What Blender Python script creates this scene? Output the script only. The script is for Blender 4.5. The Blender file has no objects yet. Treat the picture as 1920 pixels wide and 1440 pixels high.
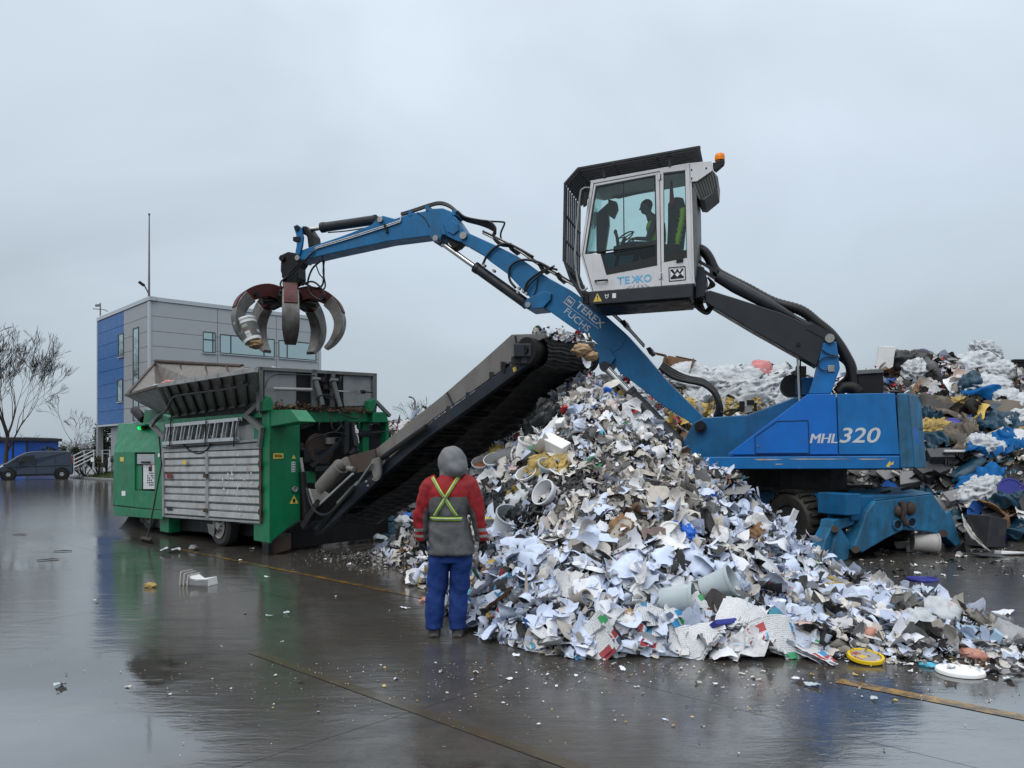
import bpy, bmesh, math, random
import numpy as np
from mathutils import Vector, Matrix, noise as mnoise

SC = bpy.context.scene
COL = SC.collection
R = math.radians
# ------------------------------------------------------------------ camera
F, HX, HY, CH = 1442.0, 960.0, 850.0, 1.72       # focal length in photo pixels, principal column, horizon row, eye height
cd = bpy.data.cameras.new('camera')
cam = bpy.data.objects.new('camera', cd)
COL.objects.link(cam)
cam.location = (0, 0, CH)
cam.rotation_euler = (R(90), 0, 0)
cd.sensor_width = 36.0
cd.lens = 36.0 * F / 1920.0
cd.shift_y = (HY - 720.0) / 1920.0
cd.clip_end = 2000.0
cd.clip_start = 0.05
SC.camera = cam
# ------------------------------------------------------------------ overcast sky
SUN_EL, SUN_AZ = R(52), R(205)
w = bpy.data.worlds.new('World')
SC.world = w
w.use_nodes = True
nt = w.node_tree
for n in list(nt.nodes):
    nt.nodes.remove(n)
def wn(t, **k):
    n = nt.nodes.new(t)
    for a, b in k.items():
        setattr(n, a, b)
    return n
wout = wn('ShaderNodeOutputWorld')
bg = wn('ShaderNodeBackground')
bg.inputs['Strength'].default_value = 0.1
sky = wn('ShaderNodeTexSky')
sky.sky_type = 'NISHITA'
sky.sun_disc = False
sky.sun_elevation = SUN_EL
sky.sun_rotation = SUN_AZ
sky.dust_density = 4.0
tc = wn('ShaderNodeTexCoord')
sep = wn('ShaderNodeSeparateXYZ')
nt.links.new(tc.outputs['Generated'], sep.inputs[0])
ramp = wn('ShaderNodeValToRGB')          # cloud deck: paler towards the zenith
el = ramp.color_ramp.elements
el[0].position = 0.0;  el[0].color = (0.415, 0.485, 0.54, 1)
el[1].position = 1.0;  el[1].color = (1.65, 1.69, 1.72, 1)
e = ramp.color_ramp.elements.new(0.12); e.color = (0.465, 0.54, 0.605, 1)
e = ramp.color_ramp.elements.new(0.30); e.color = (0.56, 0.645, 0.735, 1)
e = ramp.color_ramp.elements.new(0.50); e.color = (0.66, 0.745, 0.84, 1)
nt.links.new(sep.outputs['Z'], ramp.inputs[0])
mp = wn('ShaderNodeMapping')
mp.inputs['Scale'].default_value = (1.0, 1.0, 2.2)
nt.links.new(tc.outputs['Generated'], mp.inputs[0])
nz = wn('ShaderNodeTexNoise')
nz.inputs['Scale'].default_value = 1.5
nz.inputs['Detail'].default_value = 4.0
nz.inputs['Roughness'].default_value = 0.5
nz.inputs['Distortion'].default_value = 0.5
nt.links.new(mp.outputs[0], nz.inputs['Vector'])
mr = wn('ShaderNodeMapRange')
mr.inputs['From Min'].default_value = 0.3
mr.inputs['From Max'].default_value = 0.7
mr.inputs['To Min'].default_value = 8.0
mr.inputs['To Max'].default_value = 10.9
nt.links.new(nz.outputs['Fac'], mr.inputs['Value'])
vm = wn('ShaderNodeVectorMath', operation='SCALE')
nt.links.new(ramp.outputs[0], vm.inputs[0])
nt.links.new(mr.outputs[0], vm.inputs['Scale'])
mx = wn('ShaderNodeMixRGB')
mx.inputs[0].default_value = 0.90
nt.links.new(sky.outputs[0], mx.inputs[1])
nt.links.new(vm.outputs[0], mx.inputs[2])
nt.links.new(mx.outputs[0], bg.inputs['Color'])
nt.links.new(bg.outputs[0], wout.inputs['Surface'])
# ------------------------------------------------------------------ soft sun behind the cloud
sd = bpy.data.lights.new('sun', 'SUN')
sd.energy = 1.3
sd.angle = R(50)
sd.color = (1.0, 0.985, 0.96)
sun = bpy.data.objects.new('sun', sd)
COL.objects.link(sun)
sun.rotation_euler = (R(90) - SUN_EL, 0, R(180) - SUN_AZ)
sun.location = (0, -5, 30)
SC.view_settings.view_transform = 'Standard'
SC.view_settings.look = 'None'
SC.view_settings.exposure = 0.2
SC.view_settings.gamma = 1.0
SC.view_settings.use_curve_mapping = False
SC.cycles.max_bounces = 6
SC.cycles.transparent_max_bounces = 12
SC.cycles.use_denoising = True
SC.cycles.caustics_reflective = False
SC.cycles.caustics_refractive = False

# ------------------------------------------------------------------ helpers
rnd = random.Random(11)
NR = np.random.default_rng(11)
def V(*a):
    return Vector(a if len(a) > 1 else a[0])
class Plane:
    """a vertical plane standing in the yard: a foot point and a horizontal normal pointing away from the eye"""
    def __init__(s, p, n):
        s.p = Vector((p[0], p[1], 0)); s.n = Vector((n[0], n[1], 0)).normalized()
        s.t = Vector((s.n.y, -s.n.x, 0))
    def __call__(s, px, py, off=0.0):
        rx, rz = (px - HX) / F, (HY - py) / F
        D = (s.n.dot(s.p) + off) / (s.n.x * rx + s.n.y)
        return Vector((rx * D, D, CH + rz * D))
def atD(px, py, D):
    return Vector(((px - HX) / F * D, D, CH + (HY - py) / F * D))
def onground(px, py, z=0.0):
    D = (CH - z) * F / (py - HY)
    return Vector(((px - HX) / F * D, D, z))

class MB:
    """collects shapes for ONE mesh object"""
    def __init__(s):
        s.v = []; s.f = []
    def add(s, vs, fs):
        o = len(s.v)
        s.v += [Vector(p) for p in vs]
        s.f += [[i + o for i in f] for f in fs]
        return s
    def box(s, c, size, rot=None):
        c = Vector(c); hx, hy, hz = size[0] / 2, size[1] / 2, size[2] / 2
        vs = [Vector((x, y, z)) for z in (-hz, hz) for y in (-hy, hy) for x in (-hx, hx)]
        if rot is not None:
            vs = [rot @ p for p in vs]
        return s.add([c + p for p in vs], [(0, 2, 3, 1), (4, 5, 7, 6), (0, 1, 5, 4), (2, 6, 7, 3), (0, 4, 6, 2), (1, 3, 7, 5)])
    def bar(s, a, b, w, h, up=(0, 0, 1)):
        a, b = Vector(a), Vector(b); d = (b - a); L = d.length; d.normalize()
        up = Vector(up)
        x = d.cross(up)
        if x.length < 1e-4:
            x = d.cross(Vector((1, 0, 0)))
        x.normalize(); z = x.cross(d)
        m = Matrix((x, d, z)).transposed()
        return s.box((a + b) / 2, (w, L, h), m)
    def prism(s, pts, vec):
        pts = [Vector(p) for p in pts]; vec = Vector(vec); n = len(pts)
        fs = [list(range(n)), list(range(2 * n - 1, n - 1, -1))]
        fs += [[i, i + n, (i + 1) % n + n, (i + 1) % n] for i in range(n)]
        return s.add(pts + [p + vec for p in pts], fs)
    def poly(s, pts):
        return s.add(pts, [list(range(len(pts)))])
    def hexa(s, a, b):
        """two polygons of equal count joined to a closed solid"""
        n = len(a)
        fs = [list(range(n)), list(range(2 * n - 1, n - 1, -1))]
        fs += [[i, i + n, (i + 1) % n + n, (i + 1) % n] for i in range(n)]
        return s.add(list(a) + list(b), fs)
    def tube(s, pts, r, n=8, caps=True, flat=1.0):
        pts = [Vector(p) for p in pts]; m = len(pts)
        rs = r if isinstance(r, (list, tuple)) else [r] * m
        t0 = (pts[1] - pts[0]).normalized()
        ref = Vector((0, 0, 1)) if abs(t0.z) < 0.9 else Vector((0, 1, 0))
        x = t0.cross(ref).normalized()
        vs = []
        for i, p in enumerate(pts):
            t = (pts[min(i + 1, m - 1)] - pts[max(i - 1, 0)])
            if t.length < 1e-9: t = t0
            t.normalize()
            x = x - t * x.dot(t)
            if x.length < 1e-6: x = t.orthogonal()
            x.normalize(); y = t.cross(x)
            for k in range(n):
                a = 2 * math.pi * k / n
                vs.append(p + (x * math.cos(a) + y * math.sin(a) * flat) * rs[i])
        fs = []
        for i in range(m - 1):
            for k in range(n):
                fs.append([i * n + k, i * n + (k + 1) % n, (i + 1) * n + (k + 1) % n, (i + 1) * n + k])
        if caps:
            fs.append(list(range(n - 1, -1, -1))); fs.append([(m - 1) * n + k for k in range(n)])
        return s.add(vs, fs)
    def lathe(s, prof, o, axis, n=24, closed=False):
        o = Vector(o); ax = Vector(axis).normalized(); x = ax.orthogonal().normalized(); y = ax.cross(x)
        vs = []
        for r_, h in prof:
            for k in range(n):
                a = 2 * math.pi * k / n
                vs.append(o + ax * h + (x * math.cos(a) + y * math.sin(a)) * r_)
        m = len(prof); fs = []
        for i in range(m - 1 + (1 if closed else 0)):
            j = (i + 1) % m
            for k in range(n):
                fs.append([i * n + k, i * n + (k + 1) % n, j * n + (k + 1) % n, j * n + k])
        if not closed:
            if prof[0][0] > 1e-6: fs.append(list(range(n - 1, -1, -1)))
            if prof[-1][0] > 1e-6: fs.append([(m - 1) * n + k for k in range(n)])
        return s.add(vs, fs)
    def cyl(s, a, b, r, n=16):
        a, b = Vector(a), Vector(b)
        return s.lathe([(r, 0), (r, (b - a).length)], a, b - a, n)
    def ell(s, c, rad, rot=None, nu=12, nv=8):
        c = Vector(c); vs = []; fs = []
        for j in range(nv + 1):
            ph = math.pi * j / nv
            for i in range(nu):
                th = 2 * math.pi * i / nu
                p = Vector((rad[0] * math.sin(ph) * math.cos(th), rad[1] * math.sin(ph) * math.sin(th), rad[2] * math.cos(ph)))
                vs.append(c + (rot @ p if rot is not None else p))
        for j in range(nv):
            for i in range(nu):
                fs.append([j * nu + i, j * nu + (i + 1) % nu, (j + 1) * nu + (i + 1) % nu, (j + 1) * nu + i])
        return s.add(vs, fs)
    def mesh(s, name, m, org=(0, 0, 0), smooth=False, fix=True):
        me = bpy.data.meshes.new(name)
        o = Vector(org)
        me.from_pydata([tuple(p - o) for p in s.v], [], s.f)
        if fix:
            bm = bmesh.new(); bm.from_mesh(me)
            bmesh.ops.remove_doubles(bm, verts=bm.verts, dist=1e-6)
            bmesh.ops.recalc_face_normals(bm, faces=bm.faces)
            bm.to_mesh(me); bm.free()
        if m is not None:
            me.materials.append(m)
        if smooth:
            me.shade_smooth()
        me.update()
        return me
    def build(s, name, m, parent=None, smooth=False, bevel=0.0, auto=None, fix=True, org=None):
        """links the shapes as ONE object; vertices are given in world space, the object sits at its parent's origin"""
        if org is None:
            org = parent['org'] if parent is not None and 'org' in parent.keys() else (0, 0, 0)
        me = s.mesh(name, m, org, smooth or auto is not None, fix)
        o = bpy.data.objects.new(name, me)
        COL.objects.link(o)
        if parent is not None:
            o.parent = parent
            if 'org' in parent.keys(): o['org'] = list(parent['org'])
        else:
            o.location = org
        if auto is not None:
            me.set_sharp_from_angle(angle=R(auto))
        if bevel:
            b = o.modifiers.new('bevel', 'BEVEL'); b.width = bevel; b.segments = 2
            b.limit_method = 'ANGLE'; b.angle_limit = R(40)
        return o
def clean(o):
    if 'org' in o.keys(): del o['org']
def thing(name, label, cat, loc=(0, 0, 0), group=None):
    o = bpy.data.objects.new(name, None)
    COL.objects.link(o)
    o.empty_display_size = 0.3
    o.location = loc
    o['org'] = list(loc)
    o['label'] = label; o['category'] = cat
    if group: o['group'] = group
    return o
def tag(o, label, cat, group=None, kind=None):
    o['label'] = label
    if cat: o['category'] = cat
    if group: o['group'] = group
    if kind: o['kind'] = kind
    return o
def link(name, me, loc=(0, 0, 0), rot=None, parent=None, scale=None):
    o = bpy.data.objects.new(name, me)
    COL.objects.link(o)
    o.location = loc
    if rot is not None: o.rotation_euler = rot
    if scale is not None: o.scale = scale
    if parent is not None: o.parent = parent
    return o
def text_part(name, s, m, parent, a, right, up, h, italic=0.0, bold=0.0, depth=0.002, width=None):
    """lettering of height h standing on a surface: a is the lower left corner, right/up span the surface"""
    c = bpy.data.curves.new('lettering', 'FONT'); c.body = s; c.size = 1.0; c.extrude = 0.0; c.shear = italic; c.offset = bold; c.resolution_u = 4
    o = bpy.data.objects.new('lettering', c); COL.objects.link(o)
    dg = bpy.context.evaluated_depsgraph_get(); dg.update()
    me = bpy.data.meshes.new_from_object(o.evaluated_get(dg))
    bpy.data.objects.remove(o)
    n = len(me.vertices); co = np.empty(n * 3); me.vertices.foreach_get('co', co); co = co.reshape(-1, 3)
    x0, x1 = co[:, 0].min(), co[:, 0].max(); y0, y1 = co[:, 1].min(), co[:, 1].max()
    k = h / (y1 - y0); kx = k if width is None else width / (x1 - x0)
    r_, u_ = Vector(right).normalized(), Vector(up)
    u_ = (u_ - r_ * u_.dot(r_)).normalized() if italic is not None else u_
    nn = r_.cross(u_)
    org = Vector(parent['org']) if 'org' in parent.keys() else Vector((0, 0, 0))
    A = Vector(a) - org + nn * depth
    out = A[None] if False else (np.array(A)[None, :] + np.outer((co[:, 0] - x0) * kx, np.array(r_)) + np.outer((co[:, 1] - y0) * k, np.array(u_)))
    me.vertices.foreach_set('co', out.ravel()); me.update()
    me.materials.clear(); me.materials.append(m); me.name = name
    o = bpy.data.objects.new(name, me); COL.objects.link(o); o.parent = parent
    return o

# ------------------------------------------------------------------ materials
MATS = {}
def new_mat(name):
    m = bpy.data.materials.new(name); m.use_nodes = True
    t = m.node_tree
    b = next(n for n in t.nodes if n.type == 'BSDF_PRINCIPLED')
    return m, t, b
def N(t, ty, **k):
    n = t.nodes.new(ty)
    for a, b in k.items():
        if a.startswith('i_'):
            n.inputs[a[2:].replace('_', ' ')].default_value = b
        else:
            setattr(n, a, b)
    return n
def mixc(t, fac, c1, c2, mode='MIX'):
    n = t.nodes.new('ShaderNodeMixRGB'); n.blend_type = mode
    for i, x in ((0, fac), (1, c1), (2, c2)):
        if hasattr(x, 'is_linked') or x.__class__.__name__.startswith('NodeSocket'):
            t.links.new(x, n.inputs[i])
        elif i == 0: n.inputs[0].default_value = x
        else: n.inputs[i].default_value = (*x[:3], 1)
    return n.outputs[0]
def ramp_(t, src, a, b, c0=0.0, c1=1.0):
    n = t.nodes.new('ShaderNodeMapRange'); n.clamp = True
    t.links.new(src, n.inputs['Value'])
    n.inputs['From Min'].default_value = a; n.inputs['From Max'].default_value = b
    n.inputs['To Min'].default_value = c0; n.inputs['To Max'].default_value = c1
    return n.outputs[0]
def noise_(t, scale, detail=4.0, rough=0.55, stretch=(1, 1, 1), dist=0.0, coord='Object'):
    tc = t.nodes.new('ShaderNodeTexCoord'); mp = t.nodes.new('ShaderNodeMapping')
    mp.inputs['Scale'].default_value = stretch
    t.links.new(tc.outputs[coord], mp.inputs[0])
    n = t.nodes.new('ShaderNodeTexNoise')
    n.inputs['Scale'].default_value = scale; n.inputs['Detail'].default_value = detail
    n.inputs['Roughness'].default_value = rough; n.inputs['Distortion'].default_value = dist
    t.links.new(mp.outputs[0], n.inputs['Vector'])
    return n.outputs['Fac']
def bump_(t, b, h, strength=0.2, dist=0.01):
    n = t.nodes.new('ShaderNodeBump'); n.inputs['Strength'].default_value = strength; n.inputs['Distance'].default_value = dist
    t.links.new(h, n.inputs['Height']); t.links.new(n.outputs[0], b.inputs['Normal'])
def mat(name, col, rough=0.5, metal=0.0, var=0.15, dirt=0.0, dirtcol=(0.07, 0.055, 0.04), scratch=0.0, scratchcol=(0.35, 0.33, 0.3),
        nscale=3.0, bump=0.0, bscale=30.0, coat=0.0, streak=True, spec=0.32):
    if name in MATS: return MATS[name]
    m, t, b = new_mat(name)
    n1 = noise_(t, nscale, 5, 0.6)
    f = ramp_(t, n1, 0.3, 0.7, 1 - var, 1 + var)
    vm = t.nodes.new('ShaderNodeVectorMath'); vm.operation = 'SCALE'
    vm.inputs[0].default_value = col[:3]; t.links.new(f, vm.inputs['Scale'])
    c = vm.outputs[0]
    if dirt > 0:
        nd = noise_(t, 2.6, 8, 0.68, (1.6, 1.6, 0.35) if streak else (1, 1, 1), 0.4)
        fd = ramp_(t, nd, 0.60 - 0.28 * dirt, 0.86 - 0.18 * dirt, 0, 0.25 + 0.6 * dirt)
        c = mixc(t, fd, c, dirtcol)
    if scratch > 0:
        ns = noise_(t, 11, 6, 0.7, (1, 1, 0.5), 1.2)
        fs = ramp_(t, ns, 0.74 - 0.10 * scratch, 0.78 - 0.10 * scratch, 0, 0.75)
        c = mixc(t, fs, c, scratchcol)
    t.links.new(c, b.inputs['Base Color'])
    nr = noise_(t, 5.0, 6, 0.6)
    rr = ramp_(t, nr, 0.3, 0.7, max(rough - 0.12, 0.03), min(rough + 0.15, 1))
    t.links.new(rr, b.inputs['Roughness'])
    b.inputs['Metallic'].default_value = metal
    b.inputs['Coat Weight'].default_value = coat
    b.inputs['Coat Roughness'].default_value = 0.15
    b.inputs['Specular IOR Level'].default_value = spec
    if bump > 0:
        bump_(t, b, noise_(t, bscale, 5, 0.6), bump, 0.01)
    MATS[name] = m
    return m
def glass(name, tint, refl=1.0, rough=0.02):
    if name in MATS: return MATS[name]
    m = bpy.data.materials.new(name); m.use_nodes = True; t = m.node_tree
    for n in list(t.nodes): t.nodes.remove(n)
    o = N(t, 'ShaderNodeOutputMaterial'); tr = N(t, 'ShaderNodeBsdfTransparent'); gl = N(t, 'ShaderNodeBsdfGlossy')
    tr.inputs[0].default_value = (*tint, 1); gl.inputs['Roughness'].default_value = rough; gl.inputs['Color'].default_value = (0.9, 0.95, 0.95, 1)
    fr = N(t, 'ShaderNodeFresnel'); fr.inputs[0].default_value = 1.45
    mu = N(t, 'ShaderNodeMath', operation='MULTIPLY'); mu.inputs[1].default_value = refl
    t.links.new(fr.outputs[0], mu.inputs[0])
    mi = N(t, 'ShaderNodeMixShader')
    t.links.new(mu.outputs[0], mi.inputs[0]); t.links.new(tr.outputs[0], mi.inputs[1]); t.links.new(gl.outputs[0], mi.inputs[2])
    t.links.new(mi.outputs[0], o.inputs[0])
    MATS[name] = m
    return m
BLUE = mat('blue_paint', (0.003, 0.122, 0.295), 0.42, var=0.16, dirt=0.42, dirtcol=(0.035, 0.04, 0.045), scratch=0.32, coat=0.06, spec=0.35)
BLUE_B = mat('bright_blue_paint', (0.002, 0.120, 0.46), 0.40, var=0.10, dirt=0.22, dirtcol=(0.02, 0.06, 0.14), scratch=0.14, coat=0.06, spec=0.35)
BLUE_M = mat('mid_blue_paint', (0.003, 0.128, 0.37), 0.42, var=0.14, dirt=0.36, dirtcol=(0.03, 0.045, 0.06), scratch=0.26, coat=0.06, spec=0.35)
BLUE_W = mat('worn_blue_paint', (0.014, 0.140, 0.28), 0.50, var=0.30, dirt=0.78, dirtcol=(0.035, 0.036, 0.038), scratch=0.55, scratchcol=(0.16, 0.13, 0.11), nscale=5)
BLUE_D = mat('greasy_blue_paint', (0.004, 0.100, 0.24), 0.45, var=0.2, dirt=0.5, dirtcol=(0.02, 0.018, 0.016), spec=0.35)
GREEN = mat('green_paint', (0.002, 0.150, 0.062), 0.42, var=0.14, dirt=0.48, dirtcol=(0.035, 0.045, 0.03), scratch=0.42, scratchcol=(0.20, 0.26, 0.22), coat=0.06, spec=0.35)
DARK = mat('dark_grey_paint', (0.016, 0.019, 0.024), 0.45, var=0.2, dirt=0.2, dirtcol=(0.03, 0.028, 0.026), coat=0.05)
BLACK = mat('black_steel', (0.007, 0.007, 0.008), 0.5, var=0.3, dirt=0.3, dirtcol=(0.03, 0.027, 0.024), spec=0.25)
RUBBER = mat('black_rubber', (0.013, 0.013, 0.013), 0.55, var=0.25, dirt=0.25, dirtcol=(0.06, 0.055, 0.05), bump=0.25, bscale=40)
HOSE = mat('hose_rubber', (0.010, 0.010, 0.011), 0.38, var=0.2)
STEEL = mat('bare_steel', (0.30, 0.30, 0.29), 0.42, 0.75, var=0.2, dirt=0.4, dirtcol=(0.10, 0.075, 0.055))
CHROME = mat('chrome_rod', (0.62, 0.62, 0.60), 0.16, 0.95, var=0.05)
ALU = mat('aluminium', (0.55, 0.56, 0.57), 0.36, 0.8, var=0.08, dirt=0.15)
GALV = mat('grey_sheet', (0.26, 0.275, 0.28), 0.48, 0.15, var=0.16, dirt=0.42, dirtcol=(0.115, 0.08, 0.055), scratch=0.30, scratchcol=(0.20, 0.11, 0.06))
GREYP = mat('grey_paint', (0.125, 0.135, 0.135), 0.5, 0.1, var=0.2, dirt=0.5, dirtcol=(0.055, 0.045, 0.035), scratch=0.3, scratchcol=(0.3, 0.29, 0.27))
GREYB = mat('worn_board', (0.165, 0.158, 0.147), 0.5, 0.15, var=0.15, dirt=0.45, dirtcol=(0.06, 0.052, 0.045), scratch=0.35, scratchcol=(0.3, 0.29, 0.27))
RUSTY = mat('rusty_plate', (0.06, 0.045, 0.038), 0.6, 0.2, var=0.25, dirt=0.5, dirtcol=(0.09, 0.05, 0.03))
WHITEP = mat('cab_white', (0.58, 0.585, 0.60), 0.40, var=0.06, dirt=0.28, dirtcol=(0.24, 0.22, 0.21), coat=0.2)
CREAM = mat('sticker_yellow', (0.62, 0.46, 0.09), 0.5, var=0.08, dirt=0.2)
WHITE = mat('white_print', (0.70, 0.70, 0.71), 0.5, var=0.06, dirt=0.15)
LETTER = mat('silver_lettering', (0.50, 0.53, 0.56), 0.45, var=0.1, dirt=0.25, dirtcol=(0.2, 0.25, 0.3), scratch=0.2, scratchcol=(0.02, 0.13, 0.36))
CYAN = mat('cyan_print', (0.10, 0.42, 0.70), 0.5, var=0.05, dirt=0.12, dirtcol=(0.4, 0.5, 0.55))
ORANGE = mat('orange_lens', (0.80, 0.22, 0.005), 0.25, var=0.05)
GLASS = glass('tinted_cab_glass', (0.85, 0.925, 0.915), 0.9)
GLASSD = glass('dark_cab_glass', (0.30, 0.40, 0.42), 0.9)
# ================================================================== GROUND
UPZ = Vector((0, 0, 1))
U = Vector((-0.727, 0.687, 0)).normalized()      # along the shredder, away to the left
W = Vector((0.687, 0.727, 0)).normalized()       # across the shredder
YAW = math.atan2(W.y, W.x) - math.pi / 2         # local x = -U, local y = W
def wet_ground(name, col, brown):
    m, t, b = new_mat(name)
    geo = t.nodes.new('ShaderNodeNewGeometry'); P = geo.outputs['Position']
    def nz(scale, det=4, rg=0.55, st=(1, 1, 1), dist=0.0):
        mp = t.nodes.new('ShaderNodeMapping'); mp.inputs['Scale'].default_value = st
        t.links.new(P, mp.inputs[0])
        n = t.nodes.new('ShaderNodeTexNoise'); n.inputs['Scale'].default_value = scale; n.inputs['Detail'].default_value = det
        n.inputs['Roughness'].default_value = rg; n.inputs['Distortion'].default_value = dist
        t.links.new(mp.outputs[0], n.inputs['Vector']); return n.outputs['Fac']
    def m2(op, a, b_):
        n = t.nodes.new('ShaderNodeMath'); n.operation = op
        for i, x in enumerate((a, b_)):
            if isinstance(x, (int, float)): n.inputs[i].default_value = x
            else: t.links.new(x, n.inputs[i])
        return n.outputs[0]
    def pool(cx, cy, rx, ry, rot=0.0):
        s = t.nodes.new('ShaderNodeMapping'); s.vector_type = 'TEXTURE'
        s.inputs['Location'].default_value = (cx, cy, 0); s.inputs['Rotation'].default_value = (0, 0, rot); s.inputs['Scale'].default_value = (rx, ry, 1)
        t.links.new(P, s.inputs[0])
        l = t.nodes.new('ShaderNodeVectorMath'); l.operation = 'LENGTH'; t.links.new(s.outputs[0], l.inputs[0])
        return ramp_(t, l.outputs['Value'], 0.0, 1.5, 1.0, 0.0)
    n1 = nz(0.55, 6, 0.6, dist=0.6); n2 = nz(3.2, 6, 0.65); n3 = nz(28, 4, 0.6); n4 = nz(0.16, 3)
    pools = m2('MAXIMUM', m2('MAXIMUM', pool(-4.1, 5.8, 1.9, 1.25), m2('MULTIPLY', pool(-2.6, 4.5, 1.1, .8), 0.9)), m2('MULTIPLY', pool(-7.5, 13.0, 3.6, 6.0, 0.5), 0.62))
    pools = m2('MAXIMUM', pools, pool(4.0, 5.0, 1.5, 1.1, -0.7))
    pools = m2('MAXIMUM', pools, m2('MULTIPLY', pool(-0.1, 3.9, 0.9, 0.8), 0.85))
    wet = m2('MAXIMUM', m2('MAXIMUM', pool(-6.5, 9.5, 5.2, 9.0), pool(-3.6, 4.6, 2.0, 1.8)), pool(3.4, 4.7, 2.8, 1.7))
    wet = m2('MAXIMUM', wet, pool(-20, 30, 18, 20))
    pm = m2('ADD', m2('MULTIPLY', pools, 0.62), m2('MULTIPLY', n1, 0.75))
    pm = m2('ADD', pm, m2('MULTIPLY', m2('SUBTRACT', n2, 0.5), 0.34))
    pud = ramp_(t, pm, 0.66, 0.78)
    c = mixc(t, ramp_(t, n1, 0.35, 0.65), col, brown)
    c = mixc(t, ramp_(t, n2, 0.42, 0.75, 0, 0.7), c, (0.020, 0.019, 0.018))
    c = mixc(t, ramp_(t, n3, 0.64, 0.72, 0, 0.5), c, (0.13, 0.12, 0.10))
    c = mixc(t, m2('MULTIPLY', pud, 0.45), c, (0.018, 0.018, 0.018))
    t.links.new(c, b.inputs['Base Color'])
    rf = ramp_(t, m2('ADD', n2, m2('MULTIPLY', n4, 0.6)), 0.55, 1.05, 0.10, 0.30)
    rf = m2('MULTIPLY', rf, ramp_(t, wet, 0.2, 0.6, 1.0, 0.34))
    rr = t.nodes.new('ShaderNodeMix'); rr.data_type = 'FLOAT'
    t.links.new(pud, rr.inputs[0]); t.links.new(rf, rr.inputs[2]); rr.inputs[3].default_value = 0.02
    t.links.new(rr.outputs[0], b.inputs['Roughness'])
    b.inputs['IOR'].default_value = 1.40
    ior = m2('MAXIMUM', m2('ADD', ramp_(t, wet, 0.15, 0.80, 1.42, 5.2), m2('MULTIPLY', m2('SUBTRACT', n1, 0.5), 3.0)), 1.33)
    ior = m2('ADD', ior, m2('MULTIPLY', pud, 0.15))
    t.links.new(ior, b.inputs['IOR'])
    # ripples: wind-stretched on the film, weak on the pools
    rip = nz(9.0, 3, 0.55, (0.5, 1.5, 1), 0.8); grain = nz(75, 3, 0.6)
    h = m2('ADD', m2('MULTIPLY', rip, 0.5), m2('MULTIPLY', grain, 0.16))
    h = m2('ADD', h, m2('MULTIPLY', n2, 0.7))
    h = m2('ADD', h, m2('MULTIPLY', nz(2.4, 3, 0.5, (0.3, 1.5, 1), 0.6), 1.3))
    st = m2('MULTIPLY', ramp_(t, pud, 0, 1, 0.34, 0.05), ramp_(t, wet, 0.2, 0.7, 1.0, 0.62))
    bp = t.nodes.new('ShaderNodeBump'); bp.inputs['Distance'].default_value = 0.012
    t.links.new(st, bp.inputs['Strength']); t.links.new(h, bp.inputs['Height']); t.links.new(bp.outputs[0], b.inputs['Normal'])
    return m
CONC = wet_ground('wet_concrete', (0.066, 0.064, 0.060), (0.057, 0.050, 0.042))
g = MB(); S_ = 900
g.poly([(-S_, -S_, -0.010), (S_, -S_, -0.010), (S_, S_, -0.010), (-S_, S_, -0.010)])
ground = g.build('ground', CONC); clean(ground)
tag(ground, 'wet dark concrete yard with puddles and slab joints', None, kind='structure')
sl = MB(); q = 2.5 - 0.003
sl.add([(-q, -q, 0), (q, -q, 0), (q, q, 0), (-q, q, 0), (-q, -q, -0.013), (q, -q, -0.013), (q, q, -0.013), (-q, q, -0.013)],
       [(0, 1, 2, 3), (0, 4, 5, 1), (1, 5, 6, 2), (2, 6, 7, 3), (3, 7, 4, 0)])
slab_me = sl.mesh('slab', CONC)
for i in range(-10, 10):
    for j in range(-3, 14):
        s_, v_ = 1.0 + 5 * i + 2.5, 4.8 + 5 * j + 2.5
        p = -U * s_ + W * v_
        if p.length > 50 or p.y < -4 or abs(p.x) > 0.85 * abs(p.y) + 9: continue
        link('slab', slab_me, (p.x, p.y, 0), (0, 0, YAW), ground)
# painted lines, worn, 4 mm sheets
def line_mat(name, yel, lo, hi):
    m, t, b = new_mat(name)
    geo = t.nodes.new('ShaderNodeNewGeometry')
    n = N(t, 'ShaderNodeTexNoise', i_Scale=5.5, i_Detail=6.0, i_Roughness=0.7); t.links.new(geo.outputs['Position'], n.inputs['Vector'])
    c = mixc(t, ramp_(t, n.outputs['Fac'], lo, hi, 0, 1), yel, (0.06, 0.05, 0.035))
    t.links.new(c, b.inputs['Base Color']); b.inputs['Roughness'].default_value = 0.16
    bump_(t, b, n.outputs['Fac'], 0.15, 0.01)
    return m
YL = line_mat('worn_yellow_line', (0.36, 0.20, 0.03), 0.40, 0.60)
YLF = line_mat('faded_yellow_line', (0.074, 0.066, 0.050), 0.34, 0.54)
def yline(v0, s0, s1, wd, ym=None):
    m = MB()
    k = 24
    for i in range(k):
        a, b = s0 + (s1 - s0) * i / k, s0 + (s1 - s0) * (i + 1) / k
        f = lambda s_, v_: -U * s_ + W * v_ + Vector((0, 0, 0.004))
        m.add([f(a, v0 - wd / 2), f(b, v0 - wd / 2), f(b, v0 + wd / 2), f(a, v0 + wd / 2)], [(0, 1, 2, 3)])
    o = m.build('yellow_line', ym or YL); clean(o)
    tag(o, 'worn yellow line painted on the wet concrete', None, kind='structure')
yline(5.92, -14.0, -4.6, 0.09, line_mat('half_faded_yellow_line', (0.22, 0.12, 0.02), 0.40, 0.58)); yline(5.92, -2.2, 9.0, 0.13); yline(3.30, -6.2, 1.5, 0.10, YLF)

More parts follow.
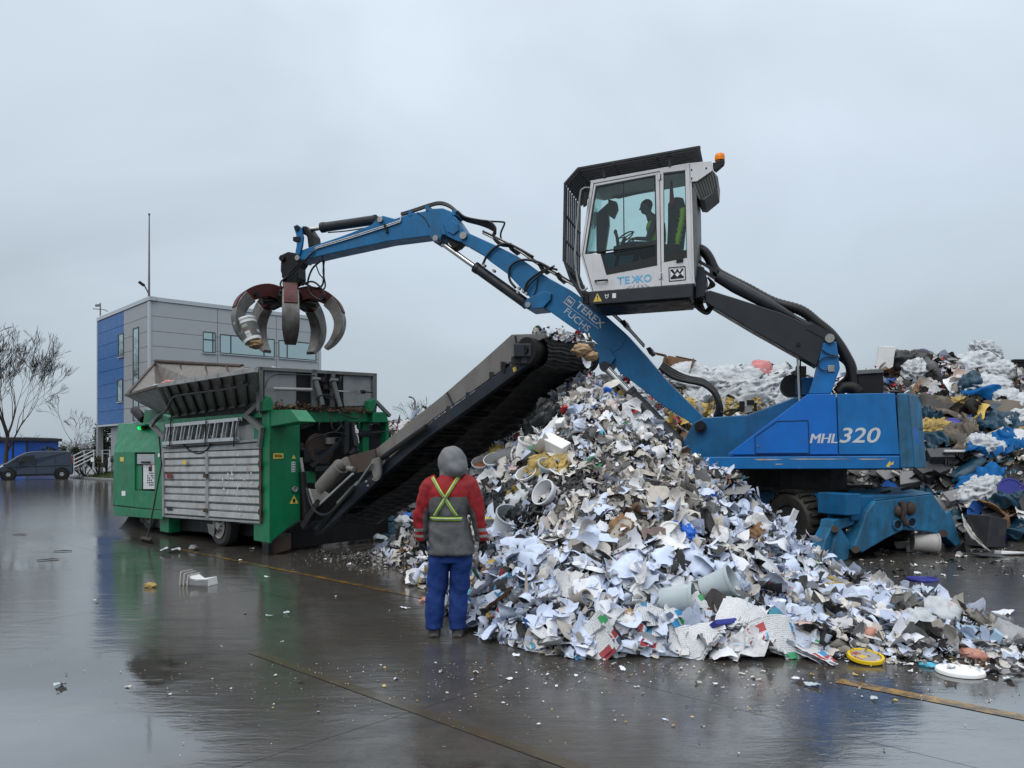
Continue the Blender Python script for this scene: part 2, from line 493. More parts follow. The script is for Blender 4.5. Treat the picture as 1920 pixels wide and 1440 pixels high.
# ================================================================== OFFICE BUILDING
KB, LB, RB = Vector((-22.3, 47.3, 0)), Vector((-29.7, 55.0, 0)), Vector((-13.5, 54.6, 0))
def nrm(a, b):
    d = (b - a).normalized(); n = Vector((-d.y, d.x, 0))
    return n if n.y > 0 else -n
n1, n2 = nrm(LB, KB), nrm(KB, RB)
F1, F2 = Plane(KB, n1), Plane(KB, n2)
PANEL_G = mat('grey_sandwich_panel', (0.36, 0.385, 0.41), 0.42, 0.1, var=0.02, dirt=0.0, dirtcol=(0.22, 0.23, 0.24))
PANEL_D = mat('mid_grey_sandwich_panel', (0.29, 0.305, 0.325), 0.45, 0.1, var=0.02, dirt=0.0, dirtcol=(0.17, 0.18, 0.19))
PANEL_B = mat('blue_sandwich_panel', (0.028, 0.115, 0.32), 0.42, 0.05, var=0.02, dirt=0.0, dirtcol=(0.03, 0.08, 0.2))
TRIM = mat('pale_trim', (0.42, 0.46, 0.50), 0.4, 0.1, var=0.04)
WINF = mat('anthracite_frame', (0.045, 0.06, 0.065), 0.4, var=0.1)
WIND = mat('dark_gap', (0.05, 0.055, 0.06), 0.6, var=0.1)
def pane_mat():
    m, t, b = new_mat('office_window_glass')
    b.inputs['Base Color'].default_value = (0.38, 0.48, 0.49, 1); b.inputs['Roughness'].default_value = 0.06
    b.inputs['Metallic'].default_value = 0.9
    return m
PANE = pane_mat()
cen = (LB + RB) / 2
bld = thing('office_building', 'grey and blue panel clad office building with strip windows behind the green shredder', 'building', (KB.x, KB.y, 0))
ZT, ZB = 11.25, 3.72
m = MB()                                       # the core behind the cladding
a, b_, c_ = LB + n1 * 0.15, KB + (n1 + n2) * 0.12, RB + n2 * 0.15
d_ = RB + (LB - KB) * 0.98
m.prism([p + Vector((0, 0, ZB + 0.05)) for p in (a, b_, c_, d_)], (0, 0, ZT - ZB - 0.1)); m.build('core', WIND, bld)
def clad(pl, xa, xb, rows, colour, a0, a1):
    d = (a1 - a0)
    for (z0, z1) in rows:
        p, q_ = pl(xa, 700), pl(xb, 700); p.z = q_.z = 0
        dd = (q_ - p).normalized() * 0.012
        mm = MB(); mm.prism([p + dd + Vector((0, 0, z0 + .012)), q_ - dd + Vector((0, 0, z0 + .012)), q_ - dd + Vector((0, 0, z1 - .012)), p + dd + Vector((0, 0, z1 - .012))], pl.n * 0.10)
        mm.build('panel', colour, bld)
rows = [(ZB + 0.925 * i, ZB + 0.925 * (i + 1)) for i in range(8)]
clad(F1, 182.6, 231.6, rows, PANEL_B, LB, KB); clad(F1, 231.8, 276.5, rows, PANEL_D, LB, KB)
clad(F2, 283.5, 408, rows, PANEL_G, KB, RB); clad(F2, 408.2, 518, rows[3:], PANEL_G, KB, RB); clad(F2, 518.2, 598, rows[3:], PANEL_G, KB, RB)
clad(F2, 408.2, 518, rows[:3], PANEL_B, KB, RB); clad(F2, 518.2, 598, rows[:3], PANEL_B, KB, RB)
for (pl, x0, x1) in ((F1, 276.5, 280.0), (F2, 280.0, 283.4), (F2, 598.2, 602.4), (F1, 181.0, 182.5)):
    mm = MB(); p, q_ = pl(x0, 700, -0.02), pl(x1, 700, -0.02); p.z = q_.z = ZB
    mm.prism([p, q_, q_ + Vector((0, 0, ZT - ZB - .13)), p + Vector((0, 0, ZT - ZB - .13))], pl.n * 0.12); mm.build('corner_trim', TRIM, bld)
for (pl, x0, x1, dz) in ((F1, 181.0, 280.0, 0.0), (F2, 280.0, 602.4, 0.0)):
    mm = MB(); p, q_ = pl(x0, 700, -0.06), pl(x1, 700, -0.06); p.z = q_.z = ZT - 0.12
    mm.prism([p, q_, q_ + Vector((0, 0, 0.24)), p + Vector((0, 0, 0.24))], pl.n * 0.40); mm.build('parapet_trim', TRIM, bld)
mm = MB(); mm.prism([p + Vector((0, 0, ZT - 0.02)) for p in (a, b_, c_, d_)], (0, 0, 0.04)); mm.build('roof', PANEL_D, bld)
def window(pl, x0, y0, x1, y1, cuts, tr=None):
    fm = MB(); t_ = 0.07
    A, B = pl(x0, y0, -0.05), pl(x1, y1, -0.05); z0, z1 = min(A.z, B.z), max(A.z, B.z)
    p, q_ = Vector((A.x, A.y, 0)), Vector((B.x, B.y, 0)); d = (q_ - p).normalized(); L = (q_ - p).length
    def rect(m, s0, s1, za, zb, o, th):
        v0 = p + d * s0 + pl.n * o; v1 = p + d * s1 + pl.n * o
        m.prism([v0 + Vector((0, 0, za)), v1 + Vector((0, 0, za)), v1 + Vector((0, 0, zb)), v0 + Vector((0, 0, zb))], pl.n * th)
    rect(fm, 0, L, z0, z0 + t_, 0, .06); rect(fm, 0, L, z1 - t_, z1, 0, .06)
    ed = [0] + [L * c for c in cuts] + [L]
    for s in ed: rect(fm, max(s - t_ / 2, 0), min(s + t_ / 2, L), z0 + t_, z1 - t_, 0.001, .06)
    f = fm.build('window', WINF, bld)
    sm = MB(); rect(sm, -0.06, L + 0.06, z0 - 0.05, z0 - 0.002, -0.04, 0.09); sm.build('sill', TRIM, f)
    for i in range(len(ed) - 1):
        pm = MB(); rect(pm, ed[i] + .04, ed[i + 1] - .04, z0 + t_, z1 - t_, 0.03, .02); pm.build('pane', PANE, f)
    if tr is not None:
        pm = MB(); zz = z0 + (z1 - z0) * tr; rect(pm, .04, L - .04, zz - .04, zz + .04, -0.002, .028); pm.build('transom', WINF, f)
window(F2, 381, 621, 404, 663, [0.8], 0.62); window(F2, 413, 626, 515, 671, [0.19, 0.80]); window(F2, 523, 637, 593, 677, [0.22])
window(F1, 221, 627, 230.6, 668, []); window(F1, 219, 712, 229, 753, []); window(F1, 248.5, 616, 259, 790, [], 0.5)
# ground floor: recessed wall, piers, glazed lobby
mm = MB(); i1 = 2.2
p0 = F1(208, 830, 0.35); p1 = F1(280, 830, 0.35); p0.z = p1.z = 0
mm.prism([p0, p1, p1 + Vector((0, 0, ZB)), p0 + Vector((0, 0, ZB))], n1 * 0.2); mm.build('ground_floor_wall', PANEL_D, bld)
mm = MB(); p0 = F2(281, 830, 0.35); p1 = F2(600, 830, 0.35); p0.z = p1.z = 0
mm.prism([p0, p1, p1 + Vector((0, 0, ZB)), p0 + Vector((0, 0, ZB))], n2 * 0.2); mm.build('ground_floor_wall', PANEL_G, bld)
for px in (187, 600):
    pl = F1 if px < 300 else F2
    c = pl(px, 830, 0.3); mm = MB(); mm.box((c.x, c.y, ZB / 2), (0.36, 0.36, ZB), Matrix.Rotation(math.atan2(n1.y, n1.x), 3, 'Z')); mm.build('pier', PANEL_D, bld)
mm = MB(); mm.prism([p + Vector((0, 0, ZB - 0.12)) for p in (LB, KB, RB, d_)], (0, 0, 0.12)); mm.build('soffit', TRIM, bld)
# roof mast, aerial, lamp
MASTM = mat('mast_steel', (0.16, 0.14, 0.16), 0.5, 0.3)
mm = MB(); b0 = atD(279.5, 556, 47.6); t0 = atD(279.8, 402, 47.6)
mm.tube([b0 - Vector((0, 0, .6)), b0, t0], [0.075, 0.07, 0.035], 8); mm.ell(t0, (.07, .07, .09), None, 8, 6)
o = mm.build('lightning_mast', MASTM); clean(o); tag(o, 'tall thin lightning mast rising from the near corner of the office roof', 'mast')
lt = thing('roof_lamp', 'grey street lamp head on a slanting arm over the office roof corner', 'lamp', tuple(atD(282, 556, 47.45)))
mm = MB(); q0 = atD(282, 558, 47.45); q1 = atD(271, 536, 47.2); mm.tube([q0, atD(277, 547, 47.3), q1], 0.04, 6); mm.build('arm', MASTM, lt)
mm = MB(); q2 = atD(260, 528, 47.0); mm.bar(q1, q2, 0.30, 0.12); mm.build('lamp_head', DARK, lt, bevel=0.03)
at_ = thing('roof_aerial', 'small rooftop aerial with crossbars above the blue facade', 'aerial', tuple(atD(188, 590, 54.5)))
mm = MB(); mm.tube([atD(188, 592, 54.5), atD(188, 568, 54.5)], 0.05, 6); mm.build('pole', MASTM, at_)
mm = MB(); mm.bar(atD(174.5, 579, 54.5), atD(195, 580.5, 54.5), .05, .05); mm.bar(atD(195, 580.5, 54.5), atD(202, 584, 54.6), .05, .05)
mm.bar(atD(179, 573, 54.5), atD(188, 572.5, 54.5), .09, .16); mm.build('crossbar', MASTM, at_)

# ================================================================== VERGE, RAILING, VAN, KIOSK
KERB = mat('kerb_stone', (0.24, 0.245, 0.25), 0.4, var=0.12, dirt=0.3)
kb = thing('kerb', 'low pale kerb edging the grass bank in front of the office', 'kerb', (-26, 46, 0)); del kb['category']; kb['kind'] = 'structure'
ka, kz = onground(131, 896), onground(330, 908)
kn = 14
for i in range(kn):
    mm = MB(); s0, s1 = ka.lerp(kz, i / kn), ka.lerp(kz, (i + 1) / kn); dd = (s1 - s0).normalized() * .006
    mm.bar(s0 + dd + Vector((0, 0, .06)), s1 - dd + Vector((0, 0, .06)), 0.16, 0.13); mm.build('kerb_stone', KERB, kb, bevel=0.012)
SOIL = mat('bank_soil', (0.035, 0.045, 0.018), 0.8, var=0.4, nscale=1.2, bump=0.5, bscale=8)
bk = MB(); nx, ny = 26, 12; vs = []; fs = []
dK = (kz - ka).normalized(); nK = nrm(ka, kz)
for j in range(ny + 1):
    for i in range(nx + 1):
        p = ka + dK * (i / nx * (kz - ka).length) + nK * (0.1 + j / ny * 8.0)
        h = 0.95 * min(1, j / 5.0) * min(1.0, 0.25 + i / 7) + 0.12 * mnoise.noise(p * 0.8)
        vs.append(Vector((p.x, p.y, max(h, 0.02))))
for j in range(ny):
    for i in range(nx):
        fs.append((j * (nx + 1) + i, j * (nx + 1) + i + 1, (j + 1) * (nx + 1) + i + 1, (j + 1) * (nx + 1) + i))
bk.add(vs, fs); o = bk.build('grass_bank', SOIL, smooth=True); clean(o); tag(o, 'low grass bank beside the ramp railing', None, kind='structure')
GRASS = mat('short_grass', (0.055, 0.085, 0.022), 0.7, var=0.4, nscale=2)
gm = MB()
for k in range(5200):
    j, i = rnd.random(), rnd.random()
    idx = int(j * ny) * (nx + 1) + int(i * nx)
    p = vs[idx].lerp(vs[idx + nx + 2], rnd.random()) + Vector((rnd.uniform(-.2, .2), rnd.uniform(-.2, .2), -.02))
    a = rnd.uniform(0, 6.28); h = rnd.uniform(.08, .24); s = Vector((math.cos(a), math.sin(a), 0)) * rnd.uniform(.02, .05)
    gm.add([p - s, p + s, p + Vector((s.y * 2, s.x * 2, h))], [(0, 1, 2)])
o = gm.build('grass', GRASS, fix=False); clean(o); tag(o, 'short grass growing on the bank in front of the office', None, kind='stuff')
LEAF_D = mat('dark_evergreen_leaf', (0.030, 0.042, 0.020), 0.6, var=0.45, nscale=2)
LEAF_B = mat('brown_shrub_leaf', (0.055, 0.050, 0.032), 0.7, var=0.4, nscale=2)
TWIG = mat('bare_twig', (0.046, 0.039, 0.037), 0.8, var=0.2)
def shrub(px, py, D, rx, rz, n, m_, label, cat='shrub', group=None):
    c = atD(px, py, D)
    t = thing('shrub', label, cat, (c.x, c.y, 0), group)
    lm = MB(); k = 0
    r_ = random.Random(int(px * 7 + D)); clumps = [(Vector((r_.uniform(-.8, .8) * rx, r_.uniform(-.6, .6) * rx, r_.uniform(-.7, .6) * rz)), r_.uniform(.3, .6)) for _ in range(14)]
    for i in range(n):
        q0, s = r_.choice(clumps)
        d = Vector((r_.gauss(0, 1), r_.gauss(0, 1), r_.gauss(0, 1))).normalized() * s * min(rx, rz * 1.2) * r_.uniform(.55, 1.0)
        p = c + q0 + d
        if p.z < 0.05: continue
        a, b = Vector((r_.gauss(0, 1), r_.gauss(0, 1), r_.gauss(0, 1))).normalized(), Vector((r_.gauss(0, 1), r_.gauss(0, 1), r_.gauss(0, 1))).normalized()
        z = r_.uniform(.06, .13)
        lm.add([p - a * z, p + b * z * .6, p + a * z, p - b * z * .6], [(0, 1, 2, 3)])
    lm.build('foliage', m_, t, fix=False)
    sm = MB()
    for i in range(6):
        sm.tube([(c.x, c.y, 0), c + clumps[i][0] * .8], [.05, .015], 5)
    sm.build('stem', TWIG, t)
    return t
shrub(186, 862, 53.0, 1.35, 0.45, 1700, LEAF_B, 'low brown shrub on the bank right of the ramp railing')
shrub(158, 868, 54.0, 0.9, 0.35, 800, LEAF_B, 'small brown shrub nearest the ramp railing')
shrub(200, 822, 56.5, 0.9, 1.3, 1500, LEAF_D, 'tall dark evergreen shrub behind the office pier')
shrub(150, 848, 62, 2.6, 0.55, 1500, LEAF_D, 'dark clipped evergreen hedge behind the van and railing', 'hedge')
RAIL = mat('galvanised_rail', (0.50, 0.52, 0.54), 0.35, 0.5, var=0.06)
rl = thing('ramp_railing', 'galvanised railing with slanting bars beside the ramp to the office', 'railing', tuple(atD(160, 880, 51)))
for (x0, y0, x1, y1) in ((138, 877, 176, 858), (138, 870, 176, 851.5), (138, 863, 176, 845), (138, 855, 158, 845)):
    mm = MB(); mm.tube([atD(x0, y0, 50.5), atD(x1, y1, 51.5)], 0.045, 6); mm.build('bar', RAIL, rl)
for (x0, y0, x1) in ((158, 845, 176), (176, 845, 208), (176, 851.5, 208)):
    mm = MB(); mm.tube([atD(x0, y0, 51), atD(x1, y0 - 1, 52.5)], 0.04, 6); mm.build('bar', RAIL, rl)
for x, y0, y1 in ((139, 853, 889), (158, 845, 886), (176, 843, 878), (192, 844, 868), (206, 844, 866)):
    mm = MB(); mm.tube([atD(x, y0, 51.2), atD(x, y1, 51.2)], 0.045, 6); mm.build('post', RAIL, rl)
c = atD(173, 863, 50.2); sg = thing('small_sign', 'small blank white sign on a stake in the grass bank', 'sign', (c.x, c.y, 0))
mm = MB(); mm.box(c + Vector((0, 0, 0.05)), (0.20, 0.02, 0.28)); mm.build('board', WHITE, sg)
mm = MB(); mm.tube([(c.x, c.y + .03, .3), c + Vector((0, .03, 0))], .015, 5); mm.build('stake', RAIL, sg)
# kiosk
kD = 60.0
ks = thing('blue_kiosk', 'flat roofed bright blue kiosk cabin behind the parked van', 'cabin', tuple(onground(20, 891)))
KB_ = mat('kiosk_blue', (0.006, 0.09, 0.46), 0.45, var=0.05)
x0, x1 = atD(-70, 0, kD).x, atD(53, 0, kD).x
mm = MB(); mm.box(((x0 + x1) / 2, kD + 2, 1.35), (x1 - x0, 4, 2.7)); mm.build('wall', KB_, ks)
mm = MB(); mm.box(((x0 + x1) / 2, kD + 1.9, 2.82), (x1 - x0 + .5, 4.4, .24)); mm.build('roof', DARK, ks)
mm = MB()
for i in range(9): mm.box((x0 + (x1 - x0) * (i + .5) / 9, kD + 1.9, 2.98), (.06, 4.2, .06))
mm.box(((x0 + x1) / 2, kD + 2.2, 2.96), (x1 - x0, 3.6, .03)); mm.build('roof_sheet', ALU, ks)
for xx in (x1 - .08, x1 - 1.2): 
    mm = MB(); mm.box((xx, kD - .02, 1.35), (.14, .06, 2.7)); mm.build('corner_post', DARK, ks)
# van
VANP = mat('van_paint', (0.026, 0.040, 0.068), 0.22, 0.15, var=0.08, coat=0.5)
VGL = mat('van_glass', (0.010, 0.014, 0.017), 0.06, var=0.05)
VGL2 = mat('van_windscreen', (0.07, 0.085, 0.09), 0.06, var=0.05)
VP = Plane(atD(66, 890, 50.2), (-0.50, 0.866)); VN = VP.n
van = thing('parked_van', 'dark blue panel van parked by the kerb in front of the blue kiosk', 'van', tuple(VP(66, 890, .9) * 1.0)); van.location.z = 0; van['org'] = list(van.location)
prof = [(-5, 892.5), (-9, 886), (-8, 877), (-3, 872), (12, 868), (30, 856.5), (47, 848.4), (62, 846), (90, 845.2), (122, 845.4), (132, 846.5), (135.5, 858), (137.5, 874), (138, 884), (136, 889.5), (126, 890.5), (104, 891), (26, 893), (6, 893)]
def vin(p, k=.12):
    return p + VN * k * max(0, p.z - 1.15)
def vfar(p, k=.12):
    return p + VN * (1.84 - k * max(0, p.z - 1.15))
vb = MB(); vp_ = [VP(x, y) for x, y in prof]
vb.hexa([vin(p) for p in vp_], [vfar(p) for p in vp_]); vb.build('body', VANP, van, bevel=0.05)
def vpl(name, pts, m_, th=0.02, parent=van):
    mm = MB(); mm.prism([vin(VP(x, y)) - VN * .012 for x, y in pts], VN * th); return mm.build(name, m_, parent)
vpl('side_window', [(34, 866), (43, 855.5), (65, 853.5), (65.5, 867)], VGL)
vpl('side_window', [(19, 868), (37, 856.6), (40.5, 855.5), (32, 866.5)], VGL)
vpl('tail_light', [(134.5, 857), (136, 857), (137.3, 868), (135.5, 868)], mat('red_lens', (.40, .03, .03), .25))
vpl('headlight', [(-6, 876.5), (5, 871.5), (6.5, 874), (-4, 879)], mat('clear_lens', (.6, .62, .62), .15))
vpl('wing_mirror', [(35, 870), (36, 865), (44, 864.5), (44, 869)], BLACK, -0.15)
vpl('door_handle', [(61, 871), (66, 870.6), (66, 872), (61, 872.2)], BLACK, -0.03)
vpl('sill_strip', [(26, 889.5), (104, 888), (104, 891), (26, 892.8)], BLACK, -0.01)
vpl('front_bumper', [(-8, 884), (4, 884), (6, 893), (-5, 892.5)], BLACK, -0.01)
for x0 in (30.5, 67.5, 103): vpl('door_seam', [(x0, 858), (x0 + .6, 858), (x0 + .8, 888), (x0 + .2, 888)], BLACK, 0.008)
vpl('side_crease', [(10, 876), (132, 872), (132, 873), (10, 877)], BLACK, 0.010)
ws = MB(); q_ = [VP(14, 867), VP(46, 848.8)]
ws.add([q_[0] + VN * .22 + UPZ * .04, q_[0] + VN * 1.62 + UPZ * .04, q_[1] + VN * 1.5 + UPZ * .05, q_[1] + VN * .34 + UPZ * .05], [(0, 1, 2, 3)])
ws.build('windscreen', VGL2, van)
tyre_m, rim_m = RUBBER, mat('wheel_cover', (.42, .43, .44), .35, .5)
for px in (15.5, 116):
    for oo in (-.02, 1.64):
        c = VP(px, 887, oo); c.z = 0.34
        mm = MB(); mm.lathe([(.10, .06), (.46, .06), (.46, .05), (.10, .05)], c - VN * .03, VN, 20, True); mm.build('wheel_arch', BLACK, van)
        mm = MB(); mm.lathe([(.22, .0), (.32, .0), (.345, .03), (.345, .17), (.32, .2), (.22, .2)], c, VN, 20, True); wh = mm.build('wheel', tyre_m, van)
        mm = MB(); mm.lathe([(.0, .02), (.10, .015), (.225, .03), (.225, .17), (0, .17)], c, VN, 20); mm.build('rim', rim_m, wh)
        tn = Vector((VN.y, -VN.x, 0))
        for k in range(6):
            a_ = (k + .5) * 2 * math.pi / 6; d = tn * math.cos(a_) + UPZ * math.sin(a_)
            mm = MB(); mm.bar(c + d * .09 + VN * .010, c + d * .20 + VN * .015, .04, .02, VN); mm.build('rim_slot', BLACK, wh)
# ================================================================== BARE TREES
def tree(px, D, H, seed, label, spread=0.55, levels=6, group=None, lean=0.0, r0=None, base=0.0, full=False):
    r_ = random.Random(seed); X = (px - HX) / F * D
    t = thing('bare_tree', label, 'tree', (X, D, 0), group)
    tr = MB(); cr = MB(); tw = MB()
    r0 = r0 or H * 0.018
    def grow(p, d, L, r, lv):
        steps = 3 if lv < 3 else 2; pts = [p]; rr = [r]
        for i in range(steps):
            d = (d + Vector((r_.gauss(0, .10), r_.gauss(0, .10), r_.gauss(.10 if full else .05, .07))) * (.3 if full and lv == 0 else 1)).normalized()
            p = p + d * L / steps; pts.append(p); rr.append(max(r * (1 - .42 * (i + 1) / steps), .011))
        (tr if lv == 0 else cr if lv < 4 else tw).tube(pts, rr, 6 if lv < 2 else (4 if lv < 4 else 3), False)
        if lv >= levels: return
        k = r_.choice((2, 3, 3)) if lv < levels - 1 else 3
        if full and lv < 2: k = 5 - lv
        for i in range(k):
            az = r_.uniform(0, 6.283); sp = spread * r_.uniform(.5, 1.25)
            side = d.orthogonal().normalized(); side = Matrix.Rotation(az, 3, d) @ side
            nd = (d * math.cos(sp) + side * math.sin(sp)).normalized()
            src = pts[-1] if i < 2 else (pts[1].lerp(pts[-1], r_.random()) if full and lv < 3 else pts[-2].lerp(pts[-1], r_.random()))
            grow(src, nd, L * r_.uniform(.62, .85), rr[-1] * r_.uniform(.65, .85), lv + 1)
    grow(Vector((X, D, base)), Vector((lean, 0, 1)).normalized(), H * 0.27, r0, 0)
    tr.build('trunk', TWIG, t, fix=False); cr.build('crown', TWIG, t, fix=False); tw.build('twigs', TWIG, t, fix=False)
    return t
tree(10, 55, 11.5, 3, 'large bare tree with wide crown left of the van and kiosk', 0.46, 7, r0=.19, lean=.0, full=True)
tree(130, 72, 8.2, 8, 'small bare tree with open crown behind the parked van', 0.62, 5, r0=.07)
tree(757, 62, 8.0, 21, 'small bare tree peeping over the conveyor beside the distant lamp', 0.55, 5, r0=.06)
lp = thing('street_lamp', 'distant curved street lamp rising beside a bare tree behind the conveyor', 'street lamp', ((778 - HX) / F * 60, 60, 0))
p0 = Vector(((778.5 - HX) / F * 60, 60, 0)); pz = atD(778, 752, 60)
mm = MB(); mm.tube([p0, pz, atD(775, 746.5, 60), atD(770, 744.5, 60)], [.09, .07, .06, .05], 6); mm.build('pole', MASTM, lp)
mm = MB(); mm.bar(atD(772, 745, 60), atD(766.5, 744.2, 60), .2, .1); mm.build('lamp_head', DARK, lp)
# the far wood: bare thicket on the horizon
fw = MB(); r_ = random.Random(4)
FARW = mat('hazed_bare_wood', (0.115, 0.108, 0.112), 0.9, var=0.25, nscale=.2)  # haze is put into the pale colour, no air volume is built
for k in range(420):
    D = r_.uniform(130, 190); px = r_.uniform(-700, 2700)
    X = (px - HX) / F * D; H = r_.uniform(3.0, 6.2) * (1.2 if r_.random() < .12 else 1)
    for b in range(9):
        a = r_.uniform(0, 6.28); d = Vector((math.cos(a) * .5, math.sin(a) * .5, 1)) * H * r_.uniform(.5, 1)
        p = Vector((X, D, 0)); q_ = p + d * .5 + Vector((r_.gauss(0, .3), 0, 0)); e_ = p + d + Vector((r_.gauss(0, .8), 0, 0))
        fw.tube([p, q_, e_], [.09, .06, .02], 3, False)
        for c in range(4):
            f_ = q_.lerp(e_, r_.random()); fw.tube([f_, f_ + Vector((r_.gauss(0, 1.0), r_.gauss(0, 1), r_.uniform(.2, 1.5)))], [.05, .015], 3, False)
o = fw.build('far_wood', FARW, fix=False); clean(o); tag(o, 'bare thicket along the horizon, haze put into its pale colour', None, kind='stuff')
# ================================================================== MATERIAL HANDLER
EX = Plane((4.83, 12.9), (0.309, 0.951))
EN, ET = EX.n, EX.t                                # across the machine (away), along it (to its tail)
exc = thing('material_handler', 'blue wheeled scrap handler with raised white cab and long arm behind the paper heap', 'excavator', (5.4, 14.2, 0))
def epr(m, pts, off, th):
    return m.prism([EX(x, y, off) for x, y in pts], EN * th)
def plate(name, pts, off, th, m_, parent=exc, bevel=0.012, **k):
    m = MB(); epr(m, pts, off, th); return m.build(name, m_, parent, bevel=bevel, **k)
def pin(m, x, y, off, r, L, n=16):
    c = EX(x, y, off); m.cyl(c, c + EN * L, r, n); return m
def etube(m, pts, off, r, n=8):
    """smooth hose through photo points on the machine's planes; off may be a list"""
    P = [EX(x, y, off[i] if isinstance(off, (list, tuple)) else off) for i, (x, y) in enumerate(pts)]
    return m.tube(spline(P), r, n)
def spline(P, k=6):
    P = [Vector(p) for p in P]
    if len(P) < 3: return P
    Q = [P[0] * 2 - P[1]] + P + [P[-1] * 2 - P[-2]]; out = []
    for i in range(1, len(Q) - 2):
        for j in range(k):
            t = j / k; a, b, c, d = Q[i - 1:i + 3]
            out.append(0.5 * ((2 * b) + (c - a) * t + (2 * a - 5 * b + 4 * c - d) * t * t + (3 * b - a - 3 * c + d) * t ** 3))
    return out + [P[-1]]
# ---- upper structure -------------------------------------------------
hood = plate('hood', [(1515, 745), (1678, 741), (1686, 859), (1366, 859)], 0.06, 2.42, BLUE_M, bevel=0.02)
plate('front_panel', [(1363.5, 852.5), (1514, 739.5), (1567, 738.6), (1571.5, 852)], 0.0, 0.05, BLUE_B, bevel=0.008)
m = MB()                                            # hatch with its own seam
hs = [(1415.5, 819), (1457, 790), (1515, 788.5), (1517.5, 849.5), (1416.5, 850)]
hatch = plate('hatch', hs, -0.010, 0.02, BLUE_B, bevel=0.004)
m = MB()
for i in range(5):
    a, b = EX(*hs[i], -0.012), EX(*hs[(i + 1) % 5], -0.012); m.bar(a, b, 0.010, 0.012, EN)
m.build('seam', BLACK, hatch)
m = MB(); pin(m, 1421.5, 836, -0.03, 0.014, 0.03, 10); m.build('hatch_lock', STEEL, hatch)
plate('rear_panel', [(1569.6, 738.6), (1678, 736.8), (1686.5, 852), (1573.2, 852)], 0.0, 0.05, BLUE_M, bevel=0.008)
m = MB(); m.hexa([EX(*p, 0.0) for p in ((1681.5, 737.2), (1703, 737.6), (1715, 877), (1687.2, 878.5))],
                 [EX(*p, 2.5) for p in ((1681.5, 740), (1703, 740), (1715, 876), (1687.2, 878))]); cw = m.build('counterweight', BLUE_W, exc, bevel=0.02)
# bevelled tail of the counterweight
q = [EX(1703.5, 737.6, 0.0), EX(1721, 742, 0.62), EX(1727, 757, 0.62), EX(1737, 877, 0.55), EX(1715.5, 878, 0.0)]
m = MB(); m.hexa([q[0], q[1], q[2], q[3], q[4]], [p + EN * 1.2 - ET * .3 for p in q]); m.build('counterweight_tail', BLUE_W, cw, bevel=0.015)
m = MB()
for y0, y1 in ((806, 806.5),):
    m.prism([EX(1704, 802, 0.02), EX(1732, 804, 0.58), EX(1732, 804.6, 0.58), EX(1704, 802.8, 0.02)], -EN * .012)
m.build('seam', BLACK, cw)
m = MB(); m.prism([EX(1708, 803, .02), EX(1721, 803, .30), EX(1725, 840, .34), EX(1709, 846, .03)], EN * 0.10); m.build('recess', BLUE_B, cw)
sk = plate('side_skirt', [(1318.5, 857), (1687, 854.6), (1687, 878.8), (1319, 879.5)], -0.06, 0.12, BLUE_M, bevel=0.012)
m = MB()
for (x0, x1, y, h) in ((1412, 1470, 861, 2.2), (1474, 1600, 860.4, 1.6), (1606, 1668, 860.5, 1.8), (1452, 1470, 870, 1.4)):
    pts = [(x0, y), (x0 + (x1 - x0) * .3, y - h * .4), (x1, y), (x0 + (x1 - x0) * .7, y + h * .7), (x0 + (x1 - x0) * .2, y + h)]
    epr(m, pts, -0.0635, 0.003)
m.build('scraped_paint', mat('scraped_metal', (.42, .36, .30), .5, var=.3, dirt=.5), sk)
plate('warning_sticker', [(1661, 875), (1668.5, 863.5), (1670, 868), (1676, 865), (1675, 871), (1669, 872), (1668, 876)], -0.064, 0.003, CREAM, sk, 0)
bt = plate('boom_bracket', [(1299, 793), (1317, 783), (1400, 778), (1494, 744), (1530, 742), (1530, 879), (1290, 866), (1277, 838)], 0.78, 0.94, BLUE_D, bevel=0.02)
m = MB(); pin(m, 1313, 800, 0.66, 0.105, 1.2, 20); pin(m, 1313, 800, 0.62, 0.065, 0.05, 12); m.build('boom_pivot', BLACK, bt)
m = MB(); epr(m, [(1318, 868), (1690, 868), (1690, 881), (1318, 881)], 0.05, 2.4); m.build('deck', BLACK, exc)
# machinery on deck
m = MB(); pin(m, 1484, 722, 0.95, 0.19, 0.55, 20); m.build('air_filter', BLACK, exc, auto=40)
plate('hydraulic_block', [(1490, 709), (1528, 707), (1528, 740), (1490, 742)], 0.95, 0.6, BLUE_D)
plate('exhaust_stack', [(1492, 686), (1512, 686), (1512, 709), (1492, 709)], 1.1, 0.2, RUSTY)
plate('valve_block', [(1394, 760), (1410, 757), (1412, 772), (1396, 776)], 0.9, 0.22, STEEL, bevel=.01)
m = MB()
for x, y, ww, hh in ((1386, 752, 10, 14), (1400, 750, 14, 8), (1413, 756, 6, 14), (1388, 764, 6, 8)):
    epr(m, [(x, y), (x + ww, y), (x + ww, y + hh), (x, y + hh)], 0.86, 0.25)
etube(m, [(1352, 776), (1372, 768), (1390, 770)], 0.84, 0.02); etube(m, [(1350, 772), (1368, 778), (1386, 766)], 0.8, 0.018)
m.build('valve_fittings', BLACK, exc)
plate('radiator_box', [(1606, 696), (1656, 694), (1657, 738), (1604, 739)], 0.5, 1.5, BLACK)
plate('box_lid', [(1604, 694), (1657, 691), (1657, 699), (1604, 702)], 0.46, 1.6, GREYP, bevel=.01)
m = MB(); etube(m, [(1570, 737), (1582, 727), (1600, 728), (1612, 737)], 0.35, 0.10, 10); m.build('intake_duct', BLACK, exc, smooth=True)
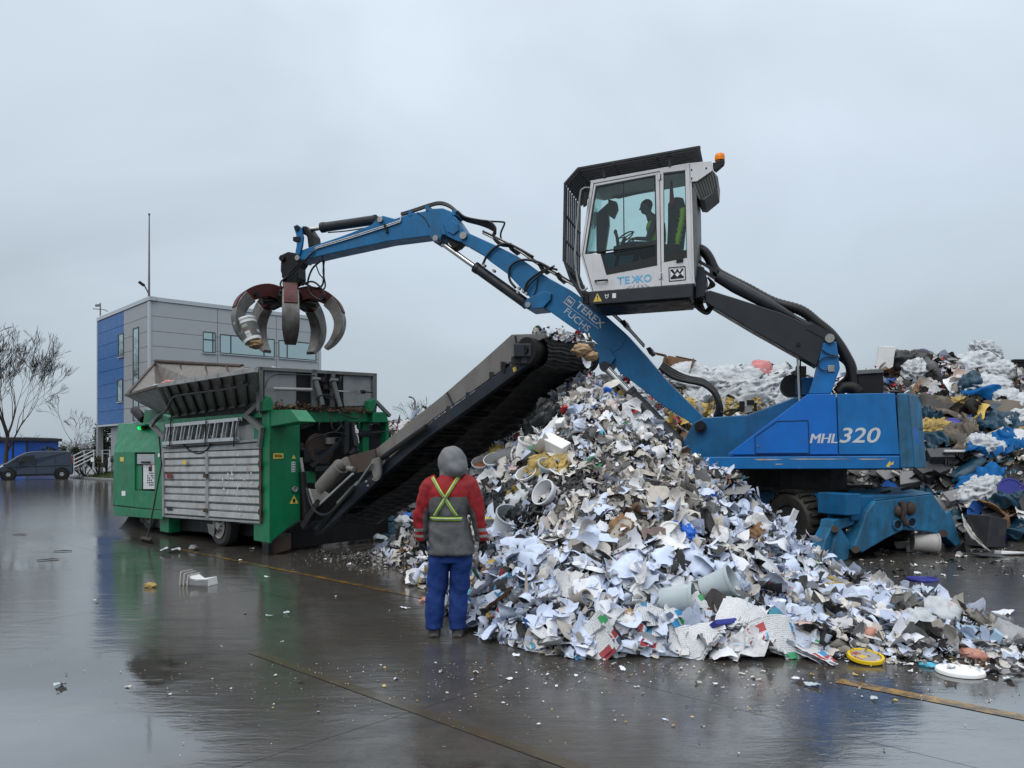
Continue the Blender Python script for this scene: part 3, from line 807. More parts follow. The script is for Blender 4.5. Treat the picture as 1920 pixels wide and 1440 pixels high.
# ---- cab riser -------------------------------------------------------
plate('riser_post', [(1543.5, 643), (1568.5, 640), (1575, 690), (1558, 739), (1516.5, 739), (1530, 700)], 0.16, 0.62, BLUE_M, bevel=.015)
plate('junction_box', [(1552, 685), (1565, 685), (1565, 697), (1552, 697)], 0.13, 0.03, STEEL, bevel=.004)
m = MB(); etube(m, [(1568, 668), (1550, 662), (1540, 655)], 0.13, 0.012, 6); etube(m, [(1572, 668), (1545, 671), (1534, 683), (1541, 694), (1553, 695)], 0.12, 0.012, 6); m.build('cable', HOSE, exc, smooth=True)
arm = plate('cab_arm', [(1322, 548), (1331, 544), (1392, 563), (1464, 586), (1514, 608), (1553, 630), (1562, 642), (1545, 652), (1531, 687), (1496, 667), (1411, 619.5), (1341, 578), (1322, 566)], 0.22, 0.46, DARK, bevel=.015)
m = MB(); pin(m, 1496.7, 646, 0.205, 0.035, 0.02, 14); m.build('hole', BLACK, arm)
m = MB(); pin(m, 1556, 634, 0.10, 0.075, 0.75, 14); m.build('pivot_pin', STEEL, arm)
lk = MB()
lk.bar(EX(1309, 489, .3), EX(1350, 513, .3), .05, .05, EN); lk.bar(EX(1312, 503, .3), EX(1352, 530, .3), .05, .05, EN)
lk.bar(EX(1332, 500, .3), EX(1334, 518, .3), .05, .05, EN); lk.bar(EX(1346, 508, .3), EX(1350, 530, .3), .05, .05, EN)
lk.tube([EX(1345, 518, .3), EX(1378, 537, .3), EX(1440, 570, .3), EX(1490, 596, .3)], [.10, .115, .10, .05], 10)
lk.tube([EX(1488, 595, .3), EX(1520, 612, .3)], .05, 8); lk.bar(EX(1515, 612, .22), EX(1556, 634, .22), .10, .03, EN); lk.bar(EX(1515, 606, .42), EX(1556, 630, .42), .10, .03, EN)
lk.build('parallel_link', DARK, exc, auto=40)
def ribbed(pts, off, r, name, parent=exc):
    P = spline([EX(x, y, off) for x, y in pts], 14); rs = [r * (1.0 if i % 2 else 0.9) for i in range(len(P))]
    m = MB(); m.tube(P, rs, 10); return m.build(name, HOSE, parent, smooth=True)
ribbed([(1306, 466), (1318, 470), (1329, 483), (1342, 508), (1362, 521), (1400, 540), (1449, 566), (1501, 582), (1533, 606), (1555, 624), (1572, 645), (1586, 668), (1596, 690), (1600, 722)], 0.52, 0.095, 'corrugated_duct')
m = MB()
for k, dx in enumerate((0, 7, 14)):
    etube(m, [(1570 + dx * .4, 670), (1586 + dx, 684), (1588 + dx, 704), (1570 + dx, 722)], 0.62 + .05 * k, 0.028, 8)
for k in range(5):
    etube(m, [(1300 + 3 * k, 560), (1306 + 4 * k, 576 + 2 * k), (1326, 588 - 2 * k), (1338 - k, 572)], 0.4 + .08 * k, 0.026, 7)
    etube(m, [(1327, 520), (1332 + 2 * k, 530 + k), (1328, 542)], 0.4 + .08 * k, 0.018, 6)
m.build('hose_loop', HOSE, exc, smooth=True)
plate('cab_mount', [(1303, 496), (1320, 500), (1324, 520), (1322, 556), (1303, 560)], 0.16, 0.6, DARK, bevel=.02)
plate('prop_strut', [(1493.5, 671), (1497.5, 671), (1501, 753), (1497, 753)], 0.3, 0.08, GALV, bevel=.005)
plate('prop_strut', [(1499, 671), (1502, 671), (1503, 750), (1500, 750)], 0.55, 0.05, BLACK, bevel=.005)
# ---- cab -------------------------------------------------------------
CO, CW = -0.14, 1.06
m = MB(); epr(m, [(1091, 547.5), (1299, 532), (1298.5, 557), (1113, 571), (1094, 568)], CO - .01, CW + .02); cab = m.build('cab', DARK, exc, bevel=.012)
m = MB(); epr(m, [(1116, 571.5), (1292, 559), (1292, 563), (1118, 576)], CO + .06, CW - .12); m.build('underframe', BLACK, cab)
GASK = mat('black_gasket', (0.012, 0.014, 0.015), 0.45, var=.1)
wallp = [('roof_rail', [(1108, 339), (1292, 306), (1284.5, 319), (1244, 324), (1229, 328), (1117, 348.5)]),
         ('front_post', [(1108, 339), (1117, 348.5), (1097, 476), (1088, 477)]),
         ('door_post', [(1229, 328), (1244, 324), (1245, 491.5), (1232, 497.5)]),
         ('rear_post', [(1284.5, 319), (1292, 306), (1298, 531.5), (1288, 483)]),
         ('lower_panel', [(1088, 477), (1097, 476), (1126, 476), (1137, 515.5), (1232, 497.5), (1245, 491.5), (1288, 483), (1298, 531.5), (1109, 547)])]
for o_, th in ((CO, .05), (CO + CW - .05, .05)):
    for nm, pts in wallp: plate(nm, pts, o_, th, WHITEP, cab, bevel=.006)
    for pts in ([(1117, 348.5), (1229, 328), (1232, 458), (1097, 476)], [(1244, 324), (1284.5, 319), (1288, 483), (1245, 491.5)], [(1126, 476), (1232, 458), (1232, 497.5), (1137, 515.5)]):
        m = MB()                                    # gasket frame inside each opening
        n_ = len(pts); cx = sum(p[0] for p in pts) / n_; cy = sum(p[1] for p in pts) / n_
        for i in range(n_):
            a, b = pts[i], pts[(i + 1) % n_]
            k = 3.2
            ia = (a[0] + (cx - a[0]) * k / math.hypot(cx - a[0], cy - a[1]), a[1] + (cy - a[1]) * k / math.hypot(cx - a[0], cy - a[1]))
            ib = (b[0] + (cx - b[0]) * k / math.hypot(cx - b[0], cy - b[1]), b[1] + (cy - b[1]) * k / math.hypot(cx - b[0], cy - b[1]))
            epr(m, [a, b, ib, ia], o_ - .004 if o_ < 0 else o_ + .02, .034)
        m.build('window_gasket', GASK, cab)
    gm_ = MB(); epr(gm_, [(1117, 348.5), (1229, 328), (1232, 458), (1097, 476)], o_ + .020, .006); gm_.build('window', GLASS, cab)
    gm_ = MB(); epr(gm_, [(1244, 324), (1284.5, 319), (1288, 483), (1245, 491.5)], o_ + .020, .006); gm_.build('window', GLASS, cab)
    gm_ = MB(); epr(gm_, [(1126, 476), (1232, 458), (1232, 497.5), (1137, 515.5)], o_ + .020, .006); gm_.build('window', GLASSD, cab)
plate('window_bar', [(1168, 340), (1169.6, 339.7), (1171, 466), (1169.2, 466.3)], CO + .005, .02, GASK, cab, 0)
m = MB(); epr(m, [(1132, 505), (1232, 480), (1232, 497), (1137, 515)], CO + .002, .012); epr(m, [(1245, 478), (1288, 468), (1288, 482), (1245, 491)], CO + .002, .012); m.build('window_gasket', GASK, cab)
m = MB()                                            # door seams, hinges, handle
for a, b in (((1236.5, 321), (1240, 536)), ((1113.5, 344), (1236, 321.5)), ((1113.5, 344), (1092.5, 476.5)), ((1092.5, 476.5), (1112, 546))):
    m.bar(EX(*a, CO - .002), EX(*b, CO - .002), .010, .008, EN)
m.build('door_seam', GASK, cab)
for x, y in ((1237, 331), (1238.5, 517)):
    plate('hinge', [(x - 3.5, y - 6), (x + 4, y - 6.5), (x + 4, y + 5.5), (x - 3.5, y + 6)], CO - .015, .016, WHITEP, cab, .004)
    m = MB()
    for dy in (-3.5, .3, 3.6): pin(m, x + 1.5, y + dy, CO - .022, .012, .01, 8)
    m.build('hinge_bolt', BLACK, cab)
m = MB(); m.tube(spline([EX(1116, 526.5, CO), EX(1118, 526.5, CO - .05), EX(1136, 525, CO - .05), EX(1138.5, 525, CO)]), .016, 8); m.build('door_handle', BLACK, cab, smooth=True)
plate('window_catch', [(1268, 485.5), (1281, 483.5), (1281, 490.5), (1268, 492.5)], CO - .02, .02, BLACK, cab, .005)
# far side and ends
for nm, pts, m_ in (('rear_wall', [(1292, 306), (1296, 306), (1302, 531), (1298, 531.5)], WHITEP), ('roof', [(1106, 339), (1294, 305), (1294.5, 309), (1110, 343)], WHITEP)):
    m = MB(); epr(m, pts, CO + .02, CW - .04); m.build(nm, m_, cab)
m = MB(); epr(m, [(1108, 341), (1110.5, 341), (1091, 477), (1088.5, 477)], CO + .05, CW - .1); m.build('windscreen', GLASS, cab)
m = MB(); epr(m, [(1088.5, 477), (1091, 477), (1111, 547), (1109, 547)], CO + .05, CW - .1); m.build('windscreen', GLASSD, cab)
m = MB(); epr(m, [(1298, 350), (1306, 352), (1308, 470), (1303, 520), (1299, 520)], CO + .04, CW - .08); m.build('rear_bulkhead', GREYP, cab)
m = MB(); epr(m, [(1109, 541), (1298, 526), (1298, 531), (1109, 546)], CO + .05, CW - .1); m.build('floor', BLACK, cab)
# air-con pod at the rear
plate('rear_pod', [(1293, 305.5), (1334, 301), (1336, 320), (1307, 340), (1296, 341)], CO - .01, CW * .8, WHITEP, cab, .01)
ac = plate('air_conditioner', [(1297, 342), (1309, 340), (1337, 320), (1346, 331), (1345, 355), (1321, 375), (1311, 374)], CO + .03, CW * .7, GREYP, cab, .01)
m = MB()
for k in range(8):
    t_ = k / 7.0; a = EX(1305 + 33 * t_, 345 - 22 * t_, CO + .02); b = EX(1316 + 28 * t_, 372 - 18 * t_, CO + .02); m.bar(a, b, .018, .02, EN)
m.build('grille_bar', BLACK, ac)
m = MB(); 
for x, y in ((1296.5, 318), (1296.5, 334), (1324, 315)): pin(m, x, y, CO - .022, .014, .015, 8)
m.build('bolt', BLACK, cab)
bc = plate('beacon_bracket', [(1336, 305), (1359, 300), (1357, 307), (1342, 320), (1337, 316)], CO + .1, .12, BLACK, cab, .008)
c0 = EX(1349.5, 301, CO + .16); m = MB(); m.lathe([(.085, 0), (.085, .05), (.08, .10), (.065, .115), (0, .12)], c0, (0, 0, 1), 18); m.build('beacon', ORANGE, bc, auto=50)
# roof and front guard: flat bars
fg = plate('guard_frame', [(1083, 313.5), (1312, 272.5), (1314, 276.5), (1084, 317.5)], CO - .12, .05, DARK, cab, .004)
m = MB(); epr(m, [(1083, 313.5), (1084.5, 317), (1060, 345), (1057, 343)], CO - .12, .05); epr(m, [(1057, 343), (1060.5, 344), (1058.5, 487), (1054.5, 489)], CO - .12, .05); epr(m, [(1055, 488), (1058.5, 487), (1073, 527), (1069, 528)], CO - .12, .05)
epr(m, [(1069, 526), (1073, 525), (1095, 556), (1090, 558)], CO - .12, .05)
m.build('guard_frame', DARK, cab)
GW = CW + .24
for k in range(12):
    sh_ = EN * (.05 + (GW - .06) * (k + .5) / 12)
    A_ = [EX(x, y, CO - .12) + sh_ for x, y in ((1084, 314.6), (1312, 273.6), (1313, 277.6), (1084.6, 318.6))]
    m = MB(); m.prism(A_, EN * .062); m.build('roof_bar', DARK, cab)
    A_ = [EX(x, y, CO - .12) + sh_ for x, y in ((1083, 314), (1085, 318), (1061, 345.5), (1057.5, 343))]
    m = MB(); m.prism(A_, EN * .058); m.build('roof_bar', DARK, cab)
m = MB()
for x0, y0 in ((1084, 315), (1150, 303.5), (1230, 289), (1311, 274.5)):
    epr(m, [(x0 - 1.5, y0 + 2), (x0 + 1.5, y0 + 1.3), (x0 + 1.9, y0 + 4), (x0 - 1.1, y0 + 4.7)], CO - .125, GW + .05)
m.build('guard_crossbar', DARK, cab)
for x0, y0, x1, y1 in ((1130, 309, 1133, 332), (1253, 288, 1256, 311)):
    plate('guard_bracket', [(x0 - 3, y0), (x0 + 5, y0 - 1.4), (x1 + 2, y1), (x1 - 2, y1 + 1)], CO - .02, .05, DARK, cab, 0)
for k in range(9):
    sh_ = EN * (.03 + (GW - .06) * k / 8.0)
    m = MB(); P = [EX(x, y, CO - .12) + sh_ for x, y in ((1058, 344), (1056.5, 488), (1071, 526), (1092, 556))]
    for i in range(3): m.bar(P[i], P[i + 1], .028, .028, EN)
    m.build('guard_bar', DARK, cab)
m = MB()
for x0, y0 in ((1057.5, 400), (1057, 447), (1066, 510)):
    m.bar(EX(x0, y0, CO - .12), EX(x0, y0, CO - .12) + EN * GW, .03, .035)
m.build('guard_crossbar', DARK, cab)
m = MB(); m.tube(spline([EX(1106, 352, CO - .03), EX(1093, 354, CO - .06), EX(1087, 372, CO - .06), EX(1078, 480, CO - .06), EX(1088, 541, CO - .06), EX(1102, 540, CO - .03)]), .018, 8); m.build('grab_rail', GALV, cab, smooth=True)
plate('mirror', [(1094, 362), (1102, 360), (1100, 384), (1093, 388)], CO - .1, .05, BLACK, cab, .01)
plate('guard_foot', [(1092, 548), (1103, 549), (1103, 571), (1092, 568)], CO - .05, .1, BLACK, cab, .01)
# interior
SEATM = mat('seat_fabric', (0.018, 0.016, 0.018), 0.8, var=.2)
so = CO + .30
st = MB(); epr(st, [(1252, 380), (1266, 368), (1281, 370), (1284, 395), (1276, 470), (1250, 470), (1252, 420)], so, .48); epr(st, [(1196, 462), (1250, 455), (1252, 476), (1198, 480)], so, .48); seat = st.build('seat', SEATM, cab, bevel=.03)
m = MB(); epr(m, [(1205, 478), (1252, 476), (1250, 528), (1210, 530)], so + .08, .32); m.build('seat_base', BLACK, seat)
m = MB(); P = [EX(1160, 470, so + .24), EX(1157, 445, so + .24), EX(1154, 435, so + .24)]; m.tube(P, .03, 8); m.ell(P[-1], (.035, .035, .05)); m.build('joystick', BLACK, cab, smooth=True)
m = MB(); c = EX(1172, 445, so + .24); m.lathe([(.17, -.014), (.185, 0), (.17, .014), (.16, 0)], c, (-.5 * ET.x, -.5 * ET.y, .86), 24, True)
for k in range(3):
    a = k * 2.094; d = Vector((math.cos(a), math.sin(a), 0)); m.bar(c, c + (ET * math.cos(a) + EN * math.sin(a)) * .17 + Vector((0, 0, math.cos(a) * .09)), .03, .015)
m.tube([c, EX(1160, 475, so + .24), EX(1150, 520, so + .24)], .035, 8); m.build('steering_wheel', BLACK, cab, smooth=True)
plate('monitor', [(1140, 373), (1156, 378), (1158, 390), (1150, 408), (1141, 402)], so + .1, .14, BLACK, cab, .01)
plate('console', [(1118, 400), (1140, 380), (1142, 420), (1134, 472), (1118, 474)], CO + CW - .22, .12, DARK, cab, .01)
plate('side_console', [(1150, 462), (1180, 452), (1230, 452), (1232, 470), (1150, 476)], CO + CW - .3, .2, BLACK, cab, .01)
plate('sun_blind', [(1120, 349), (1226, 330), (1226, 356), (1160, 372), (1124, 366)], CO + CW - .14, .03, GREYP, cab, 0)
m = MB(); epr(m, [(1246, 326), (1284, 321), (1284, 345), (1246, 350)], CO + CW - .12, .03); m.build('sun_blind', GREYP, cab)
# lettering and marks on the cab
ct = (EX(1221.7, 526.8, CO) - EX(1157.5, 532.6, CO)); ctn = ct.normalized(); UP = Vector((0, 0, 1))
a0 = EX(1157.5, 533.5, CO); L = ct.length; hh = 14.5 / F * 12.9
text_part('lettering', 'TE', CYAN, cab, a0, ctn, UP, hh, bold=.012, depth=.006, width=L * .37)
text_part('lettering', 'K', CYAN, cab, a0 + ctn * L * .585, -ctn, UP, hh, bold=.012, depth=-.006, width=L * .185)
text_part('lettering', 'KO', CYAN, cab, a0 + ctn * L * .60, ctn, UP, hh, bold=.012, depth=.006, width=L * .40)
m = MB()
for k, (xa, xb, ya, yb) in enumerate(((1176, 1184, 541, 535.5), (1186, 1190, 540.5, 534), (1196, 1197, 539.5, 533.5), (1205, 1203, 538.5, 533), (1216, 1208, 537.5, 532.5))):
    epr(m, [(xa - 2.5, ya), (xa + 2.5, ya - .3), (xb + 1, yb), (xb - 1, yb)], CO - .0035, .003)
m.build('road_emblem', mat('pale_grey_print', (.33, .34, .36), .5), cab)
lg = MB(); 
rr_ = [(1254, 502), (1284.5, 499.5), (1285.5, 524.5), (1255, 527.5)]
for i in range(4): lg.bar(EX(*rr_[i], CO - .003), EX(*rr_[(i + 1) % 4], CO - .003), .014, .006, EN)
epr(lg, [(1257, 505.5), (1281.5, 503.2), (1282, 521), (1257.5, 523.5)], CO - .004, .003); emb = lg.build('crown_emblem', BLACK, cab)
m = MB()
for pts in ([(1257.5, 508), (1263.5, 514.5), (1257.8, 520)], [(1281.5, 505.5), (1276, 513), (1281.8, 518)], [(1262, 505.5), (1269, 505), (1265.5, 511)], [(1271, 504.7), (1278, 504.2), (1274.3, 510.2)], [(1265.5, 514.8), (1270, 510), (1274.5, 514), (1270, 519)]):
    epr(m, pts, CO - .008, .003)
m.build('crown_mark', WHITE, emb)
plate('warning_triangle', [(1112.5, 566), (1120, 549.5), (1128.5, 564.5)], CO - .0145, .003, CREAM, cab, 0)
m = MB(); epr(m, [(1119.3, 554), (1121.3, 554), (1120.9, 560), (1119.8, 560)], CO - .018, .003); epr(m, [(1119.5, 561.5), (1121.2, 561.4), (1121.2, 563), (1119.5, 563.1)], CO - .018, .003); m.build('exclamation_mark', BLACK, cab)
m = MB()
for a, b in (((1134.5, 552), (1136, 559)), ((1141, 551.5), (1139.5, 558.5)), ((1136, 559), (1139.5, 558.5)), ((1134.5, 552), (1137.5, 554.5)), ((1141, 551.5), (1137.5, 554.5))): m.bar(EX(*a, CO - .014), EX(*b, CO - .014), .010, .006, EN)
epr(m, [(1148, 550), (1155, 549.5), (1155, 558.5), (1148, 559)], CO - .0145, .003); m.build('sticker', WHITE, cab)
# ---- boom ------------------------------------------------------------
B0, BWD = 1.02, 0.46
boom = plate('boom', [(869, 434), (879, 437), (930, 460), (970, 480), (1012, 510), (1030, 522), (1070, 544), (1125, 582), (1174, 626), (1208, 664), (1254, 718), (1322, 785), (1327, 800), (1318, 812), (1299, 795), (1245, 762), (1197, 724), (1160, 697), (1150, 680), (1130, 655), (1112, 637), (1070, 612), (1022, 578), (992, 556), (952, 514), (920, 491), (900, 474), (868, 456)], B0, BWD, BLUE, bevel=.014)
plate('cylinder_lug', [(1104, 640), (1142, 652), (1154, 672), (1140, 690), (1128, 696), (1123, 684), (1116, 660)], B0 - .06, BWD + .12, BLUE, boom)
plate('cylinder_lug', [(982, 570), (988, 560), (1020, 545), (1034, 550), (1032, 562), (1018, 577), (990, 580), (984, 577)], B0 - .07, BWD + .14, BLUE, boom)
m = MB()
for x, y, r in ((989.5, 571, .055), (1134, 686, .06), (1115.5, 644, .012)): pin(m, x, y, B0 - .11, r, BWD + .22)
m.build('pin', STEEL, boom)
m = MB(); P = [EX(x, y, B0 + BWD + .002) for x, y in ((1030, 521), (1070, 543), (1125, 581))]
etube(m, [(1160, 614), (1172, 632), (1166, 648), (1152, 660)], B0 - .004, .008, 5); m.build('weld_seam', BLUE_D, boom)
bd = (EX(1126, 611, B0) - EX(1081, 573, B0)).normalized(); bu = Vector((0, 0, 1)); bu = (bu - bd * bu.dot(bd)).normalized()
text_part('lettering', 'TEREX', LETTER, boom, EX(1078, 574.5, B0), bd, bu, .135, bold=.012, depth=.004, width=(EX(1128, 615, B0) - EX(1078, 574.5, B0)).length)
text_part('lettering', 'FUCHS', LETTER, boom, EX(1057, 586, B0), bd, bu, .125, depth=.004, width=(EX(1103, 620, B0) - EX(1057, 586, B0)).length)
m = MB(); m.bar(EX(1055, 566, B0 - .003), EX(1122, 616, B0 - .003), .008, .004, EN)
bx = EX(1058, 566, B0 - .003)
for a, b in (((0, 0), (.17, 0)), ((.17, 0), (.17, .15)), ((.17, .15), (0, .15)), ((0, .15), (0, 0))): m.bar(bx + bd * a[0] + bu * a[1], bx + bd * b[0] + bu * b[1], .012, .004, EN)
for k in range(3):
    c = bx + bd * (.045 + .04 * k); m.prism([c + bu * .03, c + bd * .02 + bu * .075, c + bu * .12, c - bd * .02 + bu * .075], -EN * .003)
m.build('crown_emblem', LETTER, boom)
# pipes along the back of the boom
top = [(905, 440), (930, 452), (970, 472), (1012, 501), (1070, 535), (1125, 573), (1174, 617), (1208, 654), (1240, 694)]
for k in range(5):
    m = MB(); off = B0 + .04 + k * .095
    P = [EX(x + (k % 2) * 2, y - 3 - (k % 3) * 2.2, off) for x, y in top[:-1 - (k % 2)]]
    m.tube(spline(P, 4), .019, 7); m.build('pipe', BLACK if k % 2 else STEEL, boom, smooth=True)
for x, y in ((955, 463), (1012, 500), (1045, 518), (1085, 544), (1168, 607), (1216, 658)):
    plate('pipe_clamp', [(x - 5, y - 5), (x + 3, y - 8), (x + 8, y + 2), (x + 1, y + 6)], B0 - .01, BWD + .02, BLACK, boom, .006)
hz = MB()
for k in range(5):
    o_ = B0 + .02 + k * .09
    etube(hz, [(858, 396 + k), (872, 407 + k * 1.5), (900, 413 + k * 2), (918, 416 + 3 * k), (929, 428 + 2 * k), (925, 442 + k), (938, 455 + k), (955, 462)], o_, .024, 7)
etube(hz, [(918, 415), (940, 416), (946, 419), (939, 437), (941, 450), (953, 458)], B0 + .3, .020, 7)
etube(hz, [(905, 497), (913, 480), (930, 463), (950, 457), (972, 466), (1000, 482)], B0 - .05, .026, 8)
etube(hz, [(967, 540), (956, 525), (955, 505), (966, 492), (985, 487), (1010, 492), (1035, 505)], B0 - .06, .026, 8)
etube(hz, [(983, 545), (990, 528), (1010, 512), (1030, 503), (1045, 506)], B0 - .06, .024, 8)
etube(hz, [(1000, 555), (1006, 540), (1008, 520)], B0 - .03, .010, 6)
etube(hz, [(985, 545), (996, 530), (1020, 510), (1040, 498)], B0 - .09, .018, 8)
hz.build('hydraulic_hose', HOSE, boom, smooth=True)
m = MB()
for x, y in ((972, 540), (980, 546), (986, 550), (970, 547), (907, 497), (925, 507)): pin(m, x, y, B0 - .10, .03, .1, 8)
m.build('hose_fitting', STEEL, boom)
hb = MB()
for k in range(4):
    etube(hb, [(1236 + 2 * k, 690 - 3 * k), (1262 + k, 708 - 4 * k), (1290, 716 - 3 * k), (1318, 722 - 3 * k), (1338 + k, 738 - 2 * k), (1346 + 2 * k, 760), (1340 + 4 * k, 782)], B0 - .02 + k * .12, .034, 8)
hb.build('hydraulic_hose', HOSE, exc, smooth=True)
def cylinder(a, b, c, r, rr, name='hydraulic_cylinder', parent=exc):
    """rod from a to b, barrel from b to c"""
    m = MB(); d = (c - b).normalized(); L = (c - b).length
    m.lathe([(r * .6, 0), (r * 1.1, .01), (r * 1.1, .10), (r, .11), (r, L - .06), (r * 1.05, L - .05), (r * 1.05, L), (0, L)], b, d, 18)
    m.cyl(c - EN * r * .9, c + EN * r * .9, r * .8, 14)
    o = m.build(name, DARK, parent, auto=35)
    m = MB(); m.cyl(a + d * .05, b + d * .02, rr, 14); m.build('piston_rod', CHROME, o, auto=40)
    m = MB(); m.cyl(a - EN * r * .55, a + EN * r * .55, r * .7, 14); m.build('rod_eye', DARK, o, auto=40)
    return o
cylinder(EX(826, 454, 1.25), EX(890, 500, 1.25), EX(989, 571, 1.25), .105, .055)
for o_ in (.82, 1.62): cylinder(EX(1134, 687, o_), EX(1177, 734, o_), EX(1272, 832, o_), .135, .075)
# ---- stick -----------------------------------------------------------
S0, SW = 1.04, 0.42
stick = plate('stick', [(555, 474), (565, 469), (592, 459), (637, 444), (695, 422), (717, 404), (740, 410), (770, 400), (795, 396), (812, 391), (830, 390), (845, 396), (856, 410), (868, 428), (878, 439), (878, 449), (870, 456), (857, 452), (836, 442), (829, 440), (825, 451), (814, 455), (805, 442), (727, 452), (620, 475), (570, 487), (556, 489)], S0, SW, BLUE, bevel=.014)
m = MB()
for x, y, r, e in ((868, 441, .075, .08), (816, 446, .06, .08), (557, 483, .06, .05), (712, 411, .06, .06)): pin(m, x, y, S0 - e, r, SW + 2 * e)
m.build('pin', STEEL, stick)
plate('boss', [(838, 420), (848, 412), (858, 420), (860, 432), (850, 440), (838, 434)], S0 - .03, SW + .06, BLUE, stick, .01)
plate('stiffener', [(829, 438), (826, 422), (829, 420), (836, 440)], S0 - .05, .05, BLUE, stick, 0)
plate('end_block', [(836, 440), (868, 452), (858, 462), (850, 466), (842, 458)], S0 + .08, SW - .16, BLACK, stick, .01)
m = MB()
for k in range(2): etube(m, [(590, 465 + 3 * k), (600, 461 + 3 * k), (640, 449 + 3 * k), (700, 430 + 3 * k), (745, 415 + 3 * k), (751, 411 + 2 * k), (752, 404)], S0 - .03, .012, 6)
m.build('pipe', ALU, stick, smooth=True)
m = MB()
for k in range(3): etube(m, [(752, 404 - 2 * k), (775, 397 - 2 * k), (805, 387 - 2 * k), (825, 383 - 2 * k), (842, 388 - 2 * k), (858, 399 - k)], S0 + .08 + .1 * k, .022, 7)
etube(m, [(782, 398), (797, 410), (805, 425)], S0 - .01, .010, 5); m.build('hydraulic_hose', HOSE, stick, smooth=True)
for x, y in ((800, 389), (768, 398), (850, 397)): plate('pipe_clamp', [(x - 3, y - 3), (x + 3, y - 4), (x + 4, y + 6), (x - 2, y + 7)], S0 - .01, SW + .02, BLUE, stick, .004)
m = MB(); m.bar(EX(721, 420, S0 - .03), EX(726, 436, S0 - .03), .05, .04, EN); m.build('bracket', BLACK, stick)
cylinder(EX(573, 432, 1.25), EX(602, 427, 1.25), EX(706, 412, 1.25), .105, .05)
m = MB(); etube(m, [(615, 436), (650, 433), (700, 425)], 1.1, .014, 6); m.build('pipe', BLACK, exc)
plate('tipping_link', [(550, 424), (557, 421), (564, 426), (568, 445), (566, 462), (561, 478), (553, 476), (556, 460), (555, 440)], S0 - .05, .06, BLUE, exc, .008)
plate('tipping_link', [(550, 424), (557, 421), (564, 426), (568, 445), (566, 462), (561, 478), (553, 476), (556, 460), (555, 440)], S0 + SW - .01, .06, BLUE, exc, .008)
plate('tipping_link', [(566, 424), (574, 424), (585, 440), (588, 460), (578, 464), (576, 446)], S0 + .04, SW - .08, BLACK, exc, .01)
plate('link_stop', [(549, 444), (562, 443), (562, 452), (549, 452)], S0 - .08, .12, BLACK, exc, .006)
m = MB(); pin(m, 556, 427.5, S0 - .08, .06, SW + .16, 14); m.build('pin', BLACK, exc)
# ---- grab ------------------------------------------------------------
GC = EX(543, 553, 1.25)
gr = MB(); epr(gr, [(527, 478), (540, 472), (562, 476), (562, 492), (557, 500), (558, 520), (554, 530), (534, 530), (530, 520), (526, 508)], 1.08, .34); pin(gr, 527.5, 483.5, 1.02, .07, .46, 12)
gr.lathe([(.10, .14), (.20, .14), (.23, .06), (.34, .03), (.36, -.08), (.30, -.22), (.15, -.30), (0, -.30)], GC, (0, 0, 1), 18); grab = gr.build('grab', BLACK, exc, bevel=.008)
TRED = mat('worn_red_paint', (0.075, 0.016, 0.017), 0.5, .1, var=.3, dirt=.6, dirtcol=(.04, .035, .03), nscale=6)
TST = mat('scraped_tine_steel', (0.165, 0.158, 0.15), 0.45, 0.5, var=.45, dirt=.62, dirtcol=(.05, .04, .035), scratch=.5, scratchcol=(.55, .55, .53), nscale=4)
def sweep(path, sec, side):
    """rectangular section swept along a path in a plane; sec = (thickness, width) per point"""
    m = MB(); vs = []; fs = []
    for i, p in enumerate(path):
        d = (path[min(i + 1, len(path) - 1)] - path[max(i - 1, 0)]).normalized(); nn = d.cross(side).normalized()
        t_, w_ = sec[i]
        vs += [p + nn * t_ / 2 - side * w_ / 2, p + nn * t_ / 2 + side * w_ / 2, p - nn * t_ / 2 + side * w_ * .38, p - nn * t_ / 2 - side * w_ * .38]
    for i in range(len(path) - 1):
        for k in range(4): fs.append([i * 4 + k, i * 4 + (k + 1) % 4, i * 4 + 4 + (k + 1) % 4, i * 4 + 4 + k])
    fs += [[3, 2, 1, 0], [len(vs) - 4 + k for k in range(4)]]
    return m.add(vs, fs)
for k in range(5):
    a = math.atan2(-GC.y, -GC.x) + .02 + k * 2 * math.pi / 5
    d = Vector((math.cos(a), math.sin(a), 0)); sd_ = Vector((-d.y, d.x, 0))
    f = lambda r, z: GC + d * r + Vector((0, 0, z))
    P = spline([f(.22, -.02), f(.50, .03), f(.80, -.06), f(1.02, -.24), f(1.12, -.45)], 4)
    sweep(P, [(.29 - .03 * i / len(P), .30 - .02 * i / len(P)) for i in range(len(P))], sd_).build('tine_arm', TRED, grab, bevel=.01)
    P = spline([f(.90, -.16), f(1.05, -.34), f(1.14, -.60), f(1.10, -.86), f(.97, -1.08), f(.82, -1.22)], 4)
    n_ = len(P); sweep(P, [(.29 - .21 * (i / (n_ - 1)) ** 1.2, (.33 + .04 * math.sin(3 * i / (n_ - 1))) * (1 - .75 * max(0, i / (n_ - 1) - .62))) for i in range(n_)], sd_).build('tine', TST, grab, bevel=.012, auto=50)
    m = MB(); c = f(.30, -.16); m.tube([c, f(.62, -.22)], .07, 8); m.cyl(f(.80, -.10) - sd_ * .22, f(.80, -.10) + sd_ * .22, .05, 10); m.build('tine_cylinder', BLACK, grab)
m = MB()
for k in range(4):
    etube(m, [(590 - 4 * k, 470 + 2 * k), (570 - 5 * k, 490), (545 - 5 * k, 515), (528 + 4 * k, 527), (527 + 6 * k, 537), (540 + 4 * k, 540)], 1.0 + k * .06, .020, 7)
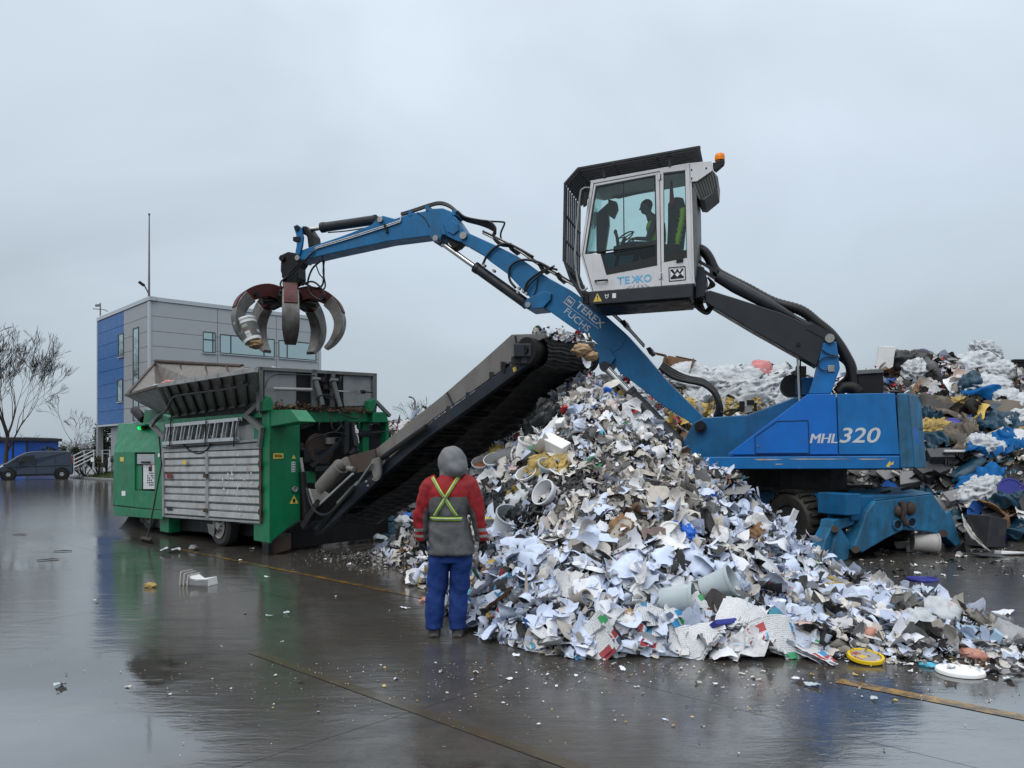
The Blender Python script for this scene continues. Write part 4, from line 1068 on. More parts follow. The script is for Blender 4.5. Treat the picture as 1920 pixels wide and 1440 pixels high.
etube(m, [(606, 488), (607, 515), (604, 535), (590, 540), (570, 532), (555, 540)], 1.3, .022, 7); etube(m, [(600, 490), (585, 505), (577, 530), (582, 550), (600, 562), (608, 556), (602, 540), (585, 528), (560, 536)], 1.15, .022, 7)
etube(m, [(608, 490), (606, 510), (610, 535), (606, 545), (609, 560)], 1.2, .018, 7); etube(m, [(556, 535), (565, 520), (563, 524), (553, 532)], 1.1, .018, 6)
etube(m, [(592, 495), (598, 512), (606, 522)], 1.1, .014, 6)
m.build('hydraulic_hose', HOSE, grab, smooth=True)
# ---- undercarriage ---------------------------------------------------
AW = Vector((0.90, 0.43, 0)).normalized(); AA = Vector((AW.y, -AW.x, 0))     # across / towards the blade
UC = Vector((5.55, 14.35, 0))
rz = lambda a, w_, z: UC + AA * a + AW * w_ + Vector((0, 0, z))
m = MB(); m.prism([rz(-2.4, -.95, .62), rz(1.75, -.95, .62), rz(1.75, .95, .62), rz(-2.4, .95, .62)], (0, 0, .42)); uc = m.build('undercarriage', BLUE_D, exc, bevel=.03)
m = MB(); m.cyl(rz(-.1, -.3, 1.04), rz(-.1, -.3, 1.50), .92, 32); m.build('slewing_ring', BLACK, exc)
m = MB(); m.prism([rz(1.32, -1.22, .74), rz(1.9, -1.22, .74), rz(1.9, -.9, .74), rz(1.32, -.9, .74)], (0, 0, .34)); m.build('fender_box', BLUE_D, uc, bevel=.015)
ob = MB()
for x0, x1, h in ((-1.2, .9, .03), (-.9, .4, .08)): ob.prism([rz(x0, -1.3, 1.05), rz(x1, -1.3, 1.05), rz(x1, 1.2, 1.05), rz(x0, 1.2, 1.05)], (0, 0, h))
ob.build('deck_plate', BLACK, uc)
TYRE = mat('tyre_rubber', (0.016, 0.015, 0.014), 0.62, var=.3, dirt=.55, dirtcol=(.05, .043, .036), bump=.3, bscale=25)
RIM = mat('dark_rim', (0.02, 0.025, 0.03), 0.5, .2, var=.3, dirt=.6, dirtcol=(.05, .04, .03))
def big_wheel(c, out):
    t = MB(); t.lathe([(.30, .02), (.36, .0), (.46, .0), (.52, .05), (.535, .10), (.535, .50), (.52, .55), (.46, .60), (.30, .58)], c, -out, 36, True)
    wh = t.build('wheel', TYRE, exc, auto=35)
    t = MB(); ax = out; x = Vector((0, 0, 1)); y = ax.cross(x)
    for k in range(26):
        for s in (0, 1):
            a = (k + .5 * s) * 2 * math.pi / 26; d = x * math.cos(a) + y * math.sin(a); tg = -x * math.sin(a) + y * math.cos(a)
            p0 = c - out * (.02 + .30 * s); p1 = c - out * (.27 + .31 * s)
            t.bar(p0 + d * .545 + tg * (.03 if s else -.03), p1 + d * .548, .06, .05, d)
    t.build('tread', TYRE, wh)
    t = MB(); t.lathe([(.30, .06), (.345, .01), (.33, .04), (.28, .14), (.16, .16), (.15, .06), (.10, .04), (0, .04)], c, -out, 28); rim = t.build('rim', RIM, wh, auto=40)
    t = MB()
    for k in range(10):
        a = k * math.pi / 5; p = c - out * .13 + (x * math.cos(a) + y * math.sin(a)) * .22; t.cyl(p, p + out * .03, .018, 6)
    t.cyl(c - out * .05, c + out * .02, .085, 14); t.build('hub', GALV, wh)
for a, s in ((.72, -1), (.72, 1), (-1.95, -1), (-1.95, 1)):
    big_wheel(rz(a, 1.30 * s, .535), AW * s)
# stabiliser blade with two hinged legs
SB = Plane((5.10, 12.10), (-AA.x, -AA.y))
def sp(name, pts, off, th, m_, bevel=.015, parent=None):
    m = MB(); m.prism([SB(x, y, off) for x, y in pts], SB.n * th); return m.build(name, m_, parent or exc, bevel=bevel)
blade = sp('stabiliser_blade', [(1642, 939), (1750, 926), (1778, 968), (1772, 1003), (1730, 996), (1694, 994), (1662, 1010), (1618, 1036), (1600, 1032), (1626, 960)], 0.0, .30, BLUE_W, .02)
m = MB(); m.hexa([SB(1642, 938, .0), SB(1750, 925, .0), SB(1752, 930, .3), SB(1644, 943, .3)], [SB(1592, 918, .75), SB(1692, 913, .75), SB(1694, 918, .75), SB(1594, 923, .75)]); m.build('blade_top', BLUE_W, blade)
m = MB(); m.hexa([SB(1642, 938, .01), SB(1592, 918, .75), SB(1580, 958, .78), SB(1625, 961, .02)], [SB(1648, 942, .12), SB(1600, 922, .80), SB(1590, 960, .82), SB(1634, 964, .12)]); m.build('blade_side', BLUE_W, blade)
m = MB()
for pts in ([(1650, 928), (1668, 923), (1672, 926), (1654, 930)], [(1688, 921), (1704, 917), (1708, 920), (1692, 924)]): m.prism([SB(x, y, .30) + Vector((0, 0, .03)) for x, y in pts], (0, 0, .012))
for x, y in ((1683, 984), (1709.5, 979.5)):
    m.prism([SB(x + 7 * math.cos(a), y + 8.5 * math.sin(a), -.006) for a in [k * math.pi / 5 for k in range(10)]], SB.n * .005)
m.build('slot', BLACK, blade)
m = MB()
for x, y in ((1683, 984), (1709.5, 979.5)):
    P = [SB(x + 8 * math.cos(a), y + 9.5 * math.sin(a), -.012) for a in [k * math.pi / 6 for k in range(13)]]; m.tube(P, .018, 6, False)
m.build('slot_ring', BLUE_W, blade)
m = MB(); m.tube(spline([SB(1690, 940, -.03), SB(1695, 955, -.06), SB(1692, 970, -.03), SB(1699, 984, -.04)]), .05, 8); m.ell(SB(1683, 958, -.02), (.06, .06, .09)); m.ell(SB(1707, 953, -.02), (.09, .07, .12)); m.build('towing_chain', RUSTY, blade, smooth=True)
ll = sp('stabiliser_leg', [(1560, 990), (1563, 975), (1613, 966), (1600, 984), (1578, 992), (1596, 1017), (1592, 1046), (1578, 1056), (1553, 1050), (1541, 1040), (1547, 1013)], .12, .26, BLUE_W, .015)
sp('leg_plate', [(1571, 996), (1594, 1016), (1590, 1048), (1576, 1055), (1556, 1048)], .05, .06, BLUE_W, .01, ll)
m = MB(); m.cyl(SB(1565, 992, .02), SB(1565, 992, .45), .055, 12); m.cyl(SB(1604, 1030, -.05), SB(1604, 1030, .36), .06, 12); m.build('hinge_pin', RUSTY, ll)
m = MB(); m.cyl(SB(1582, 996, .25), SB(1614, 980, .25), .05, 12); m.build('piston_rod', CHROME, ll)
rl_ = sp('stabiliser_leg', [(1774, 962), (1782, 958), (1792, 985), (1804, 1026), (1800, 1032), (1772, 1005)], .05, .22, BLUE_W, .015)
sp('foot', [(1779, 1044), (1784, 1036), (1796, 1026), (1808, 1016), (1812, 1034), (1826, 1046)], .0, .35, BLACK, .01, rl_)
m = MB(); m.cyl(SB(1769, 1000, -.05), SB(1769, 1000, .36), .065, 12); m.build('hinge_pin', RUSTY, rl_)
text_part('lettering', 'MHL', LETTER, exc, EX(1518, 831, -.001), ET, UP, 17.5 / F * 12.9, italic=.22, bold=.0, depth=.004, width=(EX(1569, 831, 0) - EX(1518, 831, 0)).length)
for k_ in (1, 2): text_part('lettering', 'MHL', LETTER, exc, EX(1518, 831, -.001) + ET * .007 * k_, ET, UP, 17.5 / F * 12.9, italic=.22, bold=.0, depth=.004 + .0004 * k_, width=(EX(1569, 831, 0) - EX(1518, 831, 0)).length)
text_part('lettering', '320', LETTER, exc, EX(1574, 830.5, -.001), ET, UP, 28 / F * 12.9, italic=.22, bold=.012, depth=.004, width=(EX(1651, 829, 0) - EX(1574, 830.5, 0)).length)
# ================================================================== GREEN SHREDDER
K0 = atD(505, 850, 12.9); K0.z = 0
SS = Plane(K0, W)                 # long side, faces us
SE = Plane(K0, U)                 # discharge end, faces us to the right
shr = thing('shredder', 'green mobile waste shredder with grey slatted side door, raised hopper and long discharge conveyor', 'shredder', tuple(K0 + U * 3.5 + W * 1.25))
def ssp(name, pts, off, th, m_, parent=shr, bevel=.01):
    m = MB(); m.prism([SS(x, y, off) for x, y in pts], W * th); return m.build(name, m_, parent, bevel=bevel)
def sep_(name, pts, off, th, m_, parent=shr, bevel=.01):
    m = MB(); m.prism([SE(x, y, off) for x, y in pts], U * th); return m.build(name, m_, parent, bevel=bevel)
def sst(m, pts, off, r, n=7):
    P = [SS(x, y, off[i] if isinstance(off, (list, tuple)) else off) for i, (x, y) in enumerate(pts)]; return m.tube(spline(P), r, n)
def sett(m, pts, off, r, n=7):
    P = [SE(x, y, off[i] if isinstance(off, (list, tuple)) else off) for i, (x, y) in enumerate(pts)]; return m.tube(spline(P), r, n)
# engine cover: lower flat face, upper part leaning in
m = MB()
lo = [SS(211, 948, 0), SS(252, 953, 0), SS(252, 848, 0), SS(213, 848, 0)]
ec = ssp('engine_cover', [(211, 946.5), (252.3, 951), (252.3, 848), (213.5, 848)], 0, .06, GREEN)
ssp('cover_panel', [(290.5, 848), (303.5, 848), (304.5, 974), (290.5, 968)], 0, .06, GREEN, ec)
ssp('cover_panel', [(252.3, 919.5), (290.5, 921), (290.5, 957), (252.3, 951)], .002, .06, GREEN, ec)
m = MB(); m.hexa([SS(213.5, 848, 0), SS(304, 848, 0), SS(313, 791, .35), SS(222, 794.5, .35)], [SS(213.5, 848, .08), SS(304, 848, .08), SS(313, 791, .43), SS(222, 794.5, .43)]); m.build('upper_cover', GREEN, ec)
ssp('lower_skirt', [(213, 949.5), (304.5, 958), (304.5, 974), (213, 966.5)], -.015, .06, GREEN, ec)
ssp('seam', [(212, 947), (304, 955.5), (304, 957), (212, 948.6)], -.004, .02, BLACK, ec, 0)
m = MB(); q0 = [SS(211.5, 966, .06), SS(222.5, 794.5, .43)]
m.prism([SS(213, 962, .07), SS(303, 970, .07), SS(303, 800, .42), SS(222, 800, .42)], W * 1.95); m.build('engine_housing', GREEN, ec)
rc = ssp('control_recess', [(253.5, 852), (290, 852), (290, 918), (253.5, 918)], .045, .02, BLACK, ec, 0)
ssp('recess_side', [(253.5, 873), (266, 873), (266, 918), (253.5, 918)], .035, .02, GREEN, rc, 0)
m = MB(); n_ = 7
for i in range(n_):
    y0 = 851.5 + 18.5 * i / n_; y1 = 851.5 + 18.5 * (i + .88) / n_
    m.prism([SS(257, y0, .0), SS(289.5, y0, .0), SS(289.5, y1, .0), SS(257, y1, .0)], W * .03)
m.build('roller_shutter', ALU, rc)
cp = ssp('control_panel', [(268.5, 871), (289.3, 871), (289.3, 917), (268.5, 917)], .012, .03, WHITEP, rc, .004)
m = MB(); m.prism([SS(278.5, 875, .006), SS(284.5, 875, .006), SS(284.5, 883.5, .006), SS(278.5, 883.5, .006)], W * .008)
for i in range(4):
    for j in range(6):
        if (i * 7 + j * 3) % 5 == 0: continue
        x, y = 276 + i * 3.2, 886 + j * 4.4; m.prism([SS(x, y, .006), SS(x + 1.6, y, .006), SS(x + 1.6, y + 2.4, .006), SS(x, y + 2.4, .006)], W * .008)
m.build('switch', BLACK, cp)
m = MB(); m.prism([SS(281, 871.6, .004), SS(285, 871.6, .004), SS(285, 874, .004), SS(281, 874, .004)], W * .01); m.build('indicator', mat('red_plastic', (.4, .03, .02), .4), cp)
m = MB(); m.bar(SS(266.5, 867, -.02), SS(279.5, 867, -.02), .05, .04); m.build('shutter_handle', BLACK, rc)
for (x, y, w_, h, mm_, nm) in ((225, 857, 7, 8, CREAM, 'yellow_sticker'), (228, 920.5, 7, 9, WHITE, 'white_sticker'), (342, 863, 7, 7.5, CREAM, 'yellow_sticker')):
    ssp(nm, [(x, y), (x + w_, y), (x + w_, y + h), (x, y + h)], -.004 if x < 300 else -.065, .003, mm_, ec if x < 300 else shr, 0)
m = MB(); c = SS(298, 853.5, -.004); m.lathe([(0, 0), (.045, 0), (.045, .004)], c, -W, 14); m.build('round_sticker', WHITE, ec)
wl = ssp('work_lamp', [(256, 797), (271, 796), (271, 804), (259, 805.5)], .22, .10, BLACK, ec, .006)
LAMPG = bpy.data.materials.new('lit_green_lamp'); LAMPG.use_nodes = True
b = next(n for n in LAMPG.node_tree.nodes if n.type == 'BSDF_PRINCIPLED'); b.inputs['Base Color'].default_value = (0, .5, .1, 1); b.inputs['Emission Color'].default_value = (0.0, 1.0, .18, 1); b.inputs['Emission Strength'].default_value = 0.7
m = MB(); m.ell(SS(262, 802.5, .21), (.05, .05, .05)); m.build('green_lamp', LAMPG, wl, smooth=True)
m = MB(); m.ell(SS(267.5, 802, .21), (.045, .04, .04)); m.build('amber_lamp', mat('amber_lens', (.16, .05, .01), .3), wl, smooth=True)
ssp('lamp_visor', [(254, 797), (271, 794.5), (272, 797), (257, 799.5)], .12, .2, GREEN, wl, 0)
m = MB(); m.lathe([(.10, 0), (.115, .04), (.115, .62), (.10, .64), (.085, .6)], SS(270, 787, 1.0), SS(247, 763, 1.0) - SS(270, 787, 1.0), 16); m.build('exhaust_pipe', BLACK, shr, auto=40)
ssp('exhaust_box', [(271, 768), (318, 782), (320, 796), (268, 796)], .7, .8, GREEN)
# upper beam, ladder panel, slatted door
ssp('top_beam', [(313, 787), (491.5, 772.5), (491.5, 783), (313, 797)], .0, .18, GREEN)
ssp('upper_sheet', [(308, 797), (492, 783), (489, 838), (304, 848)], .10, .04, GREYP)
ssp('upper_panel', [(446, 799), (487, 793), (485, 830), (444, 836)], .06, .03, GALV)
m = MB(); m.prism([SS(312, 815, .094), SS(440, 806, .094), SS(440, 834, .094), SS(312, 842, .094)], W * .004); m.build('backing_sheet', DARK, shr)
tl = SS(336, 832, .09); tr = SS(424, 823.5, .09); text_part('lettering', 'TIM DOMUS', mat('faded_print', (.32, .33, .33), .5), shr, tl, (tr - tl).normalized(), UP, .13, depth=.004, width=(tr - tl).length)
m = MB(); m.prism([SS(x, y, .05) for x, y in ((303.5, 848), (487.5, 841), (487.5, 979.5), (305, 966.5))], W * .04); sdoor = m.build('side_door', GREYP, shr)
def lerp2(a, b, t): return (a[0] + (b[0] - a[0]) * t, a[1] + (b[1] - a[1]) * t)
TL, TR, BL, BR = (304.5, 849), (487, 842), (305.5, 965), (487, 978)
ns = 9
SLAT = mat('worn_aluminium_slat', (0.44, 0.45, 0.455), 0.42, 0.25, var=0.12, dirt=0.5, dirtcol=(0.12, 0.085, 0.06), scratch=.45, scratchcol=(.17, .09, .05), nscale=4)
for half, (x0, x1) in enumerate(((0.004, .445), (.462, .995))):
    for i in range(ns):
        t0, t1 = i / ns, (i + .94) / ns
        a, b = lerp2(TL, BL, t0), lerp2(TL, BL, t1); c, d = lerp2(TR, BR, t0), lerp2(TR, BR, t1)
        L0, L1 = lerp2(a, c, x0), lerp2(b, d, x0); R0, R1 = lerp2(a, c, x1), lerp2(b, d, x1)
        proud = -.035 if i % 2 == 0 else -.012
        m = MB(); mid = .5; k = [(0.0, 0.02), (.14, proud), (.80, proud), (1.0, 0.02)]
        A = [SS(*lerp2(L0, L1, t), o_) for t, o_ in k]; B = [SS(*lerp2(R0, R1, t), o_) for t, o_ in k]
        m.add(A + B + [A[0] + W * .04, A[3] + W * .04, B[0] + W * .04, B[3] + W * .04],
              [(0, 1, 5, 4), (1, 2, 6, 5), (2, 3, 7, 6), (0, 3, 2, 1), (4, 5, 6, 7), (0, 4, 10, 8), (3, 9, 11, 7), (8, 10, 11, 9), (0, 8, 9, 3), (4, 7, 11, 10)])
        m.build('slat', SLAT, sdoor)
ssp('door_post', [(384.5, 846), (389, 846), (390, 972), (385, 972)], -.045, .06, GALV, sdoor, .004)
ssp('door_rail', [(304, 843), (488, 835), (488, 841), (304, 848.5)], -.03, .10, GALV, sdoor, .004)
ssp('door_rail', [(305, 965.5), (488, 978), (488, 982), (305, 969.5)], -.03, .10, GALV, sdoor, .004)
ssp('door_post', [(302.5, 846), (306, 846), (307, 969), (304, 969)], -.05, .08, GALV, sdoor, .004)
ssp('door_post', [(485, 842), (488.5, 842), (489, 981), (486, 981)], -.04, .08, RUSTY, sdoor, .004)
m = MB()
for y in (892, 957): m.box(SS(386.5, y, -.06), (.08, .08, .07)); 
for y in (870, 915, 960): m.box(SS(487.5, y, -.06), (.05, .05, .09))
m.build('latch', RUSTY, sdoor)
ssp('worn_red_sticker', [(312.5, 887), (322, 887), (322, 897), (312.5, 897)], -.052, .003, mat('faded_red_print', (.16, .03, .03), .6, var=.5, dirt=.6, nscale=30), sdoor, 0)
ssp('scratched_sticker', [(313, 950), (323, 950), (323, 957), (313, 957)], -.052, .003, BLACK, sdoor, 0)
m = MB(); r_ = random.Random(2)
for k in range(60):
    x = r_.gauss(440, 20); y = r_.gauss(905, 28)
    if 395 < x < 484 and 850 < y < 965:
        p = SS(x, y, -.052); s = r_.uniform(.006, .022); m.prism([p + U * s * math.cos(a) * r_.uniform(.6, 1) + UP * s * math.sin(a) * r_.uniform(.6, 1.3) for a in [j * 1.0472 for j in range(6)]], -W * .002)
m.build('paint_splash', WHITE, sdoor)['kind'] = 'stuff'
# grey rails above the door, hanging cable
for y0, y1 in ((842.5, 832), (836, 826)):
    m = MB(); m.bar(SS(305, y0, .0), SS(487, y1, .0), .03, .05); m.build('rail', GALV, shr)
m = MB(); sst(m, [(342, 832), (352, 842), (372, 850), (388, 843), (394, 832)], -.04, .016); sst(m, [(308, 842), (360, 838), (440, 832), (486, 828)], -.02, .012); m.build('cable', HOSE, shr, smooth=True)
# corner post: side face, bevel and end face
ssp('corner_panel', [(491, 783), (494.5, 773), (505, 768), (505, 1019), (490.5, 1015.5)], .0, .05, GREEN)
ssp('corner_cap', [(491.5, 772), (500, 769), (545, 768), (562, 790), (505, 800), (494, 790)], .02, .3, GREEN)
gp = sep_('end_panel', [(505.5, 800), (540, 789), (563, 791.5), (563.5, 976), (541, 990), (505.5, 1019)], .0, .55, GREEN, bevel=.02)
m = MB(); m.hexa([SE(505.5, 800, 0), SE(563, 791.5, 0), SE(549, 771, .25), SE(500, 769, .25)], [SE(505.5, 804, .06), SE(563, 796, .06), SE(549, 776, .3), SE(500, 774, .3)]); m.build('end_panel_top', GREEN, gp)
for nm, pts, m_ in (('yellow_sticker', [(512.5, 850), (531.5, 850), (531.5, 859.5), (512.5, 860.5)], CREAM), ('warning_triangle', [(547, 860), (551, 852.5), (555, 860)], CREAM), ('warning_triangle', [(543.5, 944.5), (551.5, 928.5), (559.5, 944)], CREAM),
                    ('sticker', [(547, 866), (553.5, 866), (553.5, 885), (547, 885)], WHITE), ('socket_box', [(547, 911.5), (557, 911), (557, 923), (547, 923)], BLACK)):
    sep_(nm, pts, -.006, .004, m_, gp, 0)
m = MB()
for y in (867.5, 872, 876.5, 881): 
    for x in (548, 551): m.prism([SE(x, y, -.010), SE(x + 1.8, y, -.010), SE(x + 1.8, y + 2.6, -.010), SE(x, y + 2.6, -.010)], U * .003)
m.prism([SE(549.5, 935, -.010), SE(553.5, 935, -.010), SE(553.5, 942, -.010), SE(549.5, 942, -.010)], U * .003)
for y in (852.5, 855.5): m.prism([SE(515, y, -.010), SE(529, y, -.010), SE(529, y + 1.4, -.010), SE(515, y + 1.4, -.010)], U * .003)
m.build('printed_mark', BLACK, gp)
m = MB(); c = SE(552, 917, -.008); m.lathe([(0, .0), (.05, 0), (.05, .03), (.035, .03), (.03, .01)], c, -U, 14); m.build('socket', GALV, gp)
# chassis and wheels
m = MB(); m.prism([SS(x, y, .35) for x, y in ((262, 966), (500, 985), (500, 1008), (300, 992), (262, 980))], W * 1.5); m.build('chassis', BLACK, shr, bevel=.02)
ssp('jack_leg', [(298, 966), (316, 968), (316, 999), (300, 996)], .1, .25, GREEN)
ssp('mud_flap', [(388, 982), (402, 984), (400, 1007), (391, 1000)], .0, .03, GREYP)
WRIM = mat('grey_steel_rim', (.22, .215, .20), .5, .3, var=.2, dirt=.5)
def small_wheel(px, py, off, r, wd):
    c = SS(px, py, off); c.z = r
    t = MB(); t.lathe([(r * .55, .02), (r * .9, 0), (r, .05), (r, wd - .05), (r * .9, wd), (r * .55, wd - .02)], c, W, 28, True); wh = t.build('wheel', RUBBER, shr, auto=35)
    t = MB(); t.lathe([(r * .56, .015), (r * .62, -.005), (r * .58, .03), (r * .42, .05), (r * .38, .01), (r * .22, .0), (r * .18, -.03), (0, -.03)], c, W, 24); rm = t.build('rim', WRIM, wh, auto=40)
    t = MB()
    for k in range(8):
        a = k * math.pi / 4; p = c + (U * math.cos(a) + UP * math.sin(a)) * r * .3; t.cyl(p - W * .02, p + W * .01, .015, 6)
        p2 = c + (U * math.cos(a + .4) + UP * math.sin(a + .4)) * r * .46; t.cyl(p2 + W * .025, p2 + W * .045, .028, 8)
    t.build('wheel_nut', BLACK, rm)
small_wheel(410, 1000, .04, .38, .24); small_wheel(410, 1000, 2.0, .38, .24)
small_wheel(277, 980, .30, .36, .5); small_wheel(277, 980, 1.7, .36, .4)
sep_('jack_leg', [(508, 1016), (546, 1000), (546, 1030), (512, 1041)], .1, .25, RUSTY); sep_('jack_foot', [(503, 1019), (512, 1016), (512, 1036), (507, 1045), (503, 1043)], .0, .2, BLACK)
sep_('rear_frame', [(505, 1018), (563, 978), (700, 975), (700, 1010), (560, 1026), (510, 1030)], .3, .3, BLACK)
# discharge opening with machinery
sep_('end_beam', [(505, 772), (727, 772.5), (727, 791), (562, 792), (540, 789)], .12, .22, GREEN, bevel=.012)
sep_('end_bracket', [(699, 772.5), (722, 773), (730, 792), (699, 792)], .0, .25, GREEN)
sep_('end_post', [(724, 790), (729, 790), (731, 880), (725, 884)], .05, .2, GREEN); sep_('end_post', [(680, 792), (692, 792), (692, 850), (680, 850)], .25, .15, GREEN)
sep_('opening_shade_sheet', [(563, 790), (728, 790), (728, 1000), (563, 1000)], .85, .05, BLACK, bevel=0)  # black sheet stands in for the shaded depth of the opening
sep_('cross_frame', [(563, 884), (592, 884), (592, 906), (563, 906)], .3, .3, GREEN)
sep_('cross_frame', [(678, 862), (694, 860), (694, 845), (678, 845)], .28, .1, GREEN)
mb_ = MB()
for (x0, y0, x1, y1, o_, th) in ((590, 842, 612, 853, .35, .2), (598, 850, 618, 870, .4, .2), (616, 820, 640, 834, .3, .25), (563, 830, 570, 845, .2, .2), (700, 795, 724, 812, .3, .3), (570, 845, 584, 868, .35, .2)):
    mb_.prism([SE(x, y, o_) for x, y in ((x0, y0), (x1, y0), (x1, y1), (x0, y1))], U * th)
mb_.build('gear_housing', DARK, shr, bevel=.01)
sep_('valve_block', [(613, 821), (629, 821), (629, 833), (613, 833)], .28, .12, STEEL, bevel=.008)
m = MB(); c = SE(594, 841, .5); m.lathe([(.0, 0), (.26, 0), (.28, .04), (.28, .14), (.0, .14)], c, -U, 22); m.build('flywheel', RUSTY, shr, auto=40)
m = MB(); m.bar(SE(582, 875, .2), SE(646, 822, .2), .07, .06); m.bar(SE(588, 879, .25), SE(618, 878, .25), .09, .09); m.bar(SE(562, 802, .3), SE(590, 792, .3), .07, .07); m.build('strut', DARK, shr)
m = MB(); m.cyl(SE(669, 813, .3), SE(728, 814, .3), .085, 14); m.build('cross_tube', DARK, shr, auto=40)
sep_('lift_ram', [(647, 789), (656, 788), (655, 848), (646, 852)], .04, .12, DARK); 
m = MB(); m.cyl(SE(661, 792, .05), SE(668, 836, .0), .055, 12); m.cyl(SE(668, 836, .0), SE(670, 846, .0), .03, 8); m.build('hydraulic_cylinder', DARK, shr, auto=40)
m = MB(); m.bar(SE(666, 797, -.02), SE(672, 831, -.02), .02, .03); m.bar(SE(668, 805, -.03), SE(669, 812, -.03), .05, .05); m.build('gauge_strip', WHITE, shr)
sep_('ram_bracket', [(668, 838), (676, 846), (664, 851), (655, 851)], .0, .1, DARK)
m = MB()
for pts in ([(622, 778), (622, 800), (630, 808), (640, 798)], [(634, 785), (642, 800), (645, 803)], [(660, 795), (680, 808), (700, 811), (727, 809)], [(604, 818), (620, 811), (640, 812), (650, 818)], [(600, 812), (598, 800), (600, 790)], [(634, 775), (655, 782), (668, 785), (676, 778), (672, 770)], [(565, 842), (574, 843), (575, 850), (576, 868)], [(592, 750), (600, 742), (618, 742), (628, 750)], [(600, 735), (612, 746), (630, 748)], [(606, 815), (585, 822), (578, 834)]):
    sett(m, pts, ([.0] + [-.04] * 8)[:len(pts)], .014, 6)
m.build('hydraulic_hose', HOSE, shr, smooth=True)
m = MB(); m.tube([SE(564, 858, -.03), SE(568, 888, -.03)], .03, 8); m.build('piston_rod', CHROME, shr)
m = MB(); m.tube([SE(567, 885, -.04), SE(574, 962, -.10)], .06, 10); m.tube([SE(574, 962, -.1), SE(580, 985, -.12)], .075, 10); m.build('hydraulic_cylinder', BLACK, shr, auto=40)
# hopper: two flared wings and an end wall
m = MB()
h = [SS(299, 723, -.55), SS(480, 693.5, -.55), SS(484, 755, .12), SS(325, 780, .12)]
m.hexa(h, [p + W * .05 + UP * .02 for p in h]); hop = m.build('hopper_wing', GREYP, shr, bevel=.006)
lt_ = [SS(236.5, 741.5, .05), SS(299, 723, -.55), SS(325, 780, .12), SS(296, 772.5, .35)]
m = MB(); m.hexa(lt_, [p + W * .05 for p in lt_]); m.build('hopper_end', GREYP, hop)
rk = [SS(236.5, 741.5, .05), SS(290, 681, 2.2), SS(325, 780, 2.0), SS(296, 772.5, .35)]
BIN = mat('stained_hopper_steel', (0.17, 0.16, 0.15), 0.55, 0.1, var=.25, dirt=.6, dirtcol=(.10, .07, .055), scratch=.4, nscale=5)
m = MB(); m.hexa([rk[0], rk[1], SS(330, 760, 2.0), rk[3]], [p + U * .05 for p in (rk[0], rk[1], SS(330, 760, 2.0), rk[3])]); m.build('hopper_end', BIN, hop)
bk_ = [SS(290, 681, 2.25), SS(454, 687, 2.4), SS(470, 760, 1.7), SS(325, 775, 1.7)]
m = MB(); m.hexa(bk_, [p + W * .05 for p in bk_]); m.build('hopper_wing', BIN, hop)
m = MB(); m.cyl(SS(292, 677, 2.25), SS(454, 687, 2.42), .055, 10); m.build('rim_bar', RUSTY, hop)
for t_ in (.0, .33, .62, .85):
    a, b = bk_[0].lerp(bk_[1], t_), bk_[3].lerp(bk_[2], t_); m = MB(); m.bar(a - W * .02, b - W * .02, .03, .05); m.build('rib', RUSTY, hop)
m = MB(); m.bar(h[0], h[1], .07, .07); m.build('rim_bar', GALV, hop); m = MB(); m.bar(h[3], h[2], .08, .07); m.bar(h[0], h[3], .06, .06); m.build('rim_bar', GREYP, hop)
m = MB(); m.bar(lt_[0], lt_[1], .05, .05); m.bar(rk[0], rk[1], .05, .05); m.build('rim_bar', RUSTY, hop)
nh = nrm(Vector((0, 0, 0)), U)
for k in range(8):
    t_ = (k + .8) / 8.6; a = h[0].lerp(h[1], t_); b = h[3].lerp(h[2], t_ * .97 + .02); m = MB(); m.bar(a - W * .03, b - W * .03, .045, .09); m.build('rib', GREYP, hop)
m = MB(); P = [h[0].lerp(h[3], .45), h[1].lerp(h[2], .30)]; sst(m, [(285, 800), (296, 782), (312, 768), (322, 748), (335, 741), (380, 735), (430, 728), (466, 720)], [-.1, -.1, -.15, -.32, -.40, -.42, -.42, -.42], .022, 7); m.build('hydraulic_hose', HOSE, hop, smooth=True)
m = MB(); m.bar(SS(283, 795, -.02), SS(310, 822, -.05), .07, .09); m.bar(SS(283, 795, -.02), SS(302, 778, .02), .06, .08); m.build('wing_strut', GREYP, shr)
m = MB(); m.bar(SS(462, 779, -.05), SS(494, 750, -.02), .07, .08); m.bar(SS(462, 779, -.05), SS(492, 806, -.05), .07, .09); m.bar(SS(490, 806, -.05), SS(486, 838, -.05), .06, .08); m.build('wing_strut', GREYP, shr)
m = MB(); m.prism([SS(x, y, .22) for x, y in ((313, 789), (490, 774), (490, 742), (330, 768))], W * 1.6); m.build('gap_shade_box', BLACK, shr)  # black box added to fill the gap under the hopper with shade
# end wall of the hopper
ew = sep_('hopper_end_wall', [(488, 687.5), (706, 700), (706, 776), (488, 776)], .18, .05, GREYP, bevel=0)
sep_('wall_panel', [(496, 693), (556, 697), (556, 762), (496, 765)], .15, .03, GALV, ew, .004); sep_('wall_panel', [(644, 703), (701, 706), (701, 760), (644, 762)], .15, .03, GALV, ew, .004)
for pts in ([(487, 687), (707, 700), (707, 706), (487, 694)], [(486, 687), (494, 688), (494, 770), (486, 770)], [(700, 700), (707, 700), (707, 766), (700, 766)], [(585, 692), (595, 693), (596, 764), (586, 764)], [(622, 696), (629, 697), (628, 764), (620, 764)]):
    sep_('frame_bar', pts, .08, .10, GREYP, ew, .006)
sep_('open_panel', [(556, 697), (584, 699), (584, 764), (556, 764)], .14, .03, BLACK, ew, 0); sep_('open_panel', [(596, 699), (643, 703), (643, 764), (596, 764)], .14, .03, BLACK, ew, 0)
